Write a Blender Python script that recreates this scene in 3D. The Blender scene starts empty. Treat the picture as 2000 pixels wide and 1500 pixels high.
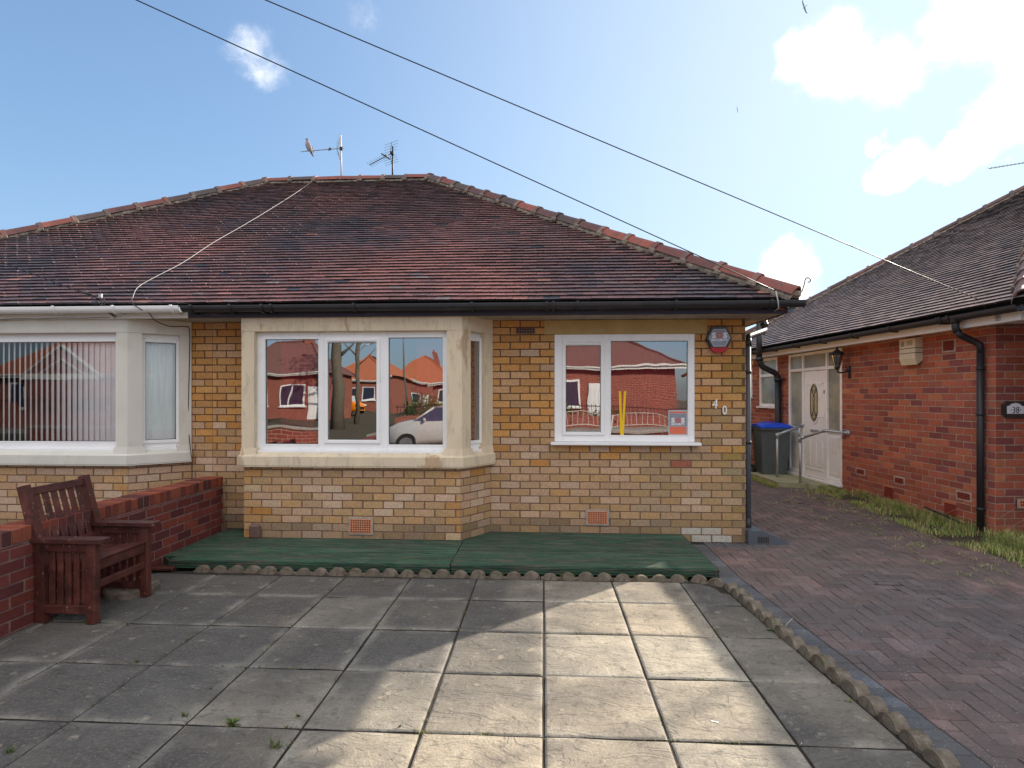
import bpy, math, random
from mathutils import Vector, Matrix, noise
R = math.radians
random.seed(7)
scene = bpy.context.scene
COL = scene.collection

# ------------------------------------------------------------------ camera
FPX, HZN, YAW, EYE = 1110.0, 771.0, R(3.2), 1.66
cam_d = bpy.data.cameras.new('camera')
cam = bpy.data.objects.new('camera', cam_d)
COL.objects.link(cam)
cam.location = (0, 0, EYE)
cam.rotation_euler = (R(90), 0, YAW)
cam_d.lens = 36 * FPX / 2000
cam_d.shift_y = (HZN - 750) / 2000
cam_d.clip_start = 0.05
cam_d.clip_end = 2000
scene.camera = cam

# ------------------------------------------------------------------ sun, sky, exposure
SUN_AZ, SUN_EL = R(46.6), R(27.5)
SV = Vector((math.sin(SUN_AZ) * math.cos(SUN_EL), math.cos(SUN_AZ) * math.cos(SUN_EL), math.sin(SUN_EL)))
sun_d = bpy.data.lights.new('sun', 'SUN')
sun_d.energy = 5.0
sun_d.angle = R(0.6)
sun_d.color = (1.0, 0.9, 0.76)
sun = bpy.data.objects.new('sun', sun_d)
COL.objects.link(sun)
sun.rotation_euler = (-SV).to_track_quat('-Z', 'Y').to_euler()
sun.location = SV * 40
SKY_STRENGTH = 0.15
EXPOSURE = 0.93
scene.view_settings.view_transform = 'Standard'
scene.view_settings.look = 'None'
scene.view_settings.gamma = 1
scene.view_settings.exposure = EXPOSURE
scene.cycles.max_bounces = 10
scene.cycles.transparent_max_bounces = 16
scene.cycles.sample_clamp_indirect = 6


def ray(px, py):
    """direction in the world of a point measured on the photograph"""
    u, v = (px - 1000) / FPX, (HZN - py) / FPX
    return Vector((u * math.cos(YAW) - math.sin(YAW), u * math.sin(YAW) + math.cos(YAW), v))


world = bpy.data.worlds.new('World')
scene.world = world
world.use_nodes = True
wt = world.node_tree
wn, wl = wt.nodes, wt.links
wn.clear()
w_out = wn.new('ShaderNodeOutputWorld')
w_bg = wn.new('ShaderNodeBackground')
w_bg.inputs['Strength'].default_value = SKY_STRENGTH
sky = wn.new('ShaderNodeTexSky')
sky.sky_type = 'NISHITA'
sky.sun_disc = False
sky.sun_elevation = SUN_EL
sky.sun_rotation = SUN_AZ
sky.altitude = 10
sky.air_density = 1.0
sky.dust_density = 1.3
sky.ozone_density = 2.2
wc = wn.new('ShaderNodeTexCoord')


def wmath(op, a, b=None, c=None):
    n = wn.new('ShaderNodeMath')
    n.operation = op
    for i, x in enumerate((a, b, c)):
        if x is None:
            continue
        if isinstance(x, (int, float)):
            n.inputs[i].default_value = x
        else:
            wl.new(x, n.inputs[i])
    return n.outputs[0]


w_n1 = wn.new('ShaderNodeTexNoise')
w_n1.inputs['Scale'].default_value = 5.5
w_n1.inputs['Detail'].default_value = 10
w_n1.inputs['Roughness'].default_value = 0.62
wl.new(wc.outputs['Generated'], w_n1.inputs['Vector'])
w_off = wn.new('ShaderNodeVectorMath')
w_off.operation = 'SCALE'
w_off.inputs['Scale'].default_value = 0.15
w_sub = wn.new('ShaderNodeVectorMath')
w_sub.operation = 'SUBTRACT'
wl.new(w_n1.outputs['Color'], w_sub.inputs[0])
w_sub.inputs[1].default_value = (0.5, 0.5, 0.5)
wl.new(w_sub.outputs[0], w_off.inputs[0])
w_add = wn.new('ShaderNodeVectorMath')
w_add.operation = 'ADD'
wl.new(wc.outputs['Generated'], w_add.inputs[0])
wl.new(w_off.outputs[0], w_add.inputs[1])
w_n2 = wn.new('ShaderNodeTexNoise')
w_n2.inputs['Scale'].default_value = 9
w_n2.inputs['Detail'].default_value = 12
w_n2.inputs['Roughness'].default_value = 0.66
wl.new(w_add.outputs[0], w_n2.inputs['Vector'])
cloud = None
# (direction, angular radius, opacity): the clouds one sees, a few over the street, and unseen ones added for fill
CLOUDS = [(ray(1640, 105), .075, 1.25), (ray(1715, 120), .065, 1.2), (ray(1910, 45), .08, 1.3), (ray(2090, 0), .12, 1.3),
          (ray(1995, 225), .062, 1.2), (ray(1740, 312), .042, 2.0), (ray(1855, 300), .040, 1.9), (ray(1930, 255), .05, 1.6), (ray(1690, 275), .02, 1.5), (ray(1590, 110), .05, 1.2),
          (ray(1540, 528), .065, 1.5), (ray(1490, 540), .04, 1.2), (ray(470, 90), .055, .5), (ray(510, 130), .05, .42), (ray(700, 15), .05, .28),
          (ray(2250, 330), .12, 1.1), (ray(2350, 60), .2, 1.3),
          (Vector((-.3, -1, .38)), .3, .8), (Vector((.5, -1, .5)), .35, .9), (Vector((-1, -.5, .5)), .4, 1.0), (Vector((.1, -1, .12)), .12, .7),
          (Vector((.1, -.6, 1)), .85, 1.9), (Vector((-.8, -.3, .9)), .55, 1.6), (Vector((.8, -.9, .8)), .5, 1.6), (Vector((0, -1, .75)), .45, 1.5)]  # large unseen clouds added to brighten the shaded front
for c, rad, op in CLOUDS:
    dn = wn.new('ShaderNodeVectorMath')
    dn.operation = 'DISTANCE'
    wl.new(w_add.outputs[0], dn.inputs[0])
    dn.inputs[1].default_value = c.normalized()
    mr = wn.new('ShaderNodeMapRange')
    mr.interpolation_type = 'SMOOTHSTEP'
    mr.inputs['From Min'].default_value = rad * 1.15
    mr.inputs['From Max'].default_value = rad * 0.15
    mr.inputs['To Min'].default_value = 0
    mr.inputs['To Max'].default_value = op
    wl.new(dn.outputs['Value'], mr.inputs['Value'])
    cloud = mr.outputs[0] if cloud is None else wmath('MAXIMUM', cloud, mr.outputs[0])
dens = wmath('MULTIPLY', cloud, wmath('MULTIPLY_ADD', w_n2.outputs['Fac'], 4.4, -1.15))
w_cl = wn.new('ShaderNodeMapRange')
w_cl.interpolation_type = 'SMOOTHSTEP'
w_cl.inputs['From Min'].default_value = 0.12
w_cl.inputs['From Max'].default_value = 1.25
wl.new(dens, w_cl.inputs['Value'])
# milky band of thin cloud near the sun
sd = wn.new('ShaderNodeVectorMath')
sd.operation = 'DISTANCE'
wl.new(wc.outputs['Generated'], sd.inputs[0])
sd.inputs[1].default_value = SV
veil = wn.new('ShaderNodeMapRange')
veil.interpolation_type = 'SMOOTHSTEP'
veil.inputs['From Min'].default_value = 1.15
veil.inputs['From Max'].default_value = 0.1
veil.inputs['To Max'].default_value = 0.5
wl.new(sd.outputs['Value'], veil.inputs['Value'])
w_tint = wn.new('ShaderNodeMixRGB')
w_tint.blend_type = 'MULTIPLY'
w_tint.inputs['Fac'].default_value = 1
w_tint.inputs['Color2'].default_value = (0.95, 1.07, 1.18, 1)
# soft shoulder on the bright part of the sky round the sun
w_sep = wn.new('ShaderNodeSeparateColor')
w_com = wn.new('ShaderNodeCombineColor')
wl.new(sky.outputs[0], w_sep.inputs[0])
for i_, K_ in enumerate((2.75, 3.45, 4.2)):
    e_ = wmath('SUBTRACT', 1.0, wmath('POWER', 2.71828, wmath('MULTIPLY', w_sep.outputs[i_], -1.0 / K_)))
    wl.new(wmath('MULTIPLY', e_, K_), w_com.inputs[i_])
wl.new(w_com.outputs[0], w_tint.inputs['Color1'])
w_m1 = wn.new('ShaderNodeMixRGB')
wl.new(veil.outputs[0], w_m1.inputs['Fac'])
wl.new(w_tint.outputs[0], w_m1.inputs['Color1'])
w_m1.inputs['Color2'].default_value = (3.1, 3.5, 3.8, 1)
w_mix = wn.new('ShaderNodeMixRGB')
wl.new(w_cl.outputs[0], w_mix.inputs['Fac'])
wl.new(w_m1.outputs[0], w_mix.inputs['Color1'])
w_sh = wn.new('ShaderNodeMixRGB')
w_sh.inputs['Color1'].default_value = (4.6, 4.7, 4.9, 1)
w_sh.inputs['Color2'].default_value = (7.6, 7.2, 6.7, 1)
w_shr = wn.new('ShaderNodeMapRange')
w_shr.inputs['From Min'].default_value = .4
w_shr.inputs['From Max'].default_value = .62
wl.new(w_n1.outputs['Fac'], w_shr.inputs['Value'])
wl.new(w_shr.outputs[0], w_sh.inputs['Fac'])
wl.new(w_sh.outputs[0], w_mix.inputs['Color2'])
wl.new(w_mix.outputs[0], w_bg.inputs['Color'])
wl.new(w_bg.outputs[0], w_out.inputs['Surface'])


# ------------------------------------------------------------------ materials
def rgba(c):
    return (c[0], c[1], c[2], 1)


def mat(name, col=None, rough=0.7, nscale=8, namt=0.25, bump=0.0, bscale=60, metal=0.0, spec=0.4, vary=None, spots=None,
        stretch=(1, 1, 1), coat=0.0, attr=False, nscale2=None, trans=0.0):
    """procedural surface: base colour (or the mesh's own colour attribute) broken up by two noises, with bump"""
    m = bpy.data.materials.new(name)
    m.use_nodes = True
    nt = m.node_tree
    N, L = nt.nodes, nt.links
    b = N['Principled BSDF']
    b.inputs['Roughness'].default_value = rough
    b.inputs['Metallic'].default_value = metal
    b.inputs['Specular IOR Level'].default_value = spec
    if coat:
        b.inputs['Coat Weight'].default_value = coat
    tc = N.new('ShaderNodeTexCoord')
    mp = N.new('ShaderNodeMapping')
    mp.inputs['Scale'].default_value = stretch
    L.new(tc.outputs['Object'], mp.inputs['Vector'])
    V = mp.outputs[0]

    def nz(scale, detail=6, rough_=0.6):
        n = N.new('ShaderNodeTexNoise')
        n.inputs['Scale'].default_value = scale
        n.inputs['Detail'].default_value = detail
        n.inputs['Roughness'].default_value = rough_
        L.new(V, n.inputs['Vector'])
        return n.outputs['Fac']

    if attr:
        a = N.new('ShaderNodeVertexColor')
        a.layer_name = 'Col'
        base = a.outputs['Color']
    else:
        a = N.new('ShaderNodeRGB')
        a.outputs[0].default_value = rgba(col)
        base = a.outputs[0]

    def mixc(fac, c1, c2, mode='MIX'):
        x = N.new('ShaderNodeMixRGB')
        x.blend_type = mode
        for sock, v in ((x.inputs['Fac'], fac), (x.inputs['Color1'], c1), (x.inputs['Color2'], c2)):
            if isinstance(v, (int, float)):
                sock.default_value = v
            elif isinstance(v, tuple):
                sock.default_value = rgba(v)
            else:
                L.new(v, sock)
        return x.outputs[0]

    def ramp(v, a0, a1, lo=0.0, hi=1.0):
        r = N.new('ShaderNodeMapRange')
        r.inputs['From Min'].default_value = a0
        r.inputs['From Max'].default_value = a1
        r.inputs['To Min'].default_value = lo
        r.inputs['To Max'].default_value = hi
        L.new(v, r.inputs['Value'])
        return r.outputs[0]

    n1 = nz(nscale)
    g = ramp(n1, 0.3, 0.7, 1 - namt, 1 + namt * 0.6)
    cg = N.new('ShaderNodeCombineXYZ')
    for i in range(3):
        L.new(g, cg.inputs[i])
    c = mixc(1.0, base, cg.outputs[0], 'MULTIPLY')
    if nscale2:
        n2 = nz(nscale2, 3)
        g2 = ramp(n2, 0.3, 0.7, 1 - namt * .8, 1 + namt * .5)
        cg2 = N.new('ShaderNodeCombineXYZ')
        for i in range(3):
            L.new(g2, cg2.inputs[i])
        c = mixc(1.0, c, cg2.outputs[0], 'MULTIPLY')
    if vary:                                   # (colour, noise scale, threshold, softness, strength)
        for vc, vs, vt, vsoft, vstr in vary:
            c = mixc(ramp(nz(vs, 8, 0.65), vt, vt + vsoft, 0, vstr), c, vc)
    if spots:                                  # (colour, scale, radius, strength)
        for sc_, ss, sr, sst in spots:
            vo = N.new('ShaderNodeTexVoronoi')
            vo.inputs['Scale'].default_value = ss
            L.new(V, vo.inputs['Vector'])
            mk = ramp(vo.outputs['Distance'], sr, sr * 0.55, 0, sst)
            gate = ramp(nz(ss * 0.13, 3), 0.5, 0.6)
            mm = N.new('ShaderNodeMath')
            mm.operation = 'MULTIPLY'
            L.new(mk, mm.inputs[0])
            L.new(gate, mm.inputs[1])
            c = mixc(mm.outputs[0], c, sc_)
    L.new(c, b.inputs['Base Color'])
    L.new(ramp(n1, 0.3, 0.7, max(0.03, rough - .08), min(1, rough + .08)), b.inputs['Roughness'])
    if bump:
        bp = N.new('ShaderNodeBump')
        bp.inputs['Strength'].default_value = min(1.0, bump)
        bp.inputs['Distance'].default_value = 0.004 if bump <= 1 else 0.004 * bump
        L.new(nz(bscale, 8, 0.65), bp.inputs['Height'])
        L.new(bp.outputs[0], b.inputs['Normal'])
    return m


def glass_mat(name, refl=0.4, tint=(0.85, 0.9, 0.9), warp=0.0, frost=0.0, wscale=1.3):
    m = bpy.data.materials.new(name)
    m.use_nodes = True
    nt = m.node_tree
    N, L = nt.nodes, nt.links
    N.clear()
    out = N.new('ShaderNodeOutputMaterial')
    tr = N.new('ShaderNodeBsdfTransparent')
    tr.inputs[0].default_value = rgba(tint)
    gl = N.new('ShaderNodeBsdfGlossy')
    gl.inputs['Roughness'].default_value = 0.008 + frost
    gl.inputs['Color'].default_value = (1, 1, 1, 1)
    mx = N.new('ShaderNodeMixShader')
    fr = N.new('ShaderNodeFresnel')
    fr.inputs['IOR'].default_value = 1.5
    ad = N.new('ShaderNodeMath')
    ad.operation = 'MULTIPLY_ADD'
    ad.use_clamp = True
    L.new(fr.outputs[0], ad.inputs[0])
    ad.inputs[1].default_value = 1.0
    ad.inputs[2].default_value = refl
    L.new(ad.outputs[0], mx.inputs['Fac'])
    if warp:
        tc = N.new('ShaderNodeTexCoord')
        n = N.new('ShaderNodeTexNoise')
        n.inputs['Scale'].default_value = wscale
        n.inputs['Detail'].default_value = 1.5
        L.new(tc.outputs['Object'], n.inputs['Vector'])
        bp = N.new('ShaderNodeBump')
        bp.inputs['Strength'].default_value = 1
        bp.inputs['Distance'].default_value = warp
        L.new(n.outputs['Fac'], bp.inputs['Height'])
        L.new(bp.outputs[0], gl.inputs['Normal'])
    L.new(tr.outputs[0], mx.inputs[1])
    L.new(gl.outputs[0], mx.inputs[2])
    L.new(mx.outputs[0], out.inputs['Surface'])
    return m


M = {}
M['brick'] = mat('buff_brick', attr=True, rough=.9, nscale=60, namt=.25, bump=.9, bscale=150, spec=.2,
                 spots=[((.12, .07, .04), 55, .22, .55), ((.62, .55, .46), 31, .12, .35)])
M['mortar'] = mat('mortar', attr=True, rough=.95, nscale=14, namt=.3, bump=.8, bscale=120, spec=.1)
M['mortar_wall'] = mat('dirty_mortar', (.24, .165, .14), rough=.95, nscale=14, namt=.4, bump=.8, bscale=120, spec=.1)
M['mortar_red'] = mat('lime_mortar', (.43, .33, .26), rough=.95, nscale=14, namt=.3, bump=.8, bscale=120, spec=.1)
M['redbrick'] = mat('red_brick', attr=True, rough=.85, nscale=30, namt=.2, bump=.7, bscale=140, spec=.25,
                    spots=[((.07, .03, .03), 40, .2, .5), ((.6, .5, .42), 26, .1, .4)])
M['tile'] = mat('roof_tile', attr=True, rough=.42, nscale=26, namt=.3, bump=.8, bscale=120, spec=.5,
                vary=[((.045, .043, .05), 3.2, .58, .1, .5), ((.22, .19, .18), 40, .64, .06, .5)],
                spots=[((.35, .33, .28), 30, .16, .5)])
M['under'] = mat('roof_underlay', (.015, .013, .013), rough=1, namt=.1)
M['ridge'] = mat('ridge_tile', attr=True, rough=.6, nscale=14, namt=.3, bump=.8, bscale=90, spec=.45,
                 vary=[((.09, .085, .08), 9, .56, .1, .7)])
M['bedding'] = mat('bedding_mortar', (.30, .25, .20), rough=1, nscale=22, namt=.45, bump=3, bscale=70, spec=.1,
                   vary=[((.11, .10, .08), 12, .5, .1, .8)])
M['stone'] = mat('painted_stone', (.70, .585, .42), rough=.75, nscale=3, namt=.08, bump=.35, bscale=90, spec=.3,
                 vary=[((.42, .27, .15), 2.6, .60, .03, .75), ((.50, .43, .33), 9, .52, .10, .6), ((.40, .34, .27), 26, .58, .08, .5)], stretch=(1.3, 1.3, .35))
M['stone_grey'] = mat('painted_stone_grey', (.68, .655, .58), rough=.75, nscale=3, namt=.08, bump=.35, bscale=90, spec=.3,
                      vary=[((.5, .46, .38), 5, .57, .12, .4)], stretch=(1, 1, .6))
M['ochre'] = mat('ochre_lintel', (.47, .335, .15), rough=.85, nscale=5, namt=.15, bump=.4, bscale=90, spec=.2, vary=[((.5, .42, .3), 9, .6, .1, .5)])
M['upvc'] = mat('white_upvc', (.86, .86, .86), rough=.3, nscale=3, namt=.04, spec=.5, vary=[((.6, .6, .58), 20, .68, .1, .4)])
M['gasket'] = mat('black_gasket', (.02, .02, .02), rough=.6, namt=.05)
M['blackpvc'] = mat('black_pvc', (.022, .023, .027), rough=.48, nscale=6, namt=.25, spec=.5, vary=[((.09, .09, .1), 7, .6, .15, .35)])
M['greypvc'] = mat('grey_pvc', (.085, .095, .115), rough=.6, nscale=6, namt=.15, spec=.5)
M['fascia'] = mat('dark_painted_timber', (.03, .03, .055), rough=.5, nscale=8, namt=.3, bump=.5, bscale=60, stretch=(.3, 1, 2.4),
                  vary=[((.12, .10, .11), 10, .6, .1, .6)])
M['whitepaint'] = mat('white_painted_timber', (.74, .73, .70), rough=.5, nscale=4, namt=.07, bump=.2, bscale=50,
                      vary=[((.45, .30, .18), 8, .74, .04, .7)], stretch=(.5, 1, 2))
M['soffit'] = mat('weathered_soffit', (.42, .36, .29), rough=.9, nscale=5, namt=.3, bump=.4, vary=[((.22, .17, .13), 6, .55, .1, .7)])
M['terracotta'] = mat('terracotta', (.70, .27, .14), rough=.8, nscale=30, namt=.2, bump=.4)
M['hole'] = mat('vent_void', (.03, .012, .01), rough=1, namt=.05)
M['cement'] = mat('cement_render', (.36, .33, .29), rough=.95, nscale=20, namt=.3, bump=1, bscale=120)
M['deck'] = mat('green_decking', attr=True, rough=.75, nscale=9, namt=.4, bump=2.2, bscale=26, spec=.3, stretch=(.45, 6, 6),
                vary=[((.030, .052, .042), 3, .48, .08, .8), ((.13, .105, .085), 8, .52, .06, .75), ((.12, .18, .145), 5, .60, .05, .6), ((.03, .025, .02), 15, .57, .05, .6)])
M['wood'] = mat('stained_hardwood', (.105, .030, .022), rough=.5, nscale=9, namt=.4, bump=.9, bscale=70, spec=.4, nscale2=2.5,
                vary=[((.045, .014, .012), 7, .50, .1, .75), ((.20, .07, .045), 5, .58, .1, .5), ((.42, .29, .24), 40, .64, .04, .85)])
M['slab'] = None
M['block'] = mat('block_paving', attr=True, rough=.85, nscale=3.2, namt=.3, bump=1.4, bscale=170, spec=.3, nscale2=45,
                 vary=[((.11, .098, .095), 1.7, .45, .12, .6)],
                 spots=[((.55, .5, .46), 55, .19, .85), ((.5, .46, .42), 100, .24, .7)])
M['joint'] = mat('joint_sand', (.035, .028, .022), rough=1, nscale=12, namt=.5, bump=1, bscale=90, vary=[((.05, .075, .02), 3, .62, .08, .6)])
M['edging'] = mat('scalloped_concrete', (.24, .20, .155), rough=.95, nscale=14, namt=.45, bump=2.5, bscale=110, spec=.1,
                  vary=[((.11, .085, .06), 9, .5, .1, .75), ((.10, .13, .05), 6, .62, .08, .5)], spots=[((.5, .46, .4), 60, .2, .6)])
M['bluelid'] = mat('blue_plastic', (.012, .075, .62), rough=.35, nscale=4, namt=.1, spec=.5)
M['bingrey'] = mat('grey_bin_plastic', (.10, .125, .135), rough=.5, nscale=5, namt=.15, spec=.4)
M['binblack'] = mat('black_bin_plastic', (.014, .015, .02), rough=.5, nscale=5, namt=.15, spec=.4)
M['rubber'] = mat('rubber', (.015, .015, .015), rough=.8, namt=.1)
M['galv'] = mat('galvanised_steel', (.42, .44, .46), rough=.42, nscale=24, namt=.2, metal=.65, bump=.2, bscale=60)
M['iron'] = mat('black_iron', (.02, .02, .02), rough=.5, nscale=20, namt=.2)
M['steelrod'] = mat('weathered_aluminium', (.33, .33, .33), rough=.45, metal=.5, namt=.25, nscale=12)
M['mast'] = mat('white_mast', (.55, .53, .5), rough=.5, namt=.2, nscale=20, vary=[((.2, .12, .08), 9, .6, .1, .6)])
M['beige'] = mat('beige_plastic', (.66, .60, .43), rough=.5, nscale=6, namt=.1)
M['cream'] = mat('cream_plastic', (.74, .70, .58), rough=.5, nscale=6, namt=.08)
M['brown'] = mat('brown_plastic', (.16, .095, .08), rough=.5, nscale=8, namt=.15)
M['cable_black'] = mat('black_cable', (.012, .014, .018), rough=.5, namt=.05)
M['cable_white'] = mat('white_cable', (.45, .45, .43), rough=.5, namt=.1)
M['signred'] = mat('red_plastic', (.45, .015, .02), rough=.25, namt=.1)
M['boxblack'] = mat('black_gloss_plastic', (.018, .016, .02), rough=.25, namt=.1, spec=.6)
M['boxgrey'] = mat('silver_label_plastic', (.24, .27, .33), rough=.3, nscale=5, namt=.15, spec=.6)
M['boxgrey2'] = mat('pale_label_edge', (.45, .49, .55), rough=.3, nscale=5, namt=.1, spec=.6)
M['white'] = mat('white_enamel', (.82, .82, .82), rough=.35, namt=.05)
M['coral'] = mat('coral_print', (.62, .12, .09), rough=.4, namt=.05)
M['orange_print'] = mat('orange_print', (.72, .17, .09), rough=.4, namt=.08)
M['navy'] = mat('dark_print', (.03, .04, .07), rough=.4, namt=.05)
M['plate'] = mat('ceramic_plate', (.78, .82, .88), rough=.2, namt=.04, spec=.6)
M['yellow'] = mat('yellow_plastic', (.9, .55, .01), rough=.4, namt=.05)
M['glass_blind'] = glass_mat('clear_bay_glass', .02, (1, 1, 1), warp=.001, wscale=1.2)
M['redwall'] = mat('dark_red_plaster', (.16, .012, .022), rough=.8, namt=.15)
M['pinkwall'] = mat('red_plaster', (.20, .02, .04), rough=.8, namt=.15)
M['greywall'] = mat('grey_plaster', (.10, .10, .11), rough=.9, namt=.15)
M['blind'] = mat('white_blind_fabric', (.93, .95, .96), rough=.8, nscale=10, namt=.05)
M['net'] = mat('pale_curtain', (.86, .92, .92), rough=.9, nscale=7, namt=.15, stretch=(12, 12, .3))
M['redcurtain'] = mat('red_curtain', (.42, .012, .05), rough=.9, nscale=7, namt=.25, stretch=(12, 12, .3))
M['curtain'] = mat('grey_curtain', (.25, .24, .24), rough=.9, nscale=7, namt=.3, stretch=(12, 12, .3))
M['glass'] = glass_mat('window_glass', .29, (.8, .84, .84), warp=.0045, wscale=1.3)
M['glass_clear'] = glass_mat('calm_window_glass', .30, (.85, .9, .9), warp=.0008, wscale=1.2)
M['glass_car'] = glass_mat('car_glass', .3, (.25, .28, .3))
M['obscure'] = mat('obscure_glass', (.30, .31, .25), rough=.18, nscale=3, namt=.25, bump=.7, bscale=90, spec=.8, vary=[((.12, .15, .17), 2.0, .5, .12, .7)])
M['leaded'] = mat('leaded_glass', (.42, .36, .2), rough=.15, nscale=7, namt=.3, bump=.5, bscale=60, spec=.8)
M['lead'] = mat('lead_came', (.03, .035, .05), rough=.5, metal=.3, namt=.1)
M['grass'] = mat('grass_blade', attr=True, rough=.65, namt=.1, spec=.3)
M['soil'] = mat('soil', (.07, .052, .035), rough=1, nscale=9, namt=.4, bump=2.5, bscale=60, vary=[((.06, .085, .03), 4, .5, .12, .7)])
M['asphalt'] = mat('asphalt', (.075, .075, .078), rough=.9, nscale=3, namt=.2, bump=1, bscale=200, spots=[((.2, .2, .2), 90, .2, .5)])
M['pavement'] = mat('pavement_flags', (.27, .25, .22), rough=.9, nscale=5, namt=.2, bump=.8, bscale=90)
M['kerb'] = mat('kerb_concrete', (.3, .29, .27), rough=.9, nscale=9, namt=.25, bump=.6)
M['lawn'] = mat('lawn', (.075, .105, .03), rough=1, nscale=6, namt=.4, bump=3, bscale=80)
M['orange_tile'] = mat('orange_roof_tile', (.42, .13, .06), rough=.8, nscale=3, namt=.25, bump=2.5, bscale=16, stretch=(1, 6, 9))
M['bark'] = mat('bark', (.13, .11, .085), rough=1, nscale=12, namt=.4, bump=4, bscale=30, stretch=(2, 2, .5))
M['leafmat'] = mat('leaf', attr=True, rough=.6, namt=.15, spec=.3)
M['orangecar'] = mat('orange_car_paint', (.85, .25, .01), rough=.25, namt=.03, coat=.6)
M['whitecar'] = mat('silver_car_paint', (.48, .47, .46), rough=.25, namt=.03, coat=.6)
M['rim'] = mat('alloy_rim', (.4, .4, .42), rough=.35, metal=.8, namt=.1)
M['feather'] = mat('pigeon_feather', attr=True, rough=.8, namt=.2, nscale=30)
M['timber'] = mat('pole_timber', (.14, .10, .07), rough=.9, namt=.3, nscale=10, stretch=(4, 4, .3))
M['render_white'] = mat('white_render', (.62, .6, .55), rough=.9, namt=.1)


def brick_tex(name, c1, c2, mortar):
    m = bpy.data.materials.new(name)
    m.use_nodes = True
    N, L = m.node_tree.nodes, m.node_tree.links
    b = N['Principled BSDF']
    b.inputs['Roughness'].default_value = .9
    tc = N.new('ShaderNodeTexCoord')
    sp = N.new('ShaderNodeSeparateXYZ')
    L.new(tc.outputs['Object'], sp.inputs[0])
    ad = N.new('ShaderNodeMath')
    L.new(sp.outputs[0], ad.inputs[0])
    L.new(sp.outputs[1], ad.inputs[1])
    cb = N.new('ShaderNodeCombineXYZ')
    L.new(ad.outputs[0], cb.inputs[0])
    L.new(sp.outputs[2], cb.inputs[1])
    t = N.new('ShaderNodeTexBrick')
    t.inputs['Scale'].default_value = 1
    t.inputs['Brick Width'].default_value = .2265
    t.inputs['Row Height'].default_value = .0838
    t.inputs['Mortar Size'].default_value = .006
    t.inputs['Color1'].default_value = rgba(c1)
    t.inputs['Color2'].default_value = rgba(c2)
    t.inputs['Mortar'].default_value = rgba(mortar)
    L.new(cb.outputs[0], t.inputs['Vector'])
    n = N.new('ShaderNodeTexNoise')
    n.inputs['Scale'].default_value = 5
    L.new(tc.outputs['Object'], n.inputs['Vector'])
    mr = N.new('ShaderNodeMapRange')
    mr.inputs['To Min'].default_value = .75
    mr.inputs['To Max'].default_value = 1.2
    L.new(n.outputs['Fac'], mr.inputs['Value'])
    c3 = N.new('ShaderNodeCombineXYZ')
    for i in range(3):
        L.new(mr.outputs[0], c3.inputs[i])
    mx = N.new('ShaderNodeMixRGB')
    mx.blend_type = 'MULTIPLY'
    mx.inputs['Fac'].default_value = 1
    L.new(t.outputs['Color'], mx.inputs['Color1'])
    L.new(c3.outputs[0], mx.inputs['Color2'])
    L.new(mx.outputs[0], b.inputs['Base Color'])
    return m


M['redbrick_tex'] = brick_tex('red_brickwork', (.30, .065, .035), (.22, .045, .03), (.36, .28, .22))
M['buffbrick_tex'] = brick_tex('buff_brickwork', (.42, .25, .11), (.34, .2, .1), (.3, .2, .15))


def slab_material():
    """riven concrete flags: sand colour with algae stains, pale rims, lichen dots and crescent ledges"""
    m = mat('riven_paving', attr=True, rough=.92, nscale=5, namt=.2, spec=.25, nscale2=60,
            vary=[((.085, .078, .072), 2.6, .50, .16, .38), ((.07, .062, .055), 14, .55, .08, .42), ((.20, .16, .12), 48, .54, .06, .5), ((.50, .42, .31), 8.5, .60, .08, .35)],
            spots=[((.62, .58, .5), 26, .10, .75), ((.5, .47, .41), 60, .16, .6)])
    N, L = m.node_tree.nodes, m.node_tree.links
    b = N['Principled BSDF']
    tc = [n for n in N if n.type == 'TEX_COORD'][0]
    mp = N.new('ShaderNodeMapping')
    mp.inputs['Scale'].default_value = (1.0, 2.1, 1)
    L.new(tc.outputs['Object'], mp.inputs['Vector'])
    w = N.new('ShaderNodeTexNoise')
    w.inputs['Scale'].default_value = 3.0
    w.inputs['Detail'].default_value = 3
    w.inputs['Distortion'].default_value = .8
    L.new(mp.outputs[0], w.inputs['Vector'])
    # terraces
    mu = N.new('ShaderNodeMath')
    mu.operation = 'MULTIPLY'
    mu.inputs[1].default_value = 9
    L.new(w.outputs['Fac'], mu.inputs[0])
    fr = N.new('ShaderNodeMath')
    fr.operation = 'FRACT'
    L.new(mu.outputs[0], fr.inputs[0])
    pw = N.new('ShaderNodeMath')
    pw.operation = 'POWER'
    pw.inputs[1].default_value = 7
    L.new(fr.outputs[0], pw.inputs[0])
    fl = N.new('ShaderNodeMath')
    fl.operation = 'ADD'
    fo = N.new('ShaderNodeMath')
    fo.operation = 'FLOOR'
    L.new(mu.outputs[0], fo.inputs[0])
    L.new(fo.outputs[0], fl.inputs[0])
    L.new(pw.outputs[0], fl.inputs[1])
    b1 = N.new('ShaderNodeBump')
    b1.inputs['Strength'].default_value = .75
    b1.inputs['Distance'].default_value = .0045
    L.new(fl.outputs[0], b1.inputs['Height'])
    n2 = N.new('ShaderNodeTexNoise')
    n2.inputs['Scale'].default_value = 95
    n2.inputs['Detail'].default_value = 8
    L.new(tc.outputs['Object'], n2.inputs['Vector'])
    b2 = N.new('ShaderNodeBump')
    b2.inputs['Strength'].default_value = .9
    b2.inputs['Distance'].default_value = .004
    L.new(n2.outputs['Fac'], b2.inputs['Height'])
    L.new(b1.outputs[0], b2.inputs['Normal'])
    L.new(b2.outputs[0], b.inputs['Normal'])
    return m


M['slab'] = slab_material()

# ------------------------------------------------------------------ mesh helpers
ORG = {}


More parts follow.
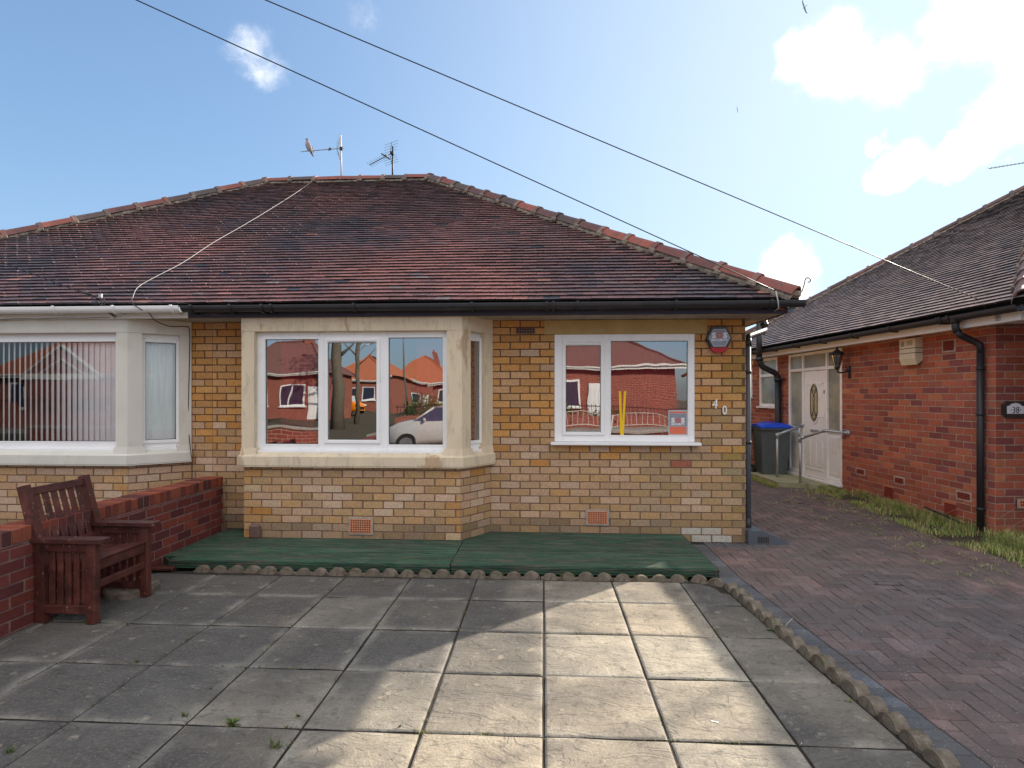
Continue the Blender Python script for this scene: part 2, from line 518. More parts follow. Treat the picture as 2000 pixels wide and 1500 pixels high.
class MB:
    def __init__(s):
        s.v, s.f, s.m, s.c = [], [], [], []
        s.col = (.5, .5, .5)
        s.mi = 0

    def face(s, pts, mi=None, col=None):
        i = len(s.v)
        s.v.extend([tuple(p) for p in pts])
        s.f.append(tuple(range(i, i + len(pts))))
        s.m.append(s.mi if mi is None else mi)
        s.c.append(s.col if col is None else col)

    def mesh(s, verts, faces, mi=None, col=None):
        i = len(s.v)
        s.v.extend([tuple(p) for p in verts])
        for f in faces:
            s.f.append(tuple(i + k for k in f))
            s.m.append(s.mi if mi is None else mi)
            s.c.append(s.col if col is None else col)

    def obox(s, P, ax, ay, az, mi=None, col=None, bev=0.0):
        """box from corner P spanned by three vectors (optionally with chamfered vertical look)"""
        P, ax, ay, az = Vector(P), Vector(ax), Vector(ay), Vector(az)
        if ax.cross(ay).dot(az) < 0:
            ax, ay = ay, ax
        if bev:
            c = P + (ax + ay + az) / 2
            hs = [ax / 2, ay / 2, az / 2]
            ln = [max(h.length, 1e-6) for h in hs]
            bb = min(bev, min(ln) * .6)
            V, idx = [], {}
            for sx in (-1, 1):
                for sy in (-1, 1):
                    for sz in (-1, 1):
                        for k in range(3):
                            sg = (sx, sy, sz)
                            p = c.copy()
                            for j in range(3):
                                p = p + hs[j] * sg[j] * (1 if j == k else (1 - bb / ln[j]))
                            idx[(sx, sy, sz, k)] = len(V)
                            V.append(p)
            F = []
            for k in range(3):
                a, b = [(1, 2), (2, 0), (0, 1)][k]
                for sg in (-1, 1):
                    q = []
                    for (sa, sb) in ((-1, -1), (1, -1), (1, 1), (-1, 1)):
                        t = [0, 0, 0]
                        t[k], t[a], t[b] = sg, sa, sb
                        q.append(idx[(t[0], t[1], t[2], k)])
                    F.append(q if sg > 0 else q[::-1])
            for k in range(3):          # edges parallel to axis k
                a, b = [(1, 2), (2, 0), (0, 1)][k]
                for sa in (-1, 1):
                    for sb in (-1, 1):
                        def g(sk, fk):
                            t = [0, 0, 0]
                            t[k], t[a], t[b] = sk, sa, sb
                            return idx[(t[0], t[1], t[2], fk)]
                        q = [g(-1, a), g(1, a), g(1, b), g(-1, b)]
                        F.append(q if sa * sb < 0 else q[::-1])
            for sx in (-1, 1):
                for sy in (-1, 1):
                    for sz in (-1, 1):
                        q = [idx[(sx, sy, sz, k)] for k in range(3)]
                        F.append(q if sx * sy * sz > 0 else q[::-1])
            s.mesh(V, F, mi, col)
            return
        V = [P, P + ax, P + ax + ay, P + ay, P + az, P + ax + az, P + ax + ay + az, P + ay + az]
        s.mesh(V, [(3, 2, 1, 0), (4, 5, 6, 7), (0, 1, 5, 4), (1, 2, 6, 5), (2, 3, 7, 6), (3, 0, 4, 7)], mi, col)

    def box(s, x0, x1, y0, y1, z0, z1, mi=None, col=None, bev=0.0):
        s.obox((x0, y0, z0), (x1 - x0, 0, 0), (0, y1 - y0, 0), (0, 0, z1 - z0), mi, col, bev)

    def beam(s, a, b, w, h, up=(0, 0, 1), mi=None, col=None, bev=0.0):
        a, b = Vector(a), Vector(b)
        d = (b - a)
        n = d.normalized()
        side = n.cross(Vector(up)).normalized()
        u2 = side.cross(n).normalized()
        s.obox(a - side * w / 2 - u2 * h / 2, d, side * w, u2 * h, mi, col, bev)

    def tube(s, pts, r, n=8, mi=None, col=None, cap=True):
        pts = [Vector(p) for p in pts]
        rs = r if isinstance(r, (list, tuple)) else [r] * len(pts)
        base = len(s.v)
        prev = None
        for i, p in enumerate(pts):
            t = (pts[min(i + 1, len(pts) - 1)] - pts[max(i - 1, 0)])
            if t.length < 1e-9:
                t = Vector((0, 0, 1))
            t.normalize()
            if prev is None:
                a = t.cross(Vector((0, 0, 1)))
                if a.length < .05:
                    a = t.cross(Vector((1, 0, 0)))
            else:
                a = prev - t * prev.dot(t)
            a.normalize()
            prev = a
            b = t.cross(a)
            for k in range(n):
                an = 2 * math.pi * k / n
                s.v.append(tuple(p + (a * math.cos(an) + b * math.sin(an)) * rs[i]))
        cc, mm = (s.col if col is None else col), (s.mi if mi is None else mi)
        for i in range(len(pts) - 1):
            for k in range(n):
                q = base + i * n
                s.f.append((q + k, q + (k + 1) % n, q + n + (k + 1) % n, q + n + k))
                s.m.append(mm)
                s.c.append(cc)
        if cap:
            s.f.append(tuple(base + k for k in range(n))[::-1])
            e = base + (len(pts) - 1) * n
            s.f.append(tuple(e + k for k in range(n)))
            s.m += [mm, mm]
            s.c += [cc, cc]

    def prism(s, poly, vec, mi=None, col=None):
        """closed prism from a planar polygon swept by vec"""
        poly = [Vector(p) for p in poly]
        vec = Vector(vec)
        nrm = Vector((0, 0, 0))
        for i in range(len(poly)):
            nrm += poly[i].cross(poly[(i + 1) % len(poly)])
        if nrm.dot(vec) < 0:
            poly = poly[::-1]
        n = len(poly)
        V = poly + [p + vec for p in poly]
        F = [tuple(range(n))[::-1], tuple(range(n, 2 * n))]
        for i in range(n):
            j = (i + 1) % n
            F.append((i, j, n + j, n + i))
        s.mesh(V, F, mi, col)

    def lathe(s, c, axis, prof, n=16, mi=None, col=None):
        """prof: list of (radius, distance along axis)"""
        c, axis = Vector(c), Vector(axis).normalized()
        s.tube([c + axis * h for r, h in prof], [max(r, 1e-4) for r, h in prof], n, mi, col)

    def build(s, name, mats, parent=None, smooth=False, loc=None):
        if not isinstance(mats, (list, tuple)):
            mats = [mats]
        org = Vector((0, 0, 0))
        if parent is not None:
            org = ORG[parent]
        elif loc is not None:
            org = Vector(loc)
        me = bpy.data.meshes.new(name)
        me.from_pydata([(p[0] - org.x, p[1] - org.y, p[2] - org.z) for p in s.v], [], s.f)
        for m_ in mats:
            me.materials.append(m_)
        me.polygons.foreach_set('material_index', s.m)
        at = me.color_attributes.new('Col', 'FLOAT_COLOR', 'CORNER')
        buf = []
        for f, c in zip(s.f, s.c):
            buf.extend((c[0], c[1], c[2], 1.0) * len(f))
        at.data.foreach_set('color', buf)
        if smooth:
            me.polygons.foreach_set('use_smooth', [True] * len(s.f))
        me.validate()
        me.update()
        o = bpy.data.objects.new(name, me)
        COL.objects.link(o)
        if parent is not None:
            o.parent = parent
        else:
            o.location = org
        ORG[o] = org
        if smooth is True or smooth == 'auto':
            md = o.modifiers.new('weld', 'WELD')
            md.merge_threshold = 0.0004
            if smooth == 'auto':
                pass
        return o


def thing(name, label, cat, loc=(0, 0, 0), group=None):
    o = bpy.data.objects.new(name, None)
    o.empty_display_size = .1
    COL.objects.link(o)
    o.location = loc
    o['label'], o['category'] = label, cat
    if group:
        o['group'] = group
    ORG[o] = Vector(loc)
    return o


def tag(o, label, cat, group=None, kind=None):
    o['label'], o['category'] = label, cat
    if group:
        o['group'] = group
    if kind:
        o['kind'] = kind
    return o


def struct(o, kind='structure'):
    o['kind'] = kind
    return o


def dup(o, loc=None, rotz=None, label=None, parent=None):
    c = o.copy()
    COL.objects.link(c)
    if parent is not None:
        c.parent = parent
    if loc is not None:
        c.location = loc
    if rotz is not None:
        c.rotation_euler = (0, 0, rotz)
    if label:
        c['label'] = label
    ORG[c] = ORG.get(o, Vector((0, 0, 0)))
    for ch in [x for x in bpy.data.objects if x.parent == o]:
        dup(ch, parent=c)
    return c


def at(px, py, Y):
    """point on the vertical plane at depth Y that the photograph shows at (px, py)"""
    d = ray(px, py)
    return Vector((0, 0, EYE)) + d * (Y / d.y)


def ground_at(px, py, z=0.0):
    d = ray(px, py)
    return Vector((0, 0, EYE)) + d * ((z - EYE) / d.z)


def offset_poly(pts, o):
    """mitred offset of an open 2D polyline to its right-hand side"""
    pts = [Vector(p).to_2d() for p in pts]
    out = []
    for i, p in enumerate(pts):
        ns = []
        if i > 0:
            d = (p - pts[i - 1]).normalized()
            ns.append(Vector((d.y, -d.x)))
        if i < len(pts) - 1:
            d = (pts[i + 1] - p).normalized()
            ns.append(Vector((d.y, -d.x)))
        if len(ns) == 2:
            b = (ns[0] + ns[1]).normalized()
            out.append(p + b * (o / max(.3, b.dot(ns[0]))))
        else:
            out.append(p + ns[0] * o)
    return out


def sweep(mb, pts, prof, mi=None, col=None, closed=True, cap=True):
    """sweep a profile of (offset, z) pairs along a 2D polyline with mitred corners; offset > 0 is the right-hand side"""
    rings = []
    for (o, z) in prof:
        rings.append([Vector((p.x, p.y, z)) for p in offset_poly(pts, o)])
    n = len(prof)
    V = [rings[k][i] for i in range(len(pts)) for k in range(n)]
    F = []
    for i in range(len(pts) - 1):
        for k in range(n if closed else n - 1):
            a, b = i * n + k, i * n + (k + 1) % n
            F.append((a, b, b + n, a + n))
    if cap and closed:
        F.append(tuple(range(n))[::-1])
        F.append(tuple((len(pts) - 1) * n + k for k in range(n)))
    # orientation: keep outward normals
    area = sum(prof[k][0] * prof[(k + 1) % n][1] - prof[(k + 1) % n][0] * prof[k][1] for k in range(n))
    if area > 0:
        F = [f[::-1] for f in F]
    mb.mesh(V, F, mi, col)


def text_obj(txt, size, mat_, parent, origin, right, up, extrude=.002, bold=0.0, sx=1.0, name='lettering', align='CENTER'):
    cu = bpy.data.curves.new(name, 'FONT')
    cu.body = txt
    cu.size = size
    cu.extrude = extrude
    cu.offset = bold
    cu.align_x = align
    cu.align_y = 'CENTER'
    cu.resolution_u = 3
    tmp = bpy.data.objects.new(name, cu)
    COL.objects.link(tmp)
    bpy.context.view_layer.update()
    dg = bpy.context.evaluated_depsgraph_get()
    me = bpy.data.meshes.new_from_object(tmp.evaluated_get(dg))
    bpy.data.objects.remove(tmp)
    right, up = Vector(right).normalized(), Vector(up).normalized()
    nrm = right.cross(up)
    org = ORG[parent] if parent is not None else Vector((0, 0, 0))
    for v in me.vertices:
        p = Vector(origin) + right * v.co.x * sx + up * v.co.y + nrm * v.co.z - org
        v.co = p
    me.materials.clear()
    me.materials.append(mat_)
    o = bpy.data.objects.new(name, me)
    COL.objects.link(o)
    if parent is not None:
        o.parent = parent
    ORG[o] = org
    return o

# ------------------------------------------------------------------ surfaces: bricks, tiles, paving
CH, BL = 0.0838, 0.2265
UP = Vector((0, 0, 1))


def rnd(a, b):
    return a + (b - a) * random.random()


def lerp3(a, b, t):
    return tuple(a[i] + (b[i] - a[i]) * t for i in range(3))


def bricks(mb, P, d, n, L, z0, z1, openings=(), colf=None, proud=.008, phase=0.0, z_base=0.0, ends=0):
    """real bricks standing proud of a mortar sheet; mesh materials: 0 brick, 1 mortar"""
    P, d, n = Vector(P), Vector(d).normalized(), Vector(n).normalized()
    r0 = int(math.floor((z0 - z_base) / CH + 1e-6))
    r = r0
    while z_base + r * CH < z1 - .012:
        za, zb = max(z0, z_base + r * CH), min(z1, z_base + (r + 1) * CH)
        zm = (za + zb) / 2
        iv = [(0.0, L)]
        for (a, b, oa, ob) in openings:
            if oa < zm < ob:
                nv = []
                for (x, y) in iv:
                    if b <= x or a >= y:
                        nv.append((x, y))
                    else:
                        if a > x:
                            nv.append((x, a))
                        if b < y:
                            nv.append((b, y))
                iv = nv
        for (x, y) in iv:
            if y - x < .004:
                continue
            q = [P + d * x, P + d * y]
            mb.face([Vector((q[0].x, q[0].y, za)), Vector((q[1].x, q[1].y, za)), Vector((q[1].x, q[1].y, zb)), Vector((q[0].x, q[0].y, zb))], 1, lerp3((.22, .14, .10), (.14, .08, .05), max(0, min(1, (zm - .8) / .8))))
            off = phase + (BL / 2 if r % 2 else 0)
            k = math.floor((x - off) / BL)
            while off + k * BL < y:
                a, b = off + k * BL, off + (k + 1) * BL - .011
                k += 1
                a, b = max(a, x), min(b, y)
                if b - a < .025:
                    continue
                j = .0016
                pr = proud * rnd(.6, 1.35)
                t0, t1 = za + .0055 + rnd(-j, j), zb - .0055 + rnd(-j, j)
                a2, b2 = a + rnd(0, j * 1.5), b - rnd(0, j * 1.5)
                c = colf((a + b) / 2, zm) if colf else (.5, .3, .2)
                p = P + d * a2
                q2 = P + d * b2
                o0 = n * .0
                B = [Vector((p.x, p.y, t0)), Vector((q2.x, q2.y, t0)), Vector((q2.x, q2.y, t1)), Vector((p.x, p.y, t1))]
                e = .0022
                Fv = [B[0] + n * pr + d * e + UP * e, B[1] + n * pr - d * e + UP * e, B[2] + n * pr - d * e - UP * e, B[3] + n * pr + d * e - UP * e]
                mb.mesh(B + Fv, [(4, 5, 6, 7), (0, 1, 5, 4), (1, 2, 6, 5), (2, 3, 7, 6), (3, 0, 4, 7)], 0, c)
        r += 1


def buff(s, z):
    """buff facade bricks: orange above, pinker and olive lower down, mossy by the corner"""
    t = max(0.0, min(1.0, (z - .85) / .65))
    orange = random.choice([(.50, .28, .12), (.56, .28, .08), (.52, .24, .065), (.58, .32, .11), (.47, .22, .07), (.54, .30, .13), (.50, .21, .05), (.54, .34, .18)])
    low = random.choice([(.42, .27, .125), (.45, .29, .15), (.48, .32, .22), (.54, .38, .29), (.41, .28, .14), (.52, .36, .25), (.40, .27, .155), (.50, .30, .13), (.60, .46, .38), (.62, .50, .42), (.56, .40, .30)])
    k = 1.0 if random.random() < t * .97 + .015 else 0.0
    c = lerp3(low, orange, k)
    if k and random.random() < .12:
        c = (.50, .35, .25)
    c = lerp3(c, (.56, .34, .175) if k == 0 else (.60, .315, .11), .52)
    v = rnd(.86, 1.08)
    c = (c[0] * v, c[1] * v, c[2] * v)
    if z < .28:
        c = lerp3(c, (.12, .105, .075), rnd(.2, .65))
    return c


def buff40(s, z):
    c = buff(s, z)
    if 1.97 < s < 2.2 and abs(z - .86) < .045:
        return (.36, .13, .085)
    if 2.2 < s < 2.62 and z < .13:
        return lerp3((.5, .47, .4), c, rnd(0, .6))
    if s > 2.62 and random.random() < .6 and z < 2.2:
        c = lerp3(c, (.15, .16, .04), rnd(.15, .6))
    elif z < 1.5 and s > 1.6:
        c = lerp3(c, (.29, .22, .11), rnd(.1, .55))
    return c


def red(s, z):
    c = random.choice([(.47, .135, .08), (.40, .115, .07), (.50, .16, .09), (.34, .10, .075), (.44, .13, .085), (.40, .14, .095), (.28, .09, .08)])
    if random.random() < .05:
        c = (.55, .20, .10)
    v = rnd(.78, 1.03)
    return (c[0] * v, c[1] * v, c[2] * v)


def wallred(s, z):
    c = random.choice([(.19, .045, .035), (.155, .036, .03), (.22, .05, .035), (.12, .032, .032), (.18, .042, .038)])
    v = rnd(.8, 1.12)
    return (c[0] * v, c[1] * v, c[2] * v)


def tile_col(x, h):
    """red and purple-black plain tiles that drift into one another"""
    f = noise.noise(Vector((x * .42, h * .55, 3.1))) * 1.1 + noise.noise(Vector((x * 1.3, h * 1.6, 9.0))) * .45
    f += .30 * math.exp(-((x + .4) / 1.9) ** 2 - ((h - 1.6) / 1.6) ** 2) - .10 * (h / 5.6) - .12 * max(0, x - 1.8)
    q = max(0, min(1, .52 + f * .75 + rnd(-.2, .2)))
    c = lerp3((.085, .068, .078), (.36, .145, .118), q)
    if random.random() < .03:
        c = random.choice([(.38, .17, .13), (.06, .055, .065), (.24, .17, .16)])
    v = rnd(.85, 1.15)
    return (c[0] * v, c[1] * v, c[2] * v)


def tile_col_dull(x, h):
    q = random.random() + noise.noise(Vector((x * .8, h, 1.0))) * .4
    c = (.42, .275, .225) if q > .6 else ((.33, .22, .185) if q > .25 else (.24, .17, .15))
    v = rnd(.8, 1.2)
    return (c[0] * v, c[1] * v, c[2] * v)


def tiles(mb, O, e, u, pitch, lo, hi, D, colf, g=.1, W=.165, wav=.012):
    """plain tiles laid in half-bond courses. O eaves origin, e along the eaves, u horizontal up-slope direction;
    lo(h), hi(h): extent along e at horizontal distance h from the eaves. materials: 0 tile, 1 underlay"""
    O, e, u = Vector(O), Vector(e).normalized(), Vector(u).normalized()
    tp = math.tan(pitch)
    nrm = (UP * math.cos(pitch) - u * math.sin(pitch)).normalized()
    slope = (u + UP * tp).normalized()
    S = D / math.cos(pitch)
    mb.face([O + e * lo(0), O + e * hi(0), O + e * hi(D) + u * D + UP * D * tp, O + e * lo(D) + u * D + UP * D * tp], 1)
    j = 0
    while j * g < S - .03:
        v0 = j * g
        v1 = min(v0 + g + .022, S)
        h0, h1 = v0 * math.cos(pitch), v1 * math.cos(pitch)
        a0, b0 = lo(h0), hi(h0)
        x = math.floor(a0 / W) * W + (W / 2 if j % 2 else 0) - W
        while x < b0:
            xa, xb = x + .0015, x + W - .0015
            x += W
            if xb < a0 + .01 or xa > b0 - .01:
                continue
            la, lb = lo(h1), hi(h1)
            xa0, xb0 = max(xa, a0), min(xb, b0)
            xa1, xb1 = min(max(xa, la), xb0), max(min(xb, lb), xa0)
            if xb1 <= xa1:
                xb1 = xa1 + .001
            w = wav * noise.noise(Vector((x * .5, v0 * .7, 5.5))) * 1.2
            lift = .024 + w + rnd(-.002, .003)
            l2 = .0015 + w * .98
            sk = rnd(-.0015, .0015)
            p = O + e * xa0 + slope * (v0 + rnd(-.002, .002))
            q = O + e * xb0 + slope * (v0 + rnd(-.002, .002))
            p1, q1 = O + e * xa1 + slope * v1, O + e * xb1 + slope * v1
            A, B = p + nrm * (lift + sk), q + nrm * (lift - sk)
            C_, D_ = q1 + nrm * l2, p1 + nrm * l2
            A2, B2 = p + nrm * (lift - .022), q + nrm * (lift - .022)
            c = colf((O + e * xa0).x * 1.0 + (O + e * xa0).y * .3, v0)
            mb.mesh([A, B, C_, D_, A2, B2, q1, p1], [(0, 1, 2, 3), (5, 6, 2, 1), (7, 4, 0, 3)], 0, c)
            mb.mesh([A, B, A2, B2], [(2, 3, 1, 0)], 0, (.022, .017, .017))  # butt ends near black: edge dirt plus course shadow put into the colour
        j += 1


def ridge_line(mb, mm, a, b, left, right, colf, seg=.44, r=.092, collar='low', mortar_w=.10):
    """run of angular ridge or hip tiles from a (low end) to b with raised collars and mortar bedding.
    left, right: unit vectors lying in the two roof slopes, pointing away from the ridge (down the slopes)"""
    a, b = Vector(a), Vector(b)
    d = (b - a).normalized()
    L = (b - a).length
    up = (UP - d * UP.dot(d)).normalized()
    n = max(1, int(round(L / seg)))
    sl = L / n

    def ring(o, rr, lift=0.0):
        s = d.cross(up)
        pts = []
        for (x, y) in ((-1.12, -.62), (-.66, .08), (-.2, .36), (.2, .36), (.66, .08), (1.12, -.62)):
            pts.append(a + d * o + s * x * rr + up * (y * rr + lift + .075))
        return pts

    def shell(o0, o1, r0, r1, col, l0=0, l1=0):
        A, B = ring(o0, r0, l0), ring(o1, r1, l1)
        k = len(A)
        A2, B2 = ring(o0, r0 - .018, l0 - .012), ring(o1, r1 - .018, l1 - .012)
        V = A + B + A2 + B2
        F = [(i, i + 1, k + i + 1, k + i) for i in range(k - 1)]
        F += [(2 * k + i, 2 * k + i + 1, i + 1, i) for i in range(k - 1)]
        F += [(k + i, k + i + 1, 3 * k + i + 1, 3 * k + i) for i in range(k - 1)]
        mb.mesh(V, F, 0, col)

    for i in range(n):
        c = colf()
        jl = rnd(-.008, .008)
        shell(i * sl + .004, (i + 1) * sl + .012, r + .004, r - .006, c, jl, jl - .006)
        # collar at the high end of each tile
        o = (i + 1) * sl
        c2 = lerp3(c, (.24, .21, .18), rnd(.0, .55))
        shell(o - .04, o + .022, r + .018, r + .017, c2, jl + .006, jl + .006)
        # blob of mortar around the joint
        s = d.cross(up)
        for sg in (-1, 1):
            cpt = a + d * (o - .01) + s * sg * (r + .012) + up * (.0)
            mm.obox(cpt - d * rnd(.045, .075) - s * .03 - up * .03, d * rnd(.07, .11), s * .045, up * rnd(.05, .07), 0, bev=.02)
    # bedding
    for side in (left, right):
        side = Vector(side).normalized()
        nn = side.cross(d).normalized()
        if nn.z < 0:
            nn = -nn
        k = max(2, int(L / .055))
        prev = None
        for i in range(k + 1):
            o = L * i / k
            w = mortar_w * (1 + .28 * noise.noise(Vector((o * 7, side.x * 9, a.z))) + rnd(-.07, .07))
            ht = .045 + .014 * noise.noise(Vector((o * 11, 3, side.y * 5)))
            P = a + d * o
            ringp = [P + up * .03, P + side * w * .62 + nn * (.022 + ht * .55), P + side * w + nn * (ht * .45), P + side * (w + .006) - nn * .01]
            if prev:
                mm.mesh(prev + ringp, [(0, 1, 5, 4), (1, 2, 6, 5), (2, 3, 7, 6)], 0)
            prev = ringp


def ridge_col():
    c = random.choice([(.23, .065, .05), (.17, .055, .048), (.27, .075, .05), (.10, .06, .055), (.15, .06, .052)])
    v = rnd(.8, 1.15)
    return (c[0] * v, c[1] * v, c[2] * v)


def clip_poly(poly, p, nrm):
    out = []
    for i in range(len(poly)):
        a, b = poly[i], poly[(i + 1) % len(poly)]
        da, db = (a - p).dot(nrm), (b - p).dot(nrm)
        if da >= 0:
            out.append(a)
        if da * db < 0:
            out.append(a + (b - a) * (da / (da - db)))
    return out


# ------------------------------------------------------------------ lie of the land
def gz(x, y):
    return max(0.0, (y - 7.6)) * .016 if x > 1.0 else 0.0


EDGE_A, EDGE_B = Vector((1.545, 5.16)), Vector((1.80, 2.0))     # line of the scalloped edging along the drive
PATIO_Y1 = 5.10

g = MB()
xs = [-900, -300, -100, -40, -20, -12, -8, -4, 0, 1.01, 1.5, 2, 4, 6, 8, 12, 20, 40, 100, 300, 900]
ys = [-900, -300, -100, -50, -30, -15, -8, -5, -3, 0, 3, 5, 7.6, 9, 11, 13, 16, 20, 30, 60, 120, 300, 900]
for i in range(len(xs) - 1):
    for j in range(len(ys) - 1):
        q = [(xs[i], ys[j]), (xs[i + 1], ys[j]), (xs[i + 1], ys[j + 1]), (xs[i], ys[j + 1])]
        g.face([(x, y, min(.35, gz(x, y)) - .045 - (.06 if y <= -3 else 0)) for x, y in q])
struct(g.build('ground', M['soil']))

# paving slabs of the front garden
S = .603
sl = MB()
jt = MB()
ei = (EDGE_B - EDGE_A).normalized()
en = Vector((-ei.y, ei.x))
if en.x > 0:
    en = -en
for ix in range(-8, 4):
    for iy in range(-5, 5):
        x0, y0 = ix * S, 2.77 + (iy - 1) * S
        if y0 > PATIO_Y1:
            continue
        x1, y1 = x0 + S, y0 + S
        if x0 < -3.72 and x1 < -3.70:
            continue
        x0c = max(x0, -3.70)
        yc = min(y1, PATIO_Y1)
        gp = .006
        shade_stain_field = lambda px, py: max(0.0, min(1.0, .40 - px * .34 + (py - 2.8) * .12 + .55 * noise.noise(Vector((px * .9, py * .9, 2.2))) + (.9 if px > 1.15 else 0)))  # cast shade painted in: darkens slabs outside the sunlit wedge
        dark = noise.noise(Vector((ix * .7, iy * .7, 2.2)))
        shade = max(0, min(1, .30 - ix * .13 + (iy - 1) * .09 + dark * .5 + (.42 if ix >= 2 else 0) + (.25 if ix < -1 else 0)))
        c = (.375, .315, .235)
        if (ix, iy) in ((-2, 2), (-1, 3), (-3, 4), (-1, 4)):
            c = lerp3(c, (.08, .075, .075), .7)
        v = rnd(.86, 1.12)
        c = (c[0] * v, c[1] * v, c[2] * v)
        tilt = (rnd(-.0022, .0022), rnd(-.0022, .0022), rnd(-.0015, .0015))
        n = 18
        V, F, FC = [], [], []
        seed = Vector((ix * 3.3, iy * 5.1, 0))

        def sh(px, py):
            a = noise.noise(Vector((px * 3.2, py * 6.5, 0)) + seed) * .0042
            b = noise.noise(Vector((px * 11, py * 22, 4)) + seed) * .0016
            ex = min(px - x0c - gp, x1 - gp - px, py - y0 - gp, yc - gp - py)
            ed = -.011 * max(0, 1 - ex / .012) ** 1.3
            return a + b + ed + tilt[0] * (px - x0) / S + tilt[1] * (py - y0) / S + tilt[2]

        def sp(t):   # rows of vertices crowded at the rim
            return [0, .004, .012, .022][t] / 1 if t < 4 else None
        ts = [0, .006, .014, .026] + [.026 + (1 - .052) * k / (n - 7) for k in range(1, n - 7)] + [1 - .026, 1 - .014, 1 - .006, 1]
        xa, xb, ya, yb = x0c + gp + rnd(0, .002), x1 - gp, y0 + gp + rnd(0, .002), yc - gp
        # clip on the drive side
        grid = []
        for ty in ts:
            row = []
            for tx in ts:
                px, py = xa + (xb - xa) * tx, ya + (yb - ya) * ty
                lim = EDGE_A.x + (EDGE_A.y - py) * (EDGE_B.x - EDGE_A.x) / (EDGE_A.y - EDGE_B.y) - .03
                # rounded far corner
                if py > 4.85 and px > 1.2:
                    cr = Vector((1.2, 4.85))
                    dd = Vector((px, py)) - cr
                    if dd.length > .28:
                        dd = dd.normalized() * .28
                        px, py = cr.x + dd.x, cr.y + dd.y
                px = min(px, lim)
                row.append(len(V))
                V.append((px, py, sh(px, py)))
            grid.append(row)
        if xa > 1.80:
            continue
        for a in range(len(ts) - 1):
            for b in range(len(ts) - 1):
                F.append((grid[a][b], grid[a][b + 1], grid[a + 1][b + 1], grid[a + 1][b]))
                rim_ = min(a, b, len(ts) - 2 - a, len(ts) - 2 - b)
                pv = V[grid[a][b]]
                wv = noise.noise(Vector((pv[0] * 4.5, pv[1] * 4.5, 8))) + .5 * noise.noise(Vector((pv[0] * 1.3, pv[1] * 1.3, 3)))
                ck = lerp3(c, (.072, .070, .071), shade_stain_field(pv[0], pv[1]) * .85)
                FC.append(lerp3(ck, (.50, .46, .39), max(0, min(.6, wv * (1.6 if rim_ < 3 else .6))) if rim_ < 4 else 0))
        i0 = len(V)
        for row_ in (grid[0], [r_[-1] for r_ in grid], grid[-1][::-1], [r_[0] for r_ in grid][::-1]):
            for k in range(len(row_) - 1):
                p, q = V[row_[k]], V[row_[k + 1]]
                V += [(p[0], p[1], -.04), (q[0], q[1], -.04)]
                F.append((row_[k], row_[k + 1], len(V) - 1, len(V) - 2))
        nb = len(sl.c)
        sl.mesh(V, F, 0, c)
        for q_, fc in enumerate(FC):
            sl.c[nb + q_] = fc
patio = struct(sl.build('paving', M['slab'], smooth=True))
_tone = {}


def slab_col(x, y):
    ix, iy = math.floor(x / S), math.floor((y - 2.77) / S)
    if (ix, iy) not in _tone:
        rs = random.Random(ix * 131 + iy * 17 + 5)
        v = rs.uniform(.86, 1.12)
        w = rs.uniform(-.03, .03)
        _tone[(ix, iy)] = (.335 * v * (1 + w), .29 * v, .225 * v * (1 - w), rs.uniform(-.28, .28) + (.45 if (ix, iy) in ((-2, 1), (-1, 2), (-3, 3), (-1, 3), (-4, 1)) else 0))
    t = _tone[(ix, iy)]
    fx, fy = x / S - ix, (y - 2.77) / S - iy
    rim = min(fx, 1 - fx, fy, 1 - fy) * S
    shade_stain = .30 - x * .36 + (y - 2.8) * .12 + .6 * noise.noise(Vector((x * .9, y * .9, 2.2))) + .35 * noise.noise(Vector((x * 3.1, y * 4.3, 6))) + (.9 if x > 1.21 else 0) + t[3] * (1 if x < -.3 else .45)  # patio shade put into the colour: darker left, far and right, plus slab stains
    c = lerp3(t[:3], (.058, .060, .066), max(0, min(1, shade_stain)) * .8)
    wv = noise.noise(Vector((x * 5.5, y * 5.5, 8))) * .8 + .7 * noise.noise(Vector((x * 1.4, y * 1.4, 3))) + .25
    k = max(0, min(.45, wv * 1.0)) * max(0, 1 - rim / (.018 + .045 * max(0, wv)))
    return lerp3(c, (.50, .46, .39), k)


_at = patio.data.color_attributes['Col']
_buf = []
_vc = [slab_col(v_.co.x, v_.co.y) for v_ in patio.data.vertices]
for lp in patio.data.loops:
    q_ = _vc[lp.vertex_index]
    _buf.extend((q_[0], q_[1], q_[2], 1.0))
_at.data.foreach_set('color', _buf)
patio.modifiers.clear()
jt.box(-3.74, 1.9, -1.0, 5.2, -.04, -.0115)
struct(jt.build('paving_bed', M['joint']))


# block paved drive
def drive_lo(y):
    return 1.575 if y > EDGE_A.y else EDGE_A.x + .035 + (EDGE_A.y - y) * (EDGE_B.x - EDGE_A.x) / (EDGE_A.y - EDGE_B.y)


bp = MB()


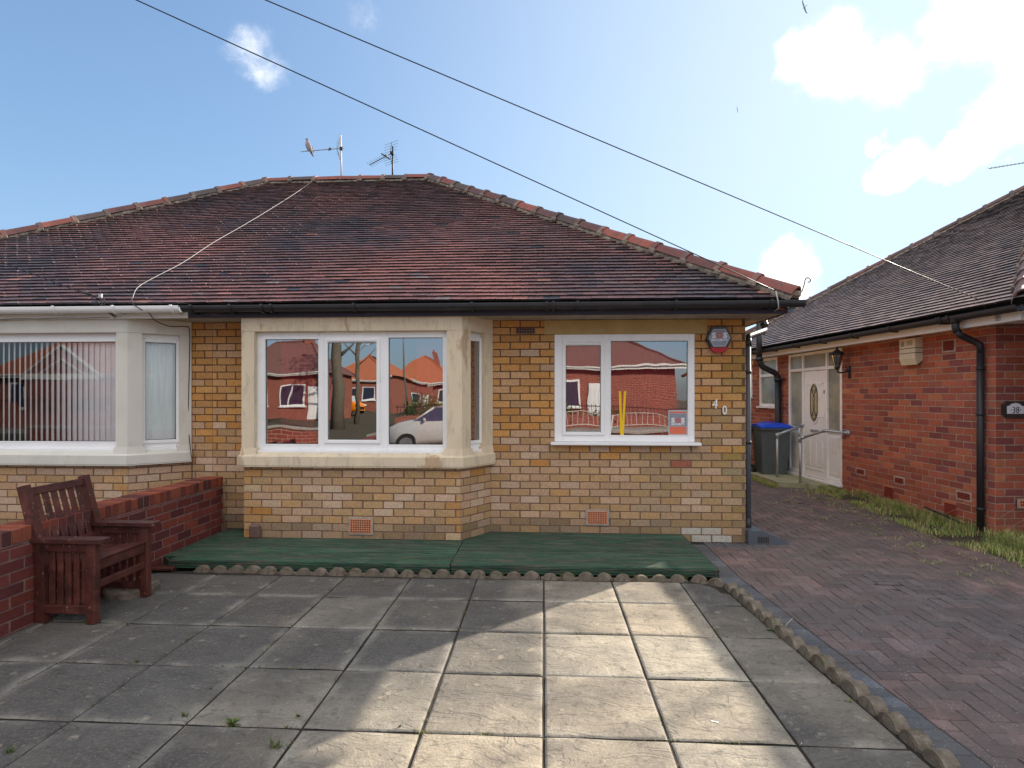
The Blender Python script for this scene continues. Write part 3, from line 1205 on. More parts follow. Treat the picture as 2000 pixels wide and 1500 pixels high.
def block(poly, col, th=.05):
    poly = [Vector(p) for p in poly]
    if len(poly) < 3:
        return
    c = sum(poly, Vector((0, 0))) / len(poly)
    ar = 0
    for i in range(len(poly)):
        ar += poly[i].x * poly[(i + 1) % len(poly)].y - poly[(i + 1) % len(poly)].x * poly[i].y
    if abs(ar) < .0009:
        return
    if ar < 0:
        poly = poly[::-1]
    dz = rnd(-.0018, .0018)
    tx, ty = rnd(-.012, .012), rnd(-.012, .012)

    def z(p):
        return gz(p.x, p.y) + dz + (p.x - c.x) * tx + (p.y - c.y) * ty + .010 * noise.noise(Vector((p.x * .9, p.y * .9, 0)))
    top = [Vector((p.x, p.y, z(p))) for p in [c + (p - c) * .93 for p in poly]]
    rim = [Vector((p.x, p.y, z(p) - .004)) for p in poly]
    low = [Vector((p.x, p.y, z(p) - .03)) for p in poly]
    k = len(poly)
    F = [tuple(range(k))]
    for i in range(k):
        j = (i + 1) % k
        F.append((k + i, k + j, j, i))
        F.append((2 * k + i, 2 * k + j, k + j, k + i))
    bp.mesh(top + rim + low, F, 0, col)


def blk_col(x, y):
    f = noise.noise(Vector((x * .8, y * .8, 7))) + noise.noise(Vector((x * 2.3, y * 2.3, 1))) * .5
    q = random.random() * .6 + f * .6 + .25
    if y > 5.3 and x < 2.45 and y < 6.35:
        q += .9
    c = lerp3((.135, .118, .120), (.205, .138, .126), max(0, min(1, q)))
    v = rnd(.8, 1.2)
    return (c[0] * v, c[1] * v, c[2] * v)


def bord_col():
    v = rnd(.8, 1.2)
    return (.125 * v, .13 * v, .145 * v)


# border row beside the patio, then the row along the house wall
dn = Vector((EDGE_B.x - EDGE_A.x, EDGE_B.y - EDGE_A.y)).normalized()
y = 6.40
gj = .0035
while y > 0.0:
    y2 = y - .102
    a, b = drive_lo(y), drive_lo(y2)
    block([(a, y - gj), (b, y2 + 0), (b + .205, y2 + .0), (a + .205, y - gj)], bord_col())
    y = y2
x = drive_lo(6.4) + .212
while x < 2.3:
    block([(x, 6.30), (x + .098, 6.30), (x + .098, 6.495), (x, 6.495)], bord_col())
    x += .102
# 90 degree herringbone, clipped between the border, the house and the neighbour's wall
th = R(-1.5)
cs, sn = math.cos(th), math.sin(th)
U = .102
for i in range(-10, 90):
    for j in range(-70, 190):
        k = (i - j) % 4
        if k == 0:
            rect = (i, j, i + 2, j + 1)
        elif k == 3:
            rect = (i, j, i + 1, j + 2)
        else:
            continue
        # offset so each 4-cell diagonal tiles the plane
        x0, y0, x1, y1 = [t * U for t in rect]
        cx, cy = (x0 + x1) / 2, (y0 + y1) / 2
        wx, wy = 1.5 + cx * cs - cy * sn, 1.0 + cx * sn + cy * cs
        if not (1.4 < wx < 5.7 and .3 < wy < 16.5):
            continue
        gg = .0022
        P4 = [Vector((1.5 + a * cs - b * sn, 1.0 + a * sn + b * cs)) for a, b in ((x0 + gg, y0 + gg), (x1 - gg, y0 + gg), (x1 - gg, y1 - gg), (x0 + gg, y1 - gg))]
        if wy < EDGE_A.y:
            e0 = Vector((drive_lo(EDGE_A.y) + .212, EDGE_A.y))
            e1 = Vector((drive_lo(0) + .212, 0))
            dd = (e0 - e1).normalized()
            P4 = clip_poly(P4, e0, Vector((dd.y, -dd.x)))
        elif wy < 6.31:
            P4 = clip_poly(P4, Vector((drive_lo(6) + .212, 0)), Vector((1, 0)))
            if wx < 2.32 and P4:
                P4 = clip_poly(P4, Vector((0, 6.296)), Vector((0, -1)))
        else:
            if wx < 2.34:
                if wy < 6.5:
                    if wx > 2.2:
                        P4 = clip_poly(P4, Vector((2.305, 0)), Vector((1, 0)))
                    else:
                        P4 = clip_poly(P4, Vector((0, 6.296)), Vector((0, -1)))
                else:
                    P4 = clip_poly(P4, Vector((2.27, 0)), Vector((1, 0)))
        if P4:
            P4 = clip_poly(P4, Vector((5.56, 0)), Vector((-1, -.068)).normalized())
        if P4:
            block(P4, blk_col(wx, wy))
struct(bp.build('driveway', M['block']))
jd = MB()
for (y0, y1) in [(-1, 5.16), (5.16, 7.6), (7.6, 16.5)]:
    a0, a1 = (drive_lo(y0) - .03, drive_lo(y1) - .03)
    jd.face([(a0, y0, gz(2, y0) - .008), (5.7, y0, gz(2, y0) - .008), (5.7, y1, gz(2, y1) - .008), (a1, y1, gz(2, y1) - .008)])
struct(jd.build('driveway_bed', M['joint']))

# pavement, kerb, road and verge of the street behind the camera
def slab_box(name, m_, x0, x1, y0, y1, z0, z1):
    b = MB()
    b.box(x0, x1, y0, y1, z0, z1)
    return struct(b.build(name, m_))


slab_box('pavement', M['pavement'], -60, 60, -4.2, -1.55, -.1, -.02)
slab_box('kerb', M['kerb'], -60, 60, -4.33, -4.204, -.25, -.015)
slab_box('road', M['asphalt'], -80, 80, -11.8, -4.334, -.25, -.14)
slab_box('side_road', M['asphalt'], -14.5, -7.5, -70, -11.804, -.25, -.137)
slab_box('side_road', M['asphalt'], -24, -14.504, -42, -34.2, -.25, -.137)
slab_box('kerb', M['kerb'], -7.496, 60, -11.93, -11.804, -.25, -.012)
slab_box('kerb', M['kerb'], -60, -14.504, -11.93, -11.804, -.25, -.012)
slab_box('pavement', M['pavement'], -7.496, 60, -14.2, -11.934, -.1, -.017)
slab_box('pavement', M['pavement'], -60, -14.504, -14.2, -11.934, -.1, -.017)
slab_box('lawn', M['lawn'], -7.4, 60, -60, -14.204, -.1, -.01)

# ------------------------------------------------------------------ windows
def rect_ring(mb, P, d, n, s0, s1, z0, z1, w, o0, o1, mi=0, wb=None, bev=.004):
    """picture-frame of four members in the plane (d, UP) at P; depth from o0 (in) to o1 (out) along n"""
    wb = wb or w
    def b(a0, a1, c0, c1):
        mb.obox(P + d * a0 + UP * c0 + n * o0, d * (a1 - a0), UP * (c1 - c0), n * (o1 - o0), mi, bev=bev)
    b(s0, s0 + w, z0, z1)
    b(s1 - w, s1, z0, z1)
    b(s0 + w, s1 - w, z0, z0 + wb)
    b(s0 + w, s1 - w, z1 - w, z1)


def upvc_window(house, P, d, n, s0, s1, z0, z1, lights, fw=.062, glass='glass', vent=False, o=0.0, hw=None, mull=.06):
    """lights: list of (s_a, s_b, z_a, z_b, kind) glass openings; kind 'fixed' or 'sash'"""
    P, d, n = Vector((P[0], P[1], 0)), Vector(d).normalized(), Vector(n).normalized()
    P = P + n * o
    f = MB()
    ex = lambda k: .036 if k == 'sash' else .012
    L_ = sorted(lights, key=lambda l: l[0])
    cur = s0
    for (a, b, c, e, kind) in L_:
        q = ex(kind)
        f.obox(P + d * cur + UP * z0 - n * .06, d * (a - q - cur), UP * (z1 - z0), n * .06, bev=.004)
        f.obox(P + d * (a - q) + UP * z0 - n * .06, d * (b - a + 2 * q), UP * (c - q - z0), n * .0585, bev=.003)
        f.obox(P + d * (a - q) + UP * (e + q) - n * .06, d * (b - a + 2 * q), UP * (z1 - e - q), n * .0585, bev=.003)
        cur = b + q
    f.obox(P + d * cur + UP * z0 - n * .06, d * (s1 - cur), UP * (z1 - z0), n * .06, bev=.004)
    win = f.build('window', M['upvc'], house)
    g_ = MB()
    for (a, b, c, e, kind) in lights:
        x = MB()
        if kind == 'sash':
            sw = .052
            rect_ring(x, P, d, n, a - sw + .012, b + sw - .012, c - sw + .012, e + sw - .012, sw - .012, -.045, .017, bev=.006)
            sash = x.build('sash', M['upvc'], win)
            if vent:
                v = MB()
                v.obox(P + d * (a + .01) + UP * (e + .012) + n * .017, d * (b - a - .02), UP * .02, n * .012, bev=.004)
                v.build('trickle_vent', M['upvc'], win)
            off = -.012
        else:
            off = -.028
            x.obox(P + d * (a - .014) + UP * (c - .014) + n * -.03, d * (b - a + .028), UP * .014, n * .032, bev=.003)
            x.obox(P + d * (a - .014) + UP * e + n * -.03, d * (b - a + .028), UP * .014, n * .032, bev=.003)
            x.obox(P + d * (a - .014) + UP * c + n * -.03, d * .014, UP * (e - c), n * .032, bev=.003)
            x.obox(P + d * b + UP * c + n * -.03, d * .014, UP * (e - c), n * .032, bev=.003)
            x.build('glazing_bead', M['upvc'], win)
        gk = MB()
        rect_ring(gk, P, d, n, a - .002, b + .002, c - .002, e + .002, .007, off - .006, off + .003, bev=0)
        gk.build('gasket', M['gasket'], win)
        p = MB()
        p.face([P + d * a + UP * c + n * off, P + d * b + UP * c + n * off, P + d * b + UP * e + n * off, P + d * a + UP * e + n * off])
        p.build('pane', M[glass], win)
    return win


def air_brick(house, P, d, n, w, h, cols, rows, m_='terracotta', louvre=False, surround='cement', depth=.012):
    P, d, n = Vector(P), Vector(d).normalized(), Vector(n).normalized()
    a = MB()
    if surround:
        a.obox(P - d * .02 - UP * .018, d * (w + .04), UP * (h + .036), n * depth * .75, 1, bev=.003)
    a.obox(P, d * w, UP * h, n * depth, 0, bev=.002)
    if louvre:
        for k in range(rows):
            a.obox(P + d * .012 + UP * (h * (k + .5) / rows) + n * depth, d * (w - .024), UP * h * .3 / rows, n * .0015, 2)
            a.obox(P + d * .008 + UP * (h * (k + .82) / rows) + n * depth, d * (w - .016), UP * h * .3 / rows, n * .008, 0, bev=.001)
    else:
        for i in range(cols):
            for j in range(rows):
                cw, ch_ = w / (cols + .4), h / (rows + .4)
                a.obox(P + d * (cw * (i + .42)) + UP * (ch_ * (j + .42)) + n * depth, d * cw * .6, UP * ch_ * .6, n * .0012, 2)
    return a.build('air_brick', [M[m_], M[surround or 'cement'], M['hole']], house)


def gutter_prof(oc, zc, r=.056, t=.004):
    pr = []
    for k in range(9):
        an = math.pi + math.pi * k / 8
        pr.append((oc + r * math.cos(an), zc + r * math.sin(an)))
    pr.append((oc + r, zc + .012))
    pr.append((oc + r - t, zc + .012))
    for k in range(8, -1, -1):
        an = math.pi + math.pi * k / 8
        pr.append((oc + (r - t) * math.cos(an), zc + (r - t) * math.sin(an)))
    pr.append((oc - r + t, zc + .012))
    pr.append((oc - r, zc + .012))
    return pr


def gutter_bracket(mb, P, d, n, r=.062, zc=0.0):
    """strap round a half-round gutter at P (its centre), n outward"""
    P, d, n = Vector(P), Vector(d).normalized(), Vector(n).normalized()
    prev = None
    for k in range(10):
        an = math.pi + math.pi * k / 9
        p = P + n * (r * math.cos(an)) + UP * (r * math.sin(an))
        if prev is not None:
            mb.beam(prev, p, .028, .006, up=(n * math.cos(an) + UP * math.sin(an)))
        prev = p
    mb.obox(P + n * (r - .004) - d * .014 - UP * .002, d * .028, n * .008, UP * .022)
    mb.obox(P - n * (r + .03) - d * .012 - UP * .065, d * .024, n * .03, UP * .07)
    mb.prism([P - n * (r + .03) - UP * .065 - d * .008, P - n * (r + .03) - UP * .03 - d * .008, P + n * .01 - UP * (r + .004) - d * .008], d * .016)


# ------------------------------------------------------------------ the semi-detached pair of buff bungalows
YF = 6.50          # facade plane
EAVE_Y, EAVE_Z = 5.95, 2.645
EX1, EX0 = 2.55, -10.02
DR = 4.70
PITCH = math.atan(3.08 / 4.70)
PARTY = -3.90
EAVE_Y2 = EAVE_Y + 2 * DR
RZ = EAVE_Z + DR * math.tan(PITCH)
X_AX = Vector((1, 0, 0))
Y_AX = Vector((0, 1, 0))
F_N = Vector((0, -1, 0))

h40 = thing('brick_bungalow', 'buff brick bungalow numbered 40 with black gutter, stone bay window and mossy right corner', 'house', (-.8, YF, 0), 'semi-detached pair of buff brick bungalows')
h42 = thing('brick_bungalow', 'buff brick bungalow cut off at the left edge, with white gutter and vertical blinds', 'house', (-5.9, YF, 0), 'semi-detached pair of buff brick bungalows')

BAY40 = [(-3.46, 6.50), (-3.30, 6.10), (-.893, 6.10), (-.605, 6.50)]
BAY42 = [(-7.30, 6.50), (-7.04, 6.10), (-4.634, 6.10), (-4.165, 6.50)]
SILL_B, SILL_T = .872, 1.04
HEAD_B, WALL_T = 2.352, 2.512


def facade(house, x0, x1, baypts, side_x, openings, colf):
    w = MB()
    b0, b1 = baypts[0][0], baypts[-1][0]
    segs = [(x0, b0), (b1, x1)]
    for a, b in segs:
        if b - a > .05:
            bricks(w, (a, YF, 0), X_AX, F_N, b - a, 0, WALL_T, [(p - a, q - a, r_, s_) for p, q, r_, s_ in openings], colf, phase=(.06 if a < -1 else .0), proud=.006)
    for i in range(len(baypts) - 1):
        p, q = Vector(baypts[i]).to_3d(), Vector(baypts[i + 1]).to_3d()
        d = (q - p)
        n = Vector((d.y, -d.x, 0)).normalized()

        def cf(s, z, L=d.length, i=i):
            c = buff(s, min(z, .8))
            if i == 1 and (s < .13 or s > L - .13):
                c = random.choice([(.52, .29, .12), (.55, .34, .17), (.5, .26, .1), (.56, .40, .24)])
            return c
        bricks(w, p, d, n, d.length, 0, SILL_B, (), cf, proud=.006, phase=rnd(0, .1))
    # side and rear walls
    sx, sn_ = side_x
    bricks(w, (sx, YF, 0), Y_AX, X_AX * sn_, 8.4, 0, WALL_T, (), colf)
    w.box(x0 + .02, x1 - .02, YF + 8.3, YF + 8.4, 0, WALL_T, 1)
    w.box(min(sx, sx - sn_ * .2), max(sx, sx - sn_ * .2) - (.001), YF + .02, YF + 8.3, 0, WALL_T, 1) if False else None
    return w.build('wall', [M['brick'], M['mortar']], house)


AB = at(1145, 1024, 6.49)
facade(h40, PARTY, 2.25, BAY40, (2.25, 1), [(.122, 1.692, 1.112, 2.345)], lambda s, z: buff40(s, z))
facade(h42, -10.0, PARTY, BAY42, (-10.0, -1), [], buff)
# inner leaves that stop the sun reaching the rooms
for house, a, b in ((h40, PARTY, 2.25), (h42, -9.98, PARTY)):
    s = MB()
    s.box(b - .12, b - .02, YF + .05, YF + 8.25, .02, 2.5)
    s.box(a + .02, a + .1, YF + .05, YF + 8.25, .02, 2.5)
    s.box(a + .1, b - .12, YF + 3.2, YF + 3.3, .02, 2.5)
    s.box(a + .1, b - .12, YF - .3, YF + 8.2, 2.515, 2.53)
    s.box(a + .1, b - .12, YF + .06, YF + 3.2, .3, .34)
    s.build('inner_wall', M['greywall'], house)


def bay_trim(house, pts, stone, posts):
    # sill with sloping top
    s = MB()
    ext = [Vector(p) for p in pts]
    sweep(s, ext, [(-.14, SILL_B), (.062, SILL_B), (.062, SILL_B + .012), (.068, SILL_B + .016), (.068, .985), (.052, .997), (-.05, SILL_T + .012), (-.14, SILL_T + .012)])
    s.build('sill', M[stone], house)
    h = MB()
    sweep(h, ext, [(-.14, HEAD_B), (.024, HEAD_B), (.030, HEAD_B + .006), (.030, WALL_T), (-.14, WALL_T)])
    h.build('lintel', M[stone], house)
    for (i, wl_, wr_) in posts:
        p = MB()
        c = Vector(pts[i])
        path = []
        if wl_:
            dl = (Vector(pts[i - 1]) - c).normalized()
            path.append(c + dl * wl_)
        path.append(c)
        if wr_:
            dr = (Vector(pts[i + 1]) - c).normalized()
            path.append(c + dr * wr_)
        sweep(p, path, [(-.13, SILL_T - .03), (.027, SILL_T - .03), (.027, HEAD_B + .001), (-.13, HEAD_B + .001)])
        # sloping stool at the foot
        sweep(p, [c + (q - c) * 1.22 for q in path], [(-.10, 1.0), (.045, .99), (.030, SILL_T + .035), (-.10, SILL_T + .035)])
        p.build('mullion', M[stone], house)


bay_trim(h40, BAY40, 'stone', [(0, 0, .11), (1, .14, .125), (2, .15, .125), (3, .13, 0)])
bay_trim(h42, BAY42, 'stone_grey', [(0, 0, .11), (1, .14, .125), (2, .12, .13), (3, .12, 0)])


def bay_windows(house, pts, i, s0, s1, lights, glass, vent, z0=1.052, z1=2.352):
    p, q = Vector(pts[i]).to_3d(), Vector(pts[i + 1]).to_3d()
    d = (q - p).normalized()
    n = Vector((d.y, -d.x, 0)).normalized()
    w = upvc_window(house, p, d, n, s0, s1, z0, z1, lights, glass=glass, vent=vent, o=-.045)
    b = MB()
    b.obox(p + d * (s0 - .005) + UP * (z0 - .03) - n * .1, d * (s1 - s0 + .01), UP * .03, n * .10, bev=.004)
    b.build('cill_board', M['upvc'], w)
    return w


def px2s(px, Y, x0):
    return at(px, 771, Y).x - x0


YW = 6.15
Z = lambda py, Y=YW, px=700: at(px, py, Y).z
x0 = BAY40[1][0]
bay_windows(h40, BAY40, 1, px2s(501, YW, x0), px2s(875, YW, x0),
            [(px2s(518, YW, x0), px2s(622, YW, x0), Z(868), Z(662), 'fixed'),
             (px2s(641, YW, x0), px2s(736, YW, x0), Z(859), Z(669), 'sash'),
             (px2s(759, YW, x0), px2s(865, YW, x0), Z(868), Z(660), 'fixed')], 'glass', True)
L3 = (Vector(BAY40[3]) - Vector(BAY40[2])).length
bay_windows(h40, BAY40, 2, .105, L3 - .09, [(.165, L3 - .15, 1.15, 2.26, 'sash')], 'glass_clear', False)
L1 = (Vector(BAY40[1]) - Vector(BAY40[0])).length
bay_windows(h40, BAY40, 0, .09, L1 - .105, [(.15, L1 - .165, 1.15, 2.26, 'sash')], 'glass_clear', False)
x0 = BAY42[1][0]
bay_windows(h42, BAY42, 1, .12, px2s(229, YW, x0), [(.42 - .24, px2s(228, YW, x0) - .01, Z(862, YW, 100), Z(668, YW, 100), 'fixed')], 'glass_blind', False)
L3 = (Vector(BAY42[3]) - Vector(BAY42[2])).length
bay_windows(h42, BAY42, 2, .105, L3 - .085, [(.165, L3 - .15, 1.14, 2.26, 'sash')], 'glass_blind', False)
L1 = (Vector(BAY42[1]) - Vector(BAY42[0])).length
bay_windows(h42, BAY42, 0, .09, L1 - .105, [(.15, L1 - .165, 1.15, 2.26, 'sash')], 'glass_clear', False)

# small front window of number 40
wx0, wx1 = .122, 1.692
w40 = upvc_window(h40, (0, YF, 0), X_AX, F_N, wx0, wx1, 1.128, 2.345,
                  [(at(1105, 771, YF).x, at(1173, 771, YF).x, at(1140, 843, YF).z, at(1140, 675, YF).z, 'sash'),
                   (at(1193, 771, YF).x, at(1343, 771, YF).x, at(1270, 850, YF).z, at(1270, 666, YF).z, 'fixed')], vent=True, o=.012, fw=.07)
b = MB()
b.obox((wx0 - .045, YF - .10, 1.092), (wx1 - wx0 + .10, 0, 0), (0, .11, 0), (0, 0, .034), bev=.006)
b.build('sill', M['upvc'], h40)
b = MB()
b.obox((.005, YF - .022, 2.345), (1.825, 0, 0), (0, .05, 0), (0, 0, .163), bev=.004)
b.build('lintel', M['ochre'], h40)

# air bricks
air_brick(h40, at(684, 1041, 6.09), X_AX, F_N, .235, .155, 9, 6)
p = at(1147, 1023, 6.49)
air_brick(h40, p, X_AX, F_N, .225, .145, 8, 6)
p = at(1008, 652, 6.49)
air_brick(h40, p, X_AX, F_N, .215, .07, 7, 2, m_='brown', surround=None)

# soffit, fascia, gutter
for house, a, b, mf, gm in ((h40, PARTY + .002, 2.50, 'fascia', 'blackpvc'), (h42, -9.97, PARTY - .002, 'whitepaint', 'upvc')):
    s = MB()
    s.box(a, b, 6.052, YF + .04, WALL_T, WALL_T + .008)
    if house is h40:
        s.box(2.20, 2.498, YF + .04, EAVE_Y2 - .08, WALL_T, WALL_T + .008)
    s.build('soffit', M['soffit'], house)
    f = MB()
    f.obox((a, 6.03, 2.502), (b - a, 0, 0), (0, .022, 0), (0, 0, .14), bev=.003)
    if house is h40:
        f.obox((2.502, 6.03, 2.502), (.022, 0, 0), (0, 9.2, 0), (0, 0, .14), bev=.003)
    f.build('fascia', M[mf], house)
# exposed dark rafter end and broken corner at the right end of the fascia
b = MB()
b.box(2.40, 2.50, 6.0, 6.03, 2.535, 2.62, 0)
b.build('rotten_fascia_end', mat('rotten_painted_timber', (.10, .05, .035), rough=.9, nscale=30, namt=.5, bump=2, bscale=60,
        vary=[((.40, .11, .04), 22, .5, .06, .9)]), h40)

gut = MB()
sweep(gut, [(PARTY + .01, 5.93), (2.64, 5.93)], gutter_prof(0.0, 2.605), cap=True)
for xb in (PARTY + .12, -3.35, -2.0, -.75, .35, 1.35, 2.3):
    gutter_bracket(gut, (xb, 5.93, 2.605), X_AX, F_N)
for xb in (-3.0, -2.9, .03, .1):
    gutter_bracket(gut, (xb, 5.93, 2.603), X_AX, F_N, r=.065)
gut.build('gutter', M['blackpvc'], h40)
gut = MB()
sweep(gut, [(2.585, 6.15), (2.585, 15.2)], gutter_prof(0.0, 2.59), cap=True)
gut.build('gutter', M['blackpvc'], h40)
gut = MB()
sweep(gut, [(-9.97, 5.93), (PARTY - .01, 5.93)], gutter_prof(0.0, 2.605), cap=True)
for px in (112, 227, 340):
    gutter_bracket(gut, (at(px, 600, 5.93).x, 5.93, 2.605), X_AX, F_N)
gut.build('gutter', M['upvc'], h42)

# roofs
for house, a, b in ((h40, PARTY, 99), (h42, -99, PARTY)):
    r = MB()
    lo = lambda h, a=a: max(EX0 + h, a)
    hi = lambda h, b=b: min(EX1 - h, b)
    tiles(r, (0, EAVE_Y, EAVE_Z), X_AX, Y_AX, PITCH, lo, hi, DR, tile_col)
    # rear slope
    zt = RZ
    r.face([(max(EX0, a), EAVE_Y2, EAVE_Z), (min(EX1, b), EAVE_Y2, EAVE_Z), (min(EX1 - DR, b), EAVE_Y + DR, zt), (max(EX0 + DR, a), EAVE_Y + DR, zt)], 1)
    if house is h40:
        tiles(r, (EX1, EAVE_Y, EAVE_Z), Y_AX, -X_AX, PITCH, lambda h: h, lambda h: 2 * DR - h, DR, tile_col)
    else:
        r.face([(EX0, EAVE_Y, EAVE_Z), (EX0 + DR, EAVE_Y + DR, zt), (EX0, EAVE_Y2, EAVE_Z)], 1)
    # dark soffit boards under the tile ends
    roof = r.build('roof', [M['tile'], M['under']], house)
    rt, bm_ = MB(), MB()
    fs = Vector((0, -math.cos(PITCH), -math.sin(PITCH)))
    bs = Vector((0, math.cos(PITCH), -math.sin(PITCH)))
    rs_ = Vector((math.cos(PITCH), 0, -math.sin(PITCH)))
    ls_ = Vector((-math.cos(PITCH), 0, -math.sin(PITCH)))
    if house is h40:
        ridge_line(rt, bm_, (PARTY, EAVE_Y + DR, RZ), (EX1 - DR, EAVE_Y + DR, RZ), fs, bs, ridge_col, seg=.45)
        # side vectors of the hip run at right angles to it within each slope
        hd = Vector((-1, 1, math.tan(PITCH))).normalized()
        l_ = (fs - hd * fs.dot(hd)).normalized()
        r_ = (rs_ - hd * rs_.dot(hd)).normalized()
        ridge_line(rt, bm_, (EX1 + .01, EAVE_Y - .01, EAVE_Z + .01), (EX1 - DR, EAVE_Y + DR, RZ + .01), l_, r_, ridge_col, seg=.46)
        hd2 = Vector((-1, -1, math.tan(PITCH))).normalized()
        ridge_line(rt, bm_, (EX1, EAVE_Y2, EAVE_Z), (EX1 - DR, EAVE_Y + DR, RZ), (rs_ - hd2 * rs_.dot(hd2)).normalized(), (bs - hd2 * bs.dot(hd2)).normalized(), ridge_col, seg=.46)
        # mortar plug in the open end of the lowest hip tile
        bm_.obox((EX1 - .07, EAVE_Y - .045, EAVE_Z + .0), (.13, 0, 0), (0, .1, 0), (0, 0, .075), bev=.025)
    else:
        ridge_line(rt, bm_, (PARTY, EAVE_Y + DR, RZ), (EX0 + DR, EAVE_Y + DR, RZ), fs, bs, ridge_col, seg=.45)
        hd = Vector((1, 1, math.tan(PITCH))).normalized()
        ridge_line(rt, bm_, (EX0, EAVE_Y, EAVE_Z), (EX0 + DR, EAVE_Y + DR, RZ), (fs - hd * fs.dot(hd)).normalized(), (ls_ - hd * ls_.dot(hd)).normalized(), ridge_col, seg=.46)
    rt.build('ridge_tiles', M['ridge'], roof)
    bm_.build('bedding', M['bedding'], roof)

# hip iron: scrolled strap at the foot of the hip
b = MB()
P = Vector((EX1 + .03, EAVE_Y - .02, EAVE_Z + .03))
pts = [P + Vector((.0, 0, 0)), P + Vector((.03, -.02, .03)), P + Vector((.045, -.03, .09)), P + Vector((.055, -.03, .13))]
for k in range(10):
    an = math.pi - k * .55
    rr = .032 - k * .0016
    pts.append(P + Vector((.087 + rr * math.cos(an), -.03, .14 + rr * math.sin(an))))
b.tube(pts, .0055, 6)
b.build('hip_iron', M['iron'], h40, smooth=True)

# downpipe at the right-hand corner, with its elbow under the eaves
b = MB()
xp = 2.315
yp = 6.60
o1 = at(1493, 628, 7.05)
b.tube([(o1.x, 7.05, 2.56), (o1.x, 7.05, 2.49), (o1.x - .01, 7.02, 2.44), (o1.x - .05, 6.95, 2.42), (xp + .05, yp + .08, 2.335), (xp + .012, yp + .02, 2.315), (xp, yp, 2.27)], .036, 10, 0)
b.tube([(xp, yp, 2.30), (xp, yp, 2.21)], .042, 10, 0)
b.tube([(o1.x, 7.05, 2.53), (o1.x, 7.05, 2.485)], .045, 10, 0)
b.tube([(xp, yp, 2.25), (xp, yp, .05)], .034, 10, 1)
for z in (1.9, 1.1):
    b.tube([(xp, yp, z), (xp, yp, z + .035)], .040, 10, 0)
b.tube([(xp, yp, .26), (xp, yp, .1)], .04, 10, 0)
b.build('downpipe', [M['blackpvc'], M['greypvc']], h40, smooth='auto')

gc = thing('gully_cover', 'grey plastic drain gully cover at the foot of the corner downpipe', 'drain cover', (xp + .1, yp - .12, 0))
b = MB()
c0 = Vector((xp - .055, 6.42, 0))
b.prism([c0, c0 + Vector((.23, 0, 0)), c0 + Vector((.23, 0, .10)), c0 + Vector((.20, 0, .135)), c0 + Vector((.15, 0, .155)), c0 + Vector((0, 0, .155))], (0, .24, 0))
b.build('hood', M['greypvc'], gc)
b = MB()
c1 = c0 + Vector((.232, .01, 0))
prof = [c1, c1 + Vector((.22, 0, 0)), c1 + Vector((.19, 0, .035)), c1 + Vector((.12, 0, .075)), c1 + Vector((.05, 0, .10)), c1 + Vector((0, 0, .11))]
b.prism(prof, (0, .2, 0))
b.build('flap', M['greypvc'], gc)
b = MB()
for k in range(7):
    b.obox(c0 + Vector((.10 + k * .018, -.003, .02)), (.008, 0, 0), (0, .004, 0), (0, 0, .07))
b.build('slot', M['hole'], gc)

# ------------------------------------------------------------------ rooms behind the glass
def room(house, x0, x1, z0, z1, y0, depth, m_):
    r = MB()
    y1 = y0 + depth
    r.face([(x0, y1, z0), (x1, y1, z0), (x1, y1, z1), (x0, y1, z1)])
    r.face([(x0, y0, z0), (x0, y1, z0), (x0, y1, z1), (x0, y0, z1)])
    r.face([(x1, y0, z0), (x1, y1, z0), (x1, y1, z1), (x1, y0, z1)])
    r.face([(x0, y0, z0), (x1, y0, z0), (x1, y1, z0), (x0, y1, z0)])
    r.face([(x0, y0, z1), (x1, y0, z1), (x1, y1, z1), (x0, y1, z1)])
    return r.build('room', M[m_], house)


room(h40, -3.6, -.45, .5, 2.5, YF + .1, 2.6, 'redwall')
room(h40, -.2, 2.05, .4, 2.5, YF + .08, 2.2, 'pinkwall')
room(h42, -7.5, -4.0, .5, 2.5, YF + .1, 2.6, 'greywall')

# blinds and curtains
vb = thing('vertical_blind', 'white vertical slat blind half turned open behind the left bay front pane', 'blind', (-5.4, 6.3, 1.1))
n_sl = 0
x = at(-330, 771, 6.26).x
while x < at(226, 771, 6.26).x:
    pxx = 1000 + FPX * math.tan(math.atan2(x, 6.26) + YAW)
    t = max(0, min(1, (pxx - 60) / 170.0))
    ang = R(9 + 41 * t ** 1.3)        # from edge-on to nearly closed
    hw = .043
    dx, dy = math.cos(R(90) - ang) * hw, math.sin(R(90) - ang) * hw
    # edge-on as seen from the street where open
    vdir = Vector((x, 6.26)).normalized()
    base = math.atan2(vdir.y, vdir.x)
    a2 = base + ang
    dx, dy = math.cos(a2) * hw, math.sin(a2) * hw
    s = MB()
    s.obox((x - dx, 6.235 - dy, 1.10), (2 * dx, 2 * dy, 0), Vector((-dy, dx, 0)).normalized() * .0015, (0, 0, 1.22))
    s.build('slat', M['blind'], vb)
    x += .066
b = MB()
b.box(at(-340, 771, 6.26).x, at(232, 771, 6.26).x, 6.25, 6.29, 2.32, 2.35)
b.build('headrail', M['upvc'], vb)


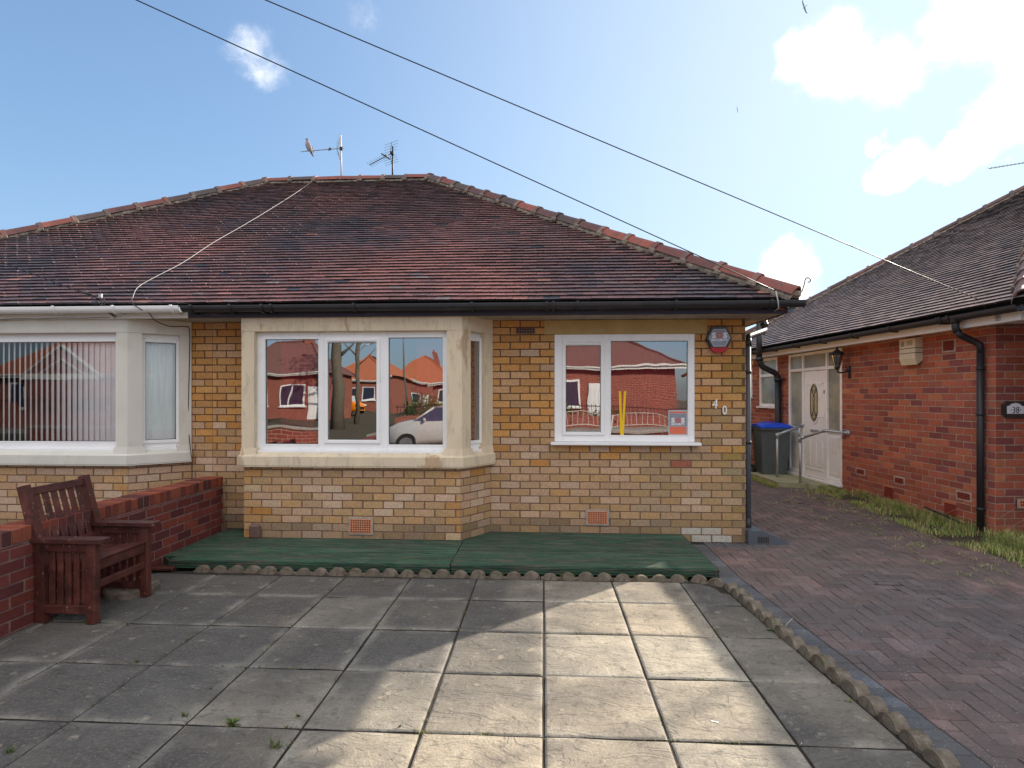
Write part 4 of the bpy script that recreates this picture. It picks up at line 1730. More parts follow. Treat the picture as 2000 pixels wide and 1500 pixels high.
def curtain(name, label, pts, z0, z1, m_, amp=.02, wl_=.07):
    c = MB()
    pts = [Vector(p).to_3d() for p in pts]
    L = sum((pts[i + 1] - pts[i]).length for i in range(len(pts) - 1))
    n = int(L / .012)
    prev = None
    for k in range(n + 1):
        t = L * k / n
        acc = 0
        for i in range(len(pts) - 1):
            l = (pts[i + 1] - pts[i]).length
            if t <= acc + l + 1e-6:
                d = (pts[i + 1] - pts[i]).normalized()
                p = pts[i] + d * (t - acc)
                break
            acc += l
        nn = Vector((-d.y, d.x, 0))
        p = p + nn * amp * math.sin(t * 2 * math.pi / wl_ + 1.3 * math.sin(t * 7))
        q = [Vector((p.x, p.y, z0)), Vector((p.x, p.y, z1))]
        if prev:
            c.face([prev[0], q[0], q[1], prev[1]])
        prev = q
    o = c.build(name, M[m_], loc=(pts[0].x, pts[0].y, z0), smooth=True)
    return tag(o, label, 'curtain')


a_, b_ = Vector(BAY42[2]), Vector(BAY42[3])
dd = (b_ - a_).normalized()
nn = Vector((-dd.y, dd.x))
curtain('net_curtain', 'closed pale blind in the narrow angled pane of the left bay', [a_ + dd * .1 + nn * .105, b_ - dd * .03 + nn * .105], 1.05, 2.36, 'net', .006, .09)
curtain('curtain', 'grey curtain gathered at the narrow angled pane of the middle bay', [(-.76, 6.62), (-.63, 6.75)], 1.0, 2.4, 'curtain', .02, .05)

curtain('curtain', 'dark red curtain behind the left pane of the middle bay', [(-2.98, 6.29), (-2.60, 6.29)], 1.0, 2.4, 'redcurtain', .015, .07)
curtain('curtain', 'dark red curtain behind the right pane of the middle bay', [(-1.42, 6.29), (-.98, 6.27), (-.80, 6.47)], 1.0, 2.4, 'redcurtain', .015, .07)
curtain('curtain', 'dark red curtain drawn across behind the small front window', [(.14, 6.64), (1.68, 6.64)], 1.0, 2.42, 'redcurtain', .012, .09)
# yellow strips propped inside the small window
ys_ = thing('yellow_strip', 'two yellow strips meeting in a narrow V on the pane of the small front window', 'strip', (at(1212, 850, 6.6).x, 6.6, 1.14))
for (pa, pb) in (((1214, 852), (1211, 764)), ((1216, 852), (1221, 764))):
    b = MB()
    A, B = at(pa[0], pa[1], YF + .010), at(pb[0], pb[1], YF + .010)
    d = B - A
    b.obox(A - X_AX * .014, d, X_AX * .026, Y_AX * .002)
    b.build('strip', M['yellow'], ys_)

# security poster inside the glass
P0, P1 = at(1306, 850, YF + .0), at(1343, 801, YF)
ps = thing('window_poster', 'small orange and white security poster in the lower right corner of the small window', 'poster', (P0.x, YF + .02, P0.z))
yy = YF - .012 + .024
b = MB()
b.box(P0.x, P1.x, yy, yy + .002, P0.z, P1.z)
b.build('backing', M['boxgrey2'], ps)
b = MB()
b.box(P0.x + .012, P1.x - .012, yy - .002, yy - .0005, P0.z + .012, P0.z + .095)
b.box(P0.x + .012, P1.x - .012, yy - .002, yy - .0005, P1.z - .035, P1.z - .015)
b.build('colour_band', M['orange_print'], ps)
b = MB()
b.box(P0.x + .012, P1.x - .012, yy - .002, yy - .0005, P0.z + .1, P1.z - .04)
b.build('picture', M['boxgrey'], ps)
cx = (P0.x + P1.x) / 2
text_obj('S', .072, M['white'], ps, (cx - .055, yy - .003, P0.z + .165), X_AX, UP, .0006, .003, 1.15)
text_obj('O', .072, M['coral'], ps, (cx, yy - .003, P0.z + .165), X_AX, UP, .0006, .003, 1.0)
text_obj('S', .072, M['white'], ps, (cx + .055, yy - .003, P0.z + .165), X_AX, UP, .0006, .003, 1.15)
text_obj('SECURITY', .03, M['white'], ps, (cx, yy - .003, P0.z + .122), X_AX, UP, .0006, .001, 1.15)

# ------------------------------------------------------------------ fixtures on number 40
def hexagon(cx, cz, w, h, y, k=.52):
    return [(cx - w / 2, y, cz), (cx - w / 2 * k, y, cz - h / 2), (cx + w / 2 * k, y, cz - h / 2), (cx + w / 2, y, cz), (cx + w / 2 * k, y, cz + h / 2), (cx - w / 2 * k, y, cz + h / 2)]


ac = at(1405.5, 661, 6.43)
al = thing('alarm_box', 'black hexagonal burglar alarm box with red base beside the small front window', 'alarm box', (ac.x, YF, ac.z))
b = MB()
b.prism(hexagon(ac.x, ac.z, .285, .262, YF - .006, .56), (0, -.045, 0))
b.prism(hexagon(ac.x, ac.z, .272, .250, YF - .051, .56), (0, -.012, 0))
b.build('casing', M['boxblack'], al)
b = MB()
b.prism(hexagon(ac.x, ac.z + .008, .235, .195, YF - .0632, .56), (0, -.003, 0))
b.build('label_rim', M['boxgrey2'], al)
b = MB()
b.prism(hexagon(ac.x, ac.z + .008, .215, .175, YF - .0663, .56), (0, -.0015, 0))
b.build('label_plate', M['boxgrey'], al)
b = MB()
b.prism([(ac.x - .083, YF - .006, ac.z - .125), (ac.x - .055, YF - .006, ac.z - .155), (ac.x + .055, YF - .006, ac.z - .155), (ac.x + .083, YF - .006, ac.z - .125), (ac.x + .095, YF - .006, ac.z - .1), (ac.x - .095, YF - .006, ac.z - .1)], (0, -.064, 0))
b.build('strobe_lens', M['signred'], al)
ty = YF - .0685
text_obj('S', .078, M['white'], al, (ac.x - .062, ty, ac.z + .032), X_AX, UP, .0008, .004, 1.15)
text_obj('O', .078, M['coral'], al, (ac.x - .001, ty, ac.z + .032), X_AX, UP, .0008, .004, 1.0)
text_obj('S', .078, M['white'], al, (ac.x + .062, ty, ac.z + .032), X_AX, UP, .0008, .004, 1.15)
text_obj('SECURITY', .034, M['white'], al, (ac.x, ty, ac.z - .018), X_AX, UP, .0008, .001, 1.2)

hn = thing('house_number', 'white metal digits 4 and 0 fixed to buff brick near the corner', 'house number', (at(1396, 790, YF).x, YF, at(1396, 790, YF).z))
p4, p0 = at(1396.5, 790, YF - .012), at(1415.5, 802, YF - .012)
text_obj('4', .155, M['white'], hn, p4, Vector((1, 0, .05)), Vector((.12, 0, 1)), .004, .0, .85, 'digit')
text_obj('0', .14, M['white'], hn, p0, X_AX, UP, .004, .001, .8, 'digit')

b = MB()
j = at(497.5, 1043, 6.06)
b.obox((j.x - .058, 6.035, .085), (.116, 0, 0), (0, .06, 0), (0, 0, .155), bev=.018)
tag(b.build('junction_box', M['brown'], loc=(j.x, 6.06, .085)), 'small brown plastic box on the deck against the bay brickwork', 'junction box')

# ------------------------------------------------------------------ number 38, the red brick bungalow on the right
NC = Vector((5.136, 6.77, 0))                       # corner of its side and front walls
ND = Vector((-.068, .9977, 0)).normalized()         # along the side wall, away from the camera
NX = Vector((ND.y, -ND.x, 0))                       # local right
NL = -NX                                            # outward from the side wall


def nl(x, y, z=0.0):
    """local frame of number 38: x to the right of the side wall, y along it"""
    return NC + NX * x + ND * y + UP * z


def side_y(px):
    """distance along the side wall of a photograph column"""
    d = ray(px, 771)
    # NC + ND*t = d*k
    det = d.x * (-ND.y) - d.y * (-ND.x)
    k = (NC.x * (-ND.y) - NC.y * (-ND.x)) / det
    return (k * d.y - NC.y) / ND.y, k


def eave_y(px, off):
    d = ray(px, 771)
    A = NC + NL * off
    det = d.x * (-ND.y) - d.y * (-ND.x)
    k = (A.x * (-ND.y) - A.y * (-ND.x)) / det
    return (k * d.y - A.y) / ND.y


def side_z(px, py):
    t, k = side_y(px)
    return EYE + (HZN - py) / FPX * k


h38 = thing('brick_bungalow', 'red brick bungalow across the drive with white side door and black gutter', 'house', NC)
ky0 = -.68
KE = 9.48                                            # eaves length
EO = .30
d_r, _ = side_y(1645)
d_l, _ = side_y(1541)
w1_r, _ = side_y(1519)
w1_l, _ = side_y(1484)
w2_r, _ = side_y(1469.5)
w2_l = w2_r + .9
w = MB()
bricks(w, nl(0, 0), ND, NL, KE - .9, -.05, 2.46, [(d_r, d_l, 0.0, 2.46), (w1_r, w1_l, 1.40, 2.46), (w2_r, w2_l, 1.60, 2.35)], red, proud=.005)
bricks(w, nl(0, 0), NX, -ND, 8.6, -.05, 2.46, [], red, proud=.005, phase=.11)
w.build('wall', [M['redbrick'], M['mortar_red']], h38)
s = MB()
# inner leaf with openings left for the glazed parts
for (a, b, c, e) in ((0.05, d_r - .02, .02, 2.44), (d_l + .02, w1_r - .02, .02, 2.44), (w1_r - .02, w1_l + .02, .02, 1.38), (w1_l + .02, KE - 1, .02, 2.44)):
    s.obox(nl(.04, a, c), ND * (b - a), NX * .08, UP * (e - c))
s.obox(nl(.04, 0.05, 2.47), ND * (KE - 1), NX * 8.4, UP * .02)
s.obox(nl(1.6, 0.05, .02), ND * (KE - 1), NX * .05, UP * 2.4)
s.obox(nl(.04, KE - .95, .02), ND * .05, NX * 8.4, UP * 2.44)
s.build('inner_wall', M['greywall'], h38)

# fascia, soffit, gutter
f = MB()
f.obox(nl(-EO + .02, ky0 + .06, 2.43), ND * (KE - .1), NX * .022, UP * .135, bev=.003)
f.obox(nl(-EO + .042, ky0 + .06, 2.43), ND * .022, NX * 9, UP * .135, bev=.003)
f.obox(nl(-EO + .03, ky0 + .07, 2.455), ND * (KE - .1), NX * EO, UP * .006)
f.obox(nl(-EO + .045, ky0 + .07, 2.4555), ND * .5, NX * 9, UP * .006)
f.build('fascia', M['whitepaint'], h38)
gt = MB()
p0_, p1_ = nl(-EO - .055, ky0 - .02), nl(-EO - .055, ky0 + KE)
sweep(gt, [(p1_.x, p1_.y), (p0_.x, p0_.y)], gutter_prof(0.0, 2.565))
for k in range(11):
    q = nl(-EO - .055, .35 + k * .85, 2.565)
    gutter_bracket(gt, q, ND, NL)
q = nl(-EO - .055, .18, 2.565)
gutter_bracket(gt, q, ND, NL, r=.068)
gutter_bracket(gt, q + ND * .12, ND, NL, r=.068)
p2_ = nl(9, ky0 - .07)
sweep(gt, [(nl(-EO - .05, ky0 - .07).x, nl(-EO, ky0 - .07).y), (p2_.x, p2_.y)], gutter_prof(0.0, 2.565))
gt.build('gutter', M['blackpvc'], h38)

# roof
r = MB()
OE = nl(-EO, ky0, 2.64)
D38 = 4.67
P38 = R(32.5)
tiles(r, OE, ND, NX, P38, lambda h: h, lambda h: KE - h, D38, tile_col_dull, wav=.006)
tiles(r, OE, NX, ND, P38, lambda h: h, lambda h: 9.0, D38, tile_col_dull)
r.face([OE + ND * KE, OE + ND * KE + NX * 9, OE + ND * (KE - D38) + NX * 9 + UP * D38 * math.tan(P38), OE + ND * (KE - D38) + NX * D38 + UP * D38 * math.tan(P38)], 1)
roof38 = r.build('roof', [M['tile'], M['under']], h38)
rt, bm_ = MB(), MB()
TP = math.tan(P38)
apex = OE + (ND + NX) * D38 + UP * D38 * TP
sl_s = (-NX * math.cos(P38) - UP * math.sin(P38))
sl_f = (-ND * math.cos(P38) - UP * math.sin(P38))
sl_b = (ND * math.cos(P38) - UP * math.sin(P38))
h_ = (apex - OE).normalized()


def dull_ridge():
    c = random.choice([(.19, .085, .07), (.15, .075, .065), (.22, .09, .075)])
    v = rnd(.8, 1.1)
    return (c[0] * v, c[1] * v, c[2] * v)


ridge_line(rt, bm_, OE + UP * .01 - h_ * .05, apex + UP * .01, (sl_s - h_ * sl_s.dot(h_)).normalized(), (sl_f - h_ * sl_f.dot(h_)).normalized(), dull_ridge, r=.075)
OB = OE + ND * KE
h2 = (apex - OB).normalized()
ridge_line(rt, bm_, OB, apex, (sl_s - h2 * sl_s.dot(h2)).normalized(), (sl_b - h2 * sl_b.dot(h2)).normalized(), dull_ridge, r=.075)
ridge_line(rt, bm_, apex, apex + NX * 4.3, sl_f, sl_b, dull_ridge, r=.075)
rt.build('ridge_tiles', M['ridge'], roof38)
bm_.build('bedding', M['bedding'], roof38)

# unseen front room added to number 38 so that its eaves shade the drive
b = MB()
b.obox(nl(.45, -1.75, 0), NX * 3.6, ND * 1.74, UP * 2.5)
b.build('added_shade_room', M['redbrick_tex'], h38)
b = MB()
c0, c1, c2, c3 = nl(-.28, -2.05, 2.6), nl(4.3, -2.05, 2.6), nl(4.3, ky0 - .12, 2.6), nl(-.28, ky0 - .12, 2.6)
t0, t1 = nl(.7, ky0 - .2, 3.1), nl(3.2, ky0 - .2, 3.1)
b.face([c0, c1, t1, t0])
b.face([c0, t0, c3])
b.face([c1, c2, t1])
b.face([c3, t0, t1, c2])
b.face([c0, c3, c2, c1])
b.obox(nl(-.27, -2.04, 2.46), NX * 4.5, ND * 1.2, UP * .13)
b.build('added_shade_room_roof', mat('brown_roof_tiles', (.20, .13, .11), rough=.7, nscale=5, namt=.3, bump=3, bscale=14, stretch=(1, 6, 9)), h38)
b = MB()
b.obox(nl(-.30, -2.07, 2.44), NX * 4.6, ND * .022, UP * .15)
b.obox(nl(-.30, -2.045, 2.44), ND * 1.2, NX * .022, UP * .15)
b.build('added_shade_room_fascia', M['whitepaint'], h38)

# downpipe at the near corner
b = MB()
po = nl(-EO - .055, eave_y(1866, EO + .055), 2.54)
yo = (po - NC).dot(ND)
pw = nl(-.062, .13, 0)
b.tube([po, po - UP * .10, po - UP * .16 + NX * .03], .04, 10)
b.tube([po - UP * .145 + NX * .01, po - UP * .19 + NX * .06, nl(-.12, .16, 2.285), nl(-.07, .13, 2.24), pw + UP * 2.15], .038, 10)
b.tube([pw + UP * 2.2, pw + UP * .02], .037, 12)
for z in (1.95, 1.42, .32):
    b.tube([pw + UP * z, pw + UP * (z + .03)], .044, 12)
b.tube([po + UP * .02, po - UP * .05], .05, 12)
b.build('downpipe', M['blackpvc'], h38, smooth='auto')

# soil stack that dodges round the gutter, far end
b = MB()
sy = side_y(1529)[0] + .02
sb = nl(-.09, sy, 0)
st = nl(-.47, sy, 0)
b.tube([sb + UP * .0, sb + UP * 2.02], .060, 12)
b.tube([sb + UP * 1.97, sb + UP * 2.03 + NL * .01, sb + UP * 2.10 + NL * .06, st + UP * 2.22 - NL * .07, st + UP * 2.30 - NL * .01, st + UP * 2.36], .056, 12)
b.tube([st + UP * 2.33, st + UP * 3.15], .056, 12)
for P_, z in ((sb, 1.93), (st, 2.34), (sb, 1.0)):
    b.tube([P_ + UP * z, P_ + UP * (z + .07)], .074, 12)
b.beam(sb + UP * 1.97, sb + UP * 1.97 - ND * .2 + NX * .03, .03, .03)
b.build('soil_pipe', M['blackpvc'], h38, smooth='auto')

# air bricks and vents
def vent38(x0, y0, x1, y1, **k):
    a, b_ = side_y(x1)[0], side_y(x0)[0]
    za, zb = side_z((x0 + x1) / 2, y1), side_z((x0 + x1) / 2, y0)
    return air_brick(h38, nl(0, b_, za), -ND, NL, b_ - a, zb - za, **k)


M['ventred'] = mat('red_vent', (.30, .05, .03), rough=.8, namt=.2)
M['ventgrey'] = mat('vent_mortar', (.42, .38, .34), rough=.95, namt=.3, nscale=20)
vent38(1843, 666, 1865, 685, cols=1, rows=6, m_='ventred', louvre=True, surround='ventgrey')
vent38(1749, 934, 1766, 944, cols=1, rows=3, m_='ventred', louvre=True, surround='ventgrey')
vent38(1674, 917, 1689, 926, cols=1, rows=3, m_='ventred', louvre=True, surround='ventgrey')
vent38(1871, 963, 1896, 975, cols=1, rows=3, m_='ventred', louvre=True, surround='ventgrey')
vent38(1728, 952, 1746, 972, cols=1, rows=6, m_='ventred', louvre=True, surround=None)
vent38(1846, 984, 1869, 1006, cols=1, rows=6, m_='ventred', louvre=True, surround=None)
air_brick(h38, at(1990, 990, 6.74), NX, -ND, .215, .075, 8, 2, surround='ventgrey')

# door screen
DW = lambda px: side_y(px)[0]
dr = MB()
zf0, zf1 = .165, 2.44


def sbox(mb, ya, yb, za, zb, o0=-.05, o1=.01, bev=.004, mi=0):
    """box on the side wall between two distances, o along the outward normal"""
    mb.obox(nl(0, ya, za) + NL * o0, ND * (yb - ya), NL * (o1 - o0), UP * (zb - za), mi, bev=bev)


fwd = .055
zt0, zt1 = 2.10, 2.155
yd0, yd1 = DW(1613), DW(1570)          # door edges
sbox(dr, d_r, d_r + fwd, zf0, zf1)
sbox(dr, d_l - fwd, d_l, zf0, zf1)
sbox(dr, d_r + fwd, d_l - fwd, zf1 - .05, zf1)
sbox(dr, d_r + fwd, d_l - fwd, zt0, zt1)
sbox(dr, yd0 - fwd, yd0, zf0, zt0)
sbox(dr, yd1, yd1 + fwd, zf0, zt0)
sbox(dr, yd0 - fwd, yd0, zt1, zf1 - .05)
sbox(dr, yd1, yd1 + fwd, zt1, zf1 - .05)
sbox(dr, d_r + fwd, yd0 - fwd, zf0, zf0 + .07)
sbox(dr, yd1 + fwd, d_l - fwd, zf0, zf0 + .07)
frame = dr.build('door_frame', M['upvc'], h38)
b = MB()
sbox(b, d_r - .02, d_l + .02, zf0 - .04, zf0 - .002, -.05, .07)
b.build('threshold', M['upvc'], frame)
zs = 1.055
for (ya, yb, nm) in ((d_r + fwd, yd0 - fwd, 'a'), (yd1 + fwd, d_l - fwd, 'b')):
    b = MB()
    sbox(b, ya, yb, zf0 + .07, zs - .05, -.04, -.015)
    sbox(b, ya + .05, yb - .05, zf0 + .13, zs - .11, -.015, -.005, bev=.008)
    sbox(b, ya, yb, zs - .05, zs, -.045, .004)
    b.build('side_panel', M['upvc'], frame)
    b = MB()
    sbox(b, ya, yb, zs, zt0, -.03, -.02, bev=0)
    b.build('obscure_pane', M['obscure'], frame)
for (ya, yb) in ((d_r + fwd, yd0 - fwd), (yd0, yd1), (yd1 + fwd, d_l - fwd)):
    b = MB()
    sbox(b, ya, yb, zt1, zf1 - .05, -.03, -.02, bev=0)
    b.build('obscure_pane', M['obscure'], frame)
# door leaf
b = MB()
yc, hw = (yd0 + yd1) / 2, (yd1 - yd0) / 2
sbox(b, yd0 + .004, yd1 - .004, zf0 + .005, zt0 - .004, -.045, -.008)
for (a, c, z0_, z1_) in ((yd0 + .09, yd1 - .09, 1.83, 1.87), (yd0 + .09, yd1 - .09, .30, .33), (yd0 + .09, yd0 + .12, 1.5, 1.87), (yd1 - .12, yd1 - .09, 1.5, 1.87)):
    sbox(b, a, c, z0_, z1_, -.01, .0, bev=.006)
for k in range(3):
    sbox(b, yd0 + .11 + k * .2, yd0 + .24 + k * .2, .38, .84 + (.08 if k == 1 else 0), -.01, -.001, bev=.008)
leaf = b.build('door', M['upvc'], h38)


def oval(y, z, a, h, n=28, notch=True):
    pts = []
    for k in range(n):
        an = 2 * math.pi * k / n
        rr = 1 - (.10 * math.cos(4 * an) if notch else 0)
        pts.append((y + a * math.cos(an) * (abs(math.cos(an)) ** .0) * rr, z + h * math.sin(an)))
    return pts


oz, oh = 1.52, .335
b = MB()
ring = [nl(0, p[0], p[1]) for p in oval(yc, oz, .165, oh + .05)]
b.prism([p + NL * -.009 for p in ring], NL * .016)
b.build('glass_surround', M['upvc'], leaf)
b = MB()
b.prism([nl(0, p[0], p[1]) + NL * .007 for p in oval(yc, oz, .125, oh)], NL * .003)
b.build('oval_pane', M['leaded'], leaf)
b = MB()
o_ = oval(yc, oz, .125, oh)
b.tube([nl(0, p[0], p[1]) + NL * .012 for p in o_ + [o_[0]]], .007, 5)
for sg in (-1, 1):
    for q in range(3):
        z_ = oz + oh * .72 * (1 - q) if q != 1 else oz
        if q == 1:
            b.tube([nl(0, yc + sg * .0, oz + .14) + NL * .012, nl(0, yc + sg * .035, oz + .06) + NL * .012, nl(0, yc, oz) + NL * .012, nl(0, yc + sg * .035, oz - .06) + NL * .012, nl(0, yc, oz - .14) + NL * .012], .0045, 5)
        else:
            s1 = 1 if q == 0 else -1
            pts = []
            for k in range(12):
                an = k * .5
                rr = .05 - k * .0032
                pts.append(nl(0, yc + sg * (.055 + rr * math.cos(an) * .8), oz + s1 * (.20 + rr * math.sin(an))) + NL * .012)
            b.tube(pts, .005, 5)
            b.tube([nl(0, yc, oz + s1 * .31) + NL * .012, nl(0, yc + sg * .06, oz + s1 * .25) + NL * .012, nl(0, yc + sg * .015, oz + s1 * .14) + NL * .012, nl(0, yc, oz + s1 * .1) + NL * .012], .0045, 5)
b.build('lead_came', M['lead'], leaf)
b = MB()
sbox(b, yc - .13, yc + .13, .99, 1.03, -.008, .006, bev=.005)
b.build('letter_plate', M['galv'], leaf)
b = MB()
hy = yd0 + .055
sbox(b, hy - .012, hy + .014, 1.14, 1.36, -.008, .004, bev=.003)
b.tube([nl(0, hy, 1.27) + NL * .0, nl(0, hy, 1.27) + NL * .05, nl(0, hy + .1, 1.27) + NL * .055], .009, 8)
b.build('handle', M['white'], leaf)
b = MB()
b.tube([nl(0, hy, 1.02) + NL * -.008, nl(0, hy, 1.02) + NL * .004], .014, 10)
b.build('lock', M['boxgrey'], leaf)
b = MB()
sbox(b, hy - .01, hy + .012, 1.68, 1.74, -.008, .008, bev=.003)
b.build('door_viewer', M['boxgrey'], leaf)

# far windows
for (a, c, z0_, z1_, tz) in ((w1_r, w1_l, 1.41, 2.44, 2.10), (w2_r, w2_l, 1.61, 2.34, 2.34)):
    b = MB()
    fwn = .06
    sbox(b, a, a + fwn, z0_, z1_)
    sbox(b, c - fwn, c, z0_, z1_)
    sbox(b, a + fwn, c - fwn, z0_, z0_ + fwn)
    sbox(b, a + fwn, c - fwn, z1_ - fwn, z1_)
    if tz < z1_:
        sbox(b, a + fwn, c - fwn, tz - .06, tz)
    wd = b.build('window', M['upvc'], h38)
    b = MB()
    sbox(b, a - .03, c + .04, z0_ - .035, z0_ - .002, -.05, .07, bev=.005)
    b.build('sill', M['upvc'], wd)
    for (z2, z3) in (((z0_ + fwn, tz - .06), (tz, z1_ - fwn)) if tz < z1_ else ((z0_ + fwn, z1_ - fwn),)):
        b = MB()
        sbox(b, a + fwn, c - fwn, z2, z3, -.035, -.03, bev=0)
        b.build('obscure_pane', M['obscure'], wd)
b = MB()
sbox(b, w2_r - .08, w2_l + .1, 2.345, 2.43, -.03, .012)
b.build('lintel', M['cream'], h38)

# alarm box, lantern, plate
mb_y0, mb_y1 = side_y(1803)[0], side_y(1770)[0]
ab = thing('alarm_box', 'beige faceted alarm box high on the red brick wall right of the lantern', 'alarm box', nl(0, (mb_y0 + mb_y1) / 2, 2.06))
z0_, z1_ = 2.065, 2.44
b = MB()
YA, YB = mb_y0 + .0, mb_y1 - .02
dpt = .11
prof = [(0, z0_ + .06), (dpt * .75, z0_), (dpt, z0_ + .085), (dpt, z1_ - .02), (0, z1_)]
b.prism([nl(0, YA, z) + NL * o for o, z in prof], ND * (YB - YA))
b.build('casing', M['beige'], ab)
b = MB()
for z in (2.22, 2.285):
    b.obox(nl(0, YA - .002, z) + NL * .0, ND * (YB - YA + .004), NL * (dpt + .003), UP * .008)
for k in range(5):
    b.obox(nl(0, YA + .05, 2.33 + k * .014) + NL * (dpt + .0005), ND * .1, NL * .002, UP * .005)
b.build('groove', M['navy'], ab)
b = MB()
b.obox(nl(0, YB - .09, 2.32) + NL * (dpt + .0005), ND * .055, NL * .002, UP * .07)
b.build('badge', M['boxgrey'], ab)

ly = side_y(1660)[0]
lt = thing('wall_lantern', 'black coach lantern on a curled bracket between the white door and the beige box', 'lantern', nl(0, ly, 1.95))
b = MB()
wz = side_z(1660, 727)
b.obox(nl(0, ly - .035, wz - .10) + NL * .0, ND * .07, NL * .018, UP * .2, bev=.012)
b.tube([nl(0, ly, wz + .03) + NL * .01, nl(0, ly, wz + .0) + NL * .08, nl(0, ly, wz - .01) + NL * .15, nl(0, ly, wz - .0) + NL * .2, nl(0, ly, wz + .04) + NL * .21], .012, 8)
pts = []
for k in range(12):
    an = k * .5
    rr = .045 - k * .003
    pts.append(nl(0, ly, wz + .05 + rr * math.sin(an)) + NL * (.075 + rr * math.cos(an)))
b.tube(pts, .007, 6)
b.build('bracket', M['iron'], lt, smooth='auto')
lc = nl(0, ly, wz + .04) + NL * .21
b = MB()
b.lathe(lc, UP, [(.015, 0), (.03, .01), (.045, .04)], 6)
b.lathe(lc, UP, [(.105, .235), (.11, .25), (.07, .29), (.045, .305), (.02, .33), (.012, .35), (.018, .365), (.004, .39)], 6)
for k in range(6):
    an = 2 * math.pi * k / 6
    c_, s_ = math.cos(an), math.sin(an)
    b.tube([lc + UP * .04 + Vector((c_, s_, 0)) * .043, lc + UP * .238 + Vector((c_, s_, 0)) * .092], .005, 5)
b.build('cage', M['iron'], lt)
b = MB()
b.lathe(lc, UP, [(.040, .042), (.088, .236)], 6)
b.build('glass', M['glass_car'], lt)
b = MB()
b.lathe(lc, UP, [(.02, .045), (.022, .12), (.03, .15), (.02, .19), (.004, .2)], 8)
b.build('bulb', M['white'], lt, smooth=True)

px_ = at(1961, 800, 6.73)
nx0 = (px_ - NC).dot(NX)
np_ = thing('number_plate', 'cream ceramic 38 house plate on a dark wooden backing by the red brick corner', 'house plate', nl(nx0, 0, 1.4))
b = MB()
FN = -ND
W_, z0_, z1_ = .29, 1.395, 1.585


def notch(x0, x1, z0, z1, c):
    return [(x0 + c, z0), (x1 - c, z0), (x1 - c, z0 + c * .8), (x1, z0 + c * .8), (x1, z1 - c * .8), (x1 - c, z1 - c * .8), (x1 - c, z1), (x0 + c, z1), (x0 + c, z1 - c * .8), (x0, z1 - c * .8), (x0, z0 + c * .8), (x0 + c, z0 + c * .8)]


b.prism([nl(nx0 + x, 0, z) + FN * .005 for x, z in notch(0, W_, z0_, z1_, .04)], FN * .022)
b.build('backing', mat('dark_plaque_wood', (.045, .035, .035), rough=.6, namt=.3, nscale=14), np_)
arch = [(.05, z0_ + .05), (W_ - .05, z0_ + .05), (W_ - .05, z1_ - .055), (W_ - .075, z1_ - .05), (W_ - .10, z1_ - .028), (W_ / 2, z1_ - .018), (.10, z1_ - .028), (.075, z1_ - .05), (.05, z1_ - .055)]
b = MB()
b.prism([nl(nx0 + x, 0, z) + FN * .027 for x, z in arch], FN * .006)
b.build('tile', M['plate'], np_)
text_obj('·38·', .10, M['navy'], np_, nl(nx0 + W_ / 2, 0, z0_ + .088) + FN * .0335, NX, UP, .0008, .0005, .85)

# ------------------------------------------------------------------ step, handrail, bins
STZ = .125
b = MB()
ya, yb = d_r + .25, d_l + .12
b.prism([nl(0, ya, -.05), nl(0, yb, -.05), nl(-.78, yb, -.05), nl(-.78, ya + .35, -.05)], UP * (.05 + STZ))
st_ = b.build('door_step', mat('mossy_step_concrete', (.36, .35, .24), rough=.95, nscale=8, namt=.3, bump=1, vary=[((.16, .18, .06), 6, .55, .1, .8)]), loc=nl(-.4, (ya + yb) / 2, 0))
tag(st_, 'mossy concrete step in front of the white side door', 'step')

hr = thing('handrail', 'galvanised tubular handrail with two posts round the side door step', 'handrail', (4.39, 10.4, .02))
p1b, p2b = ground_at(1518, 940, .05), ground_at(1563, 952, .04)
h1, h2_ = .915, .895
r_ = .0215
b = MB()
b.tube([p1b - UP * .05, Vector((p1b.x, p1b.y, h1))], r_, 10)
b.build('post', M['galv'], hr, smooth='auto')
b = MB()
b.tube([p2b - UP * .05, Vector((p2b.x, p2b.y, h2_))], r_, 10)
b.tube([Vector((p2b.x, p2b.y, h2_)) + Vector((0, .03, 0)), Vector((p2b.x, p2b.y + .03, h2_ + .17))], r_ * .8, 10)
b.build('post', M['galv'], hr, smooth='auto')
t1 = Vector((p1b.x, p1b.y, h1))
e1 = nl(-.02, side_y(1568)[0], 0)
e1.z = side_z(1568, 831)
t2 = Vector((p2b.x, p2b.y, h2_))
dB = ray(1612, 841)
B2 = Vector((0, 0, EYE)) + dB * 9.55
e2 = nl(-.02, side_y(1658)[0], side_z(1658, 846))
b = MB()
b.tube([t1, e1], r_, 10)
b.build('rail', M['galv'], hr, smooth='auto')
b = MB()
b.tube([t2, t2 + (B2 - t2) * .93, B2, B2 + (e2 - B2) * .08, e2], r_, 10)
b.build('rail', M['galv'], hr, smooth='auto')
b = MB()
for c in (t1, t2):
    b.tube([c - UP * .06, c + UP * .03], r_ * 1.4, 10)
b.tube([t2 + (B2 - t2) * .02, t2 + (B2 - t2).normalized() * .08], r_ * 1.4, 10)
b.tube([t1, t1 + (e1 - t1).normalized() * .07], r_ * 1.4, 10)
b.tube([B2 + (t2 - B2).normalized() * .05, B2, B2 + (e2 - B2).normalized() * .05], r_ * 1.35, 10)
b.tube([e2 - (e2 - B2).normalized() * .06, e2], r_ * 1.4, 10)
b.tube([e2 - NX * .0 + NL * .012, e2 - NL * .02], .05, 14)
b.tube([e1 + NL * .012, e1 - NL * .02], .045, 14)
b.build('fittings', M['galv'], hr, smooth='auto')


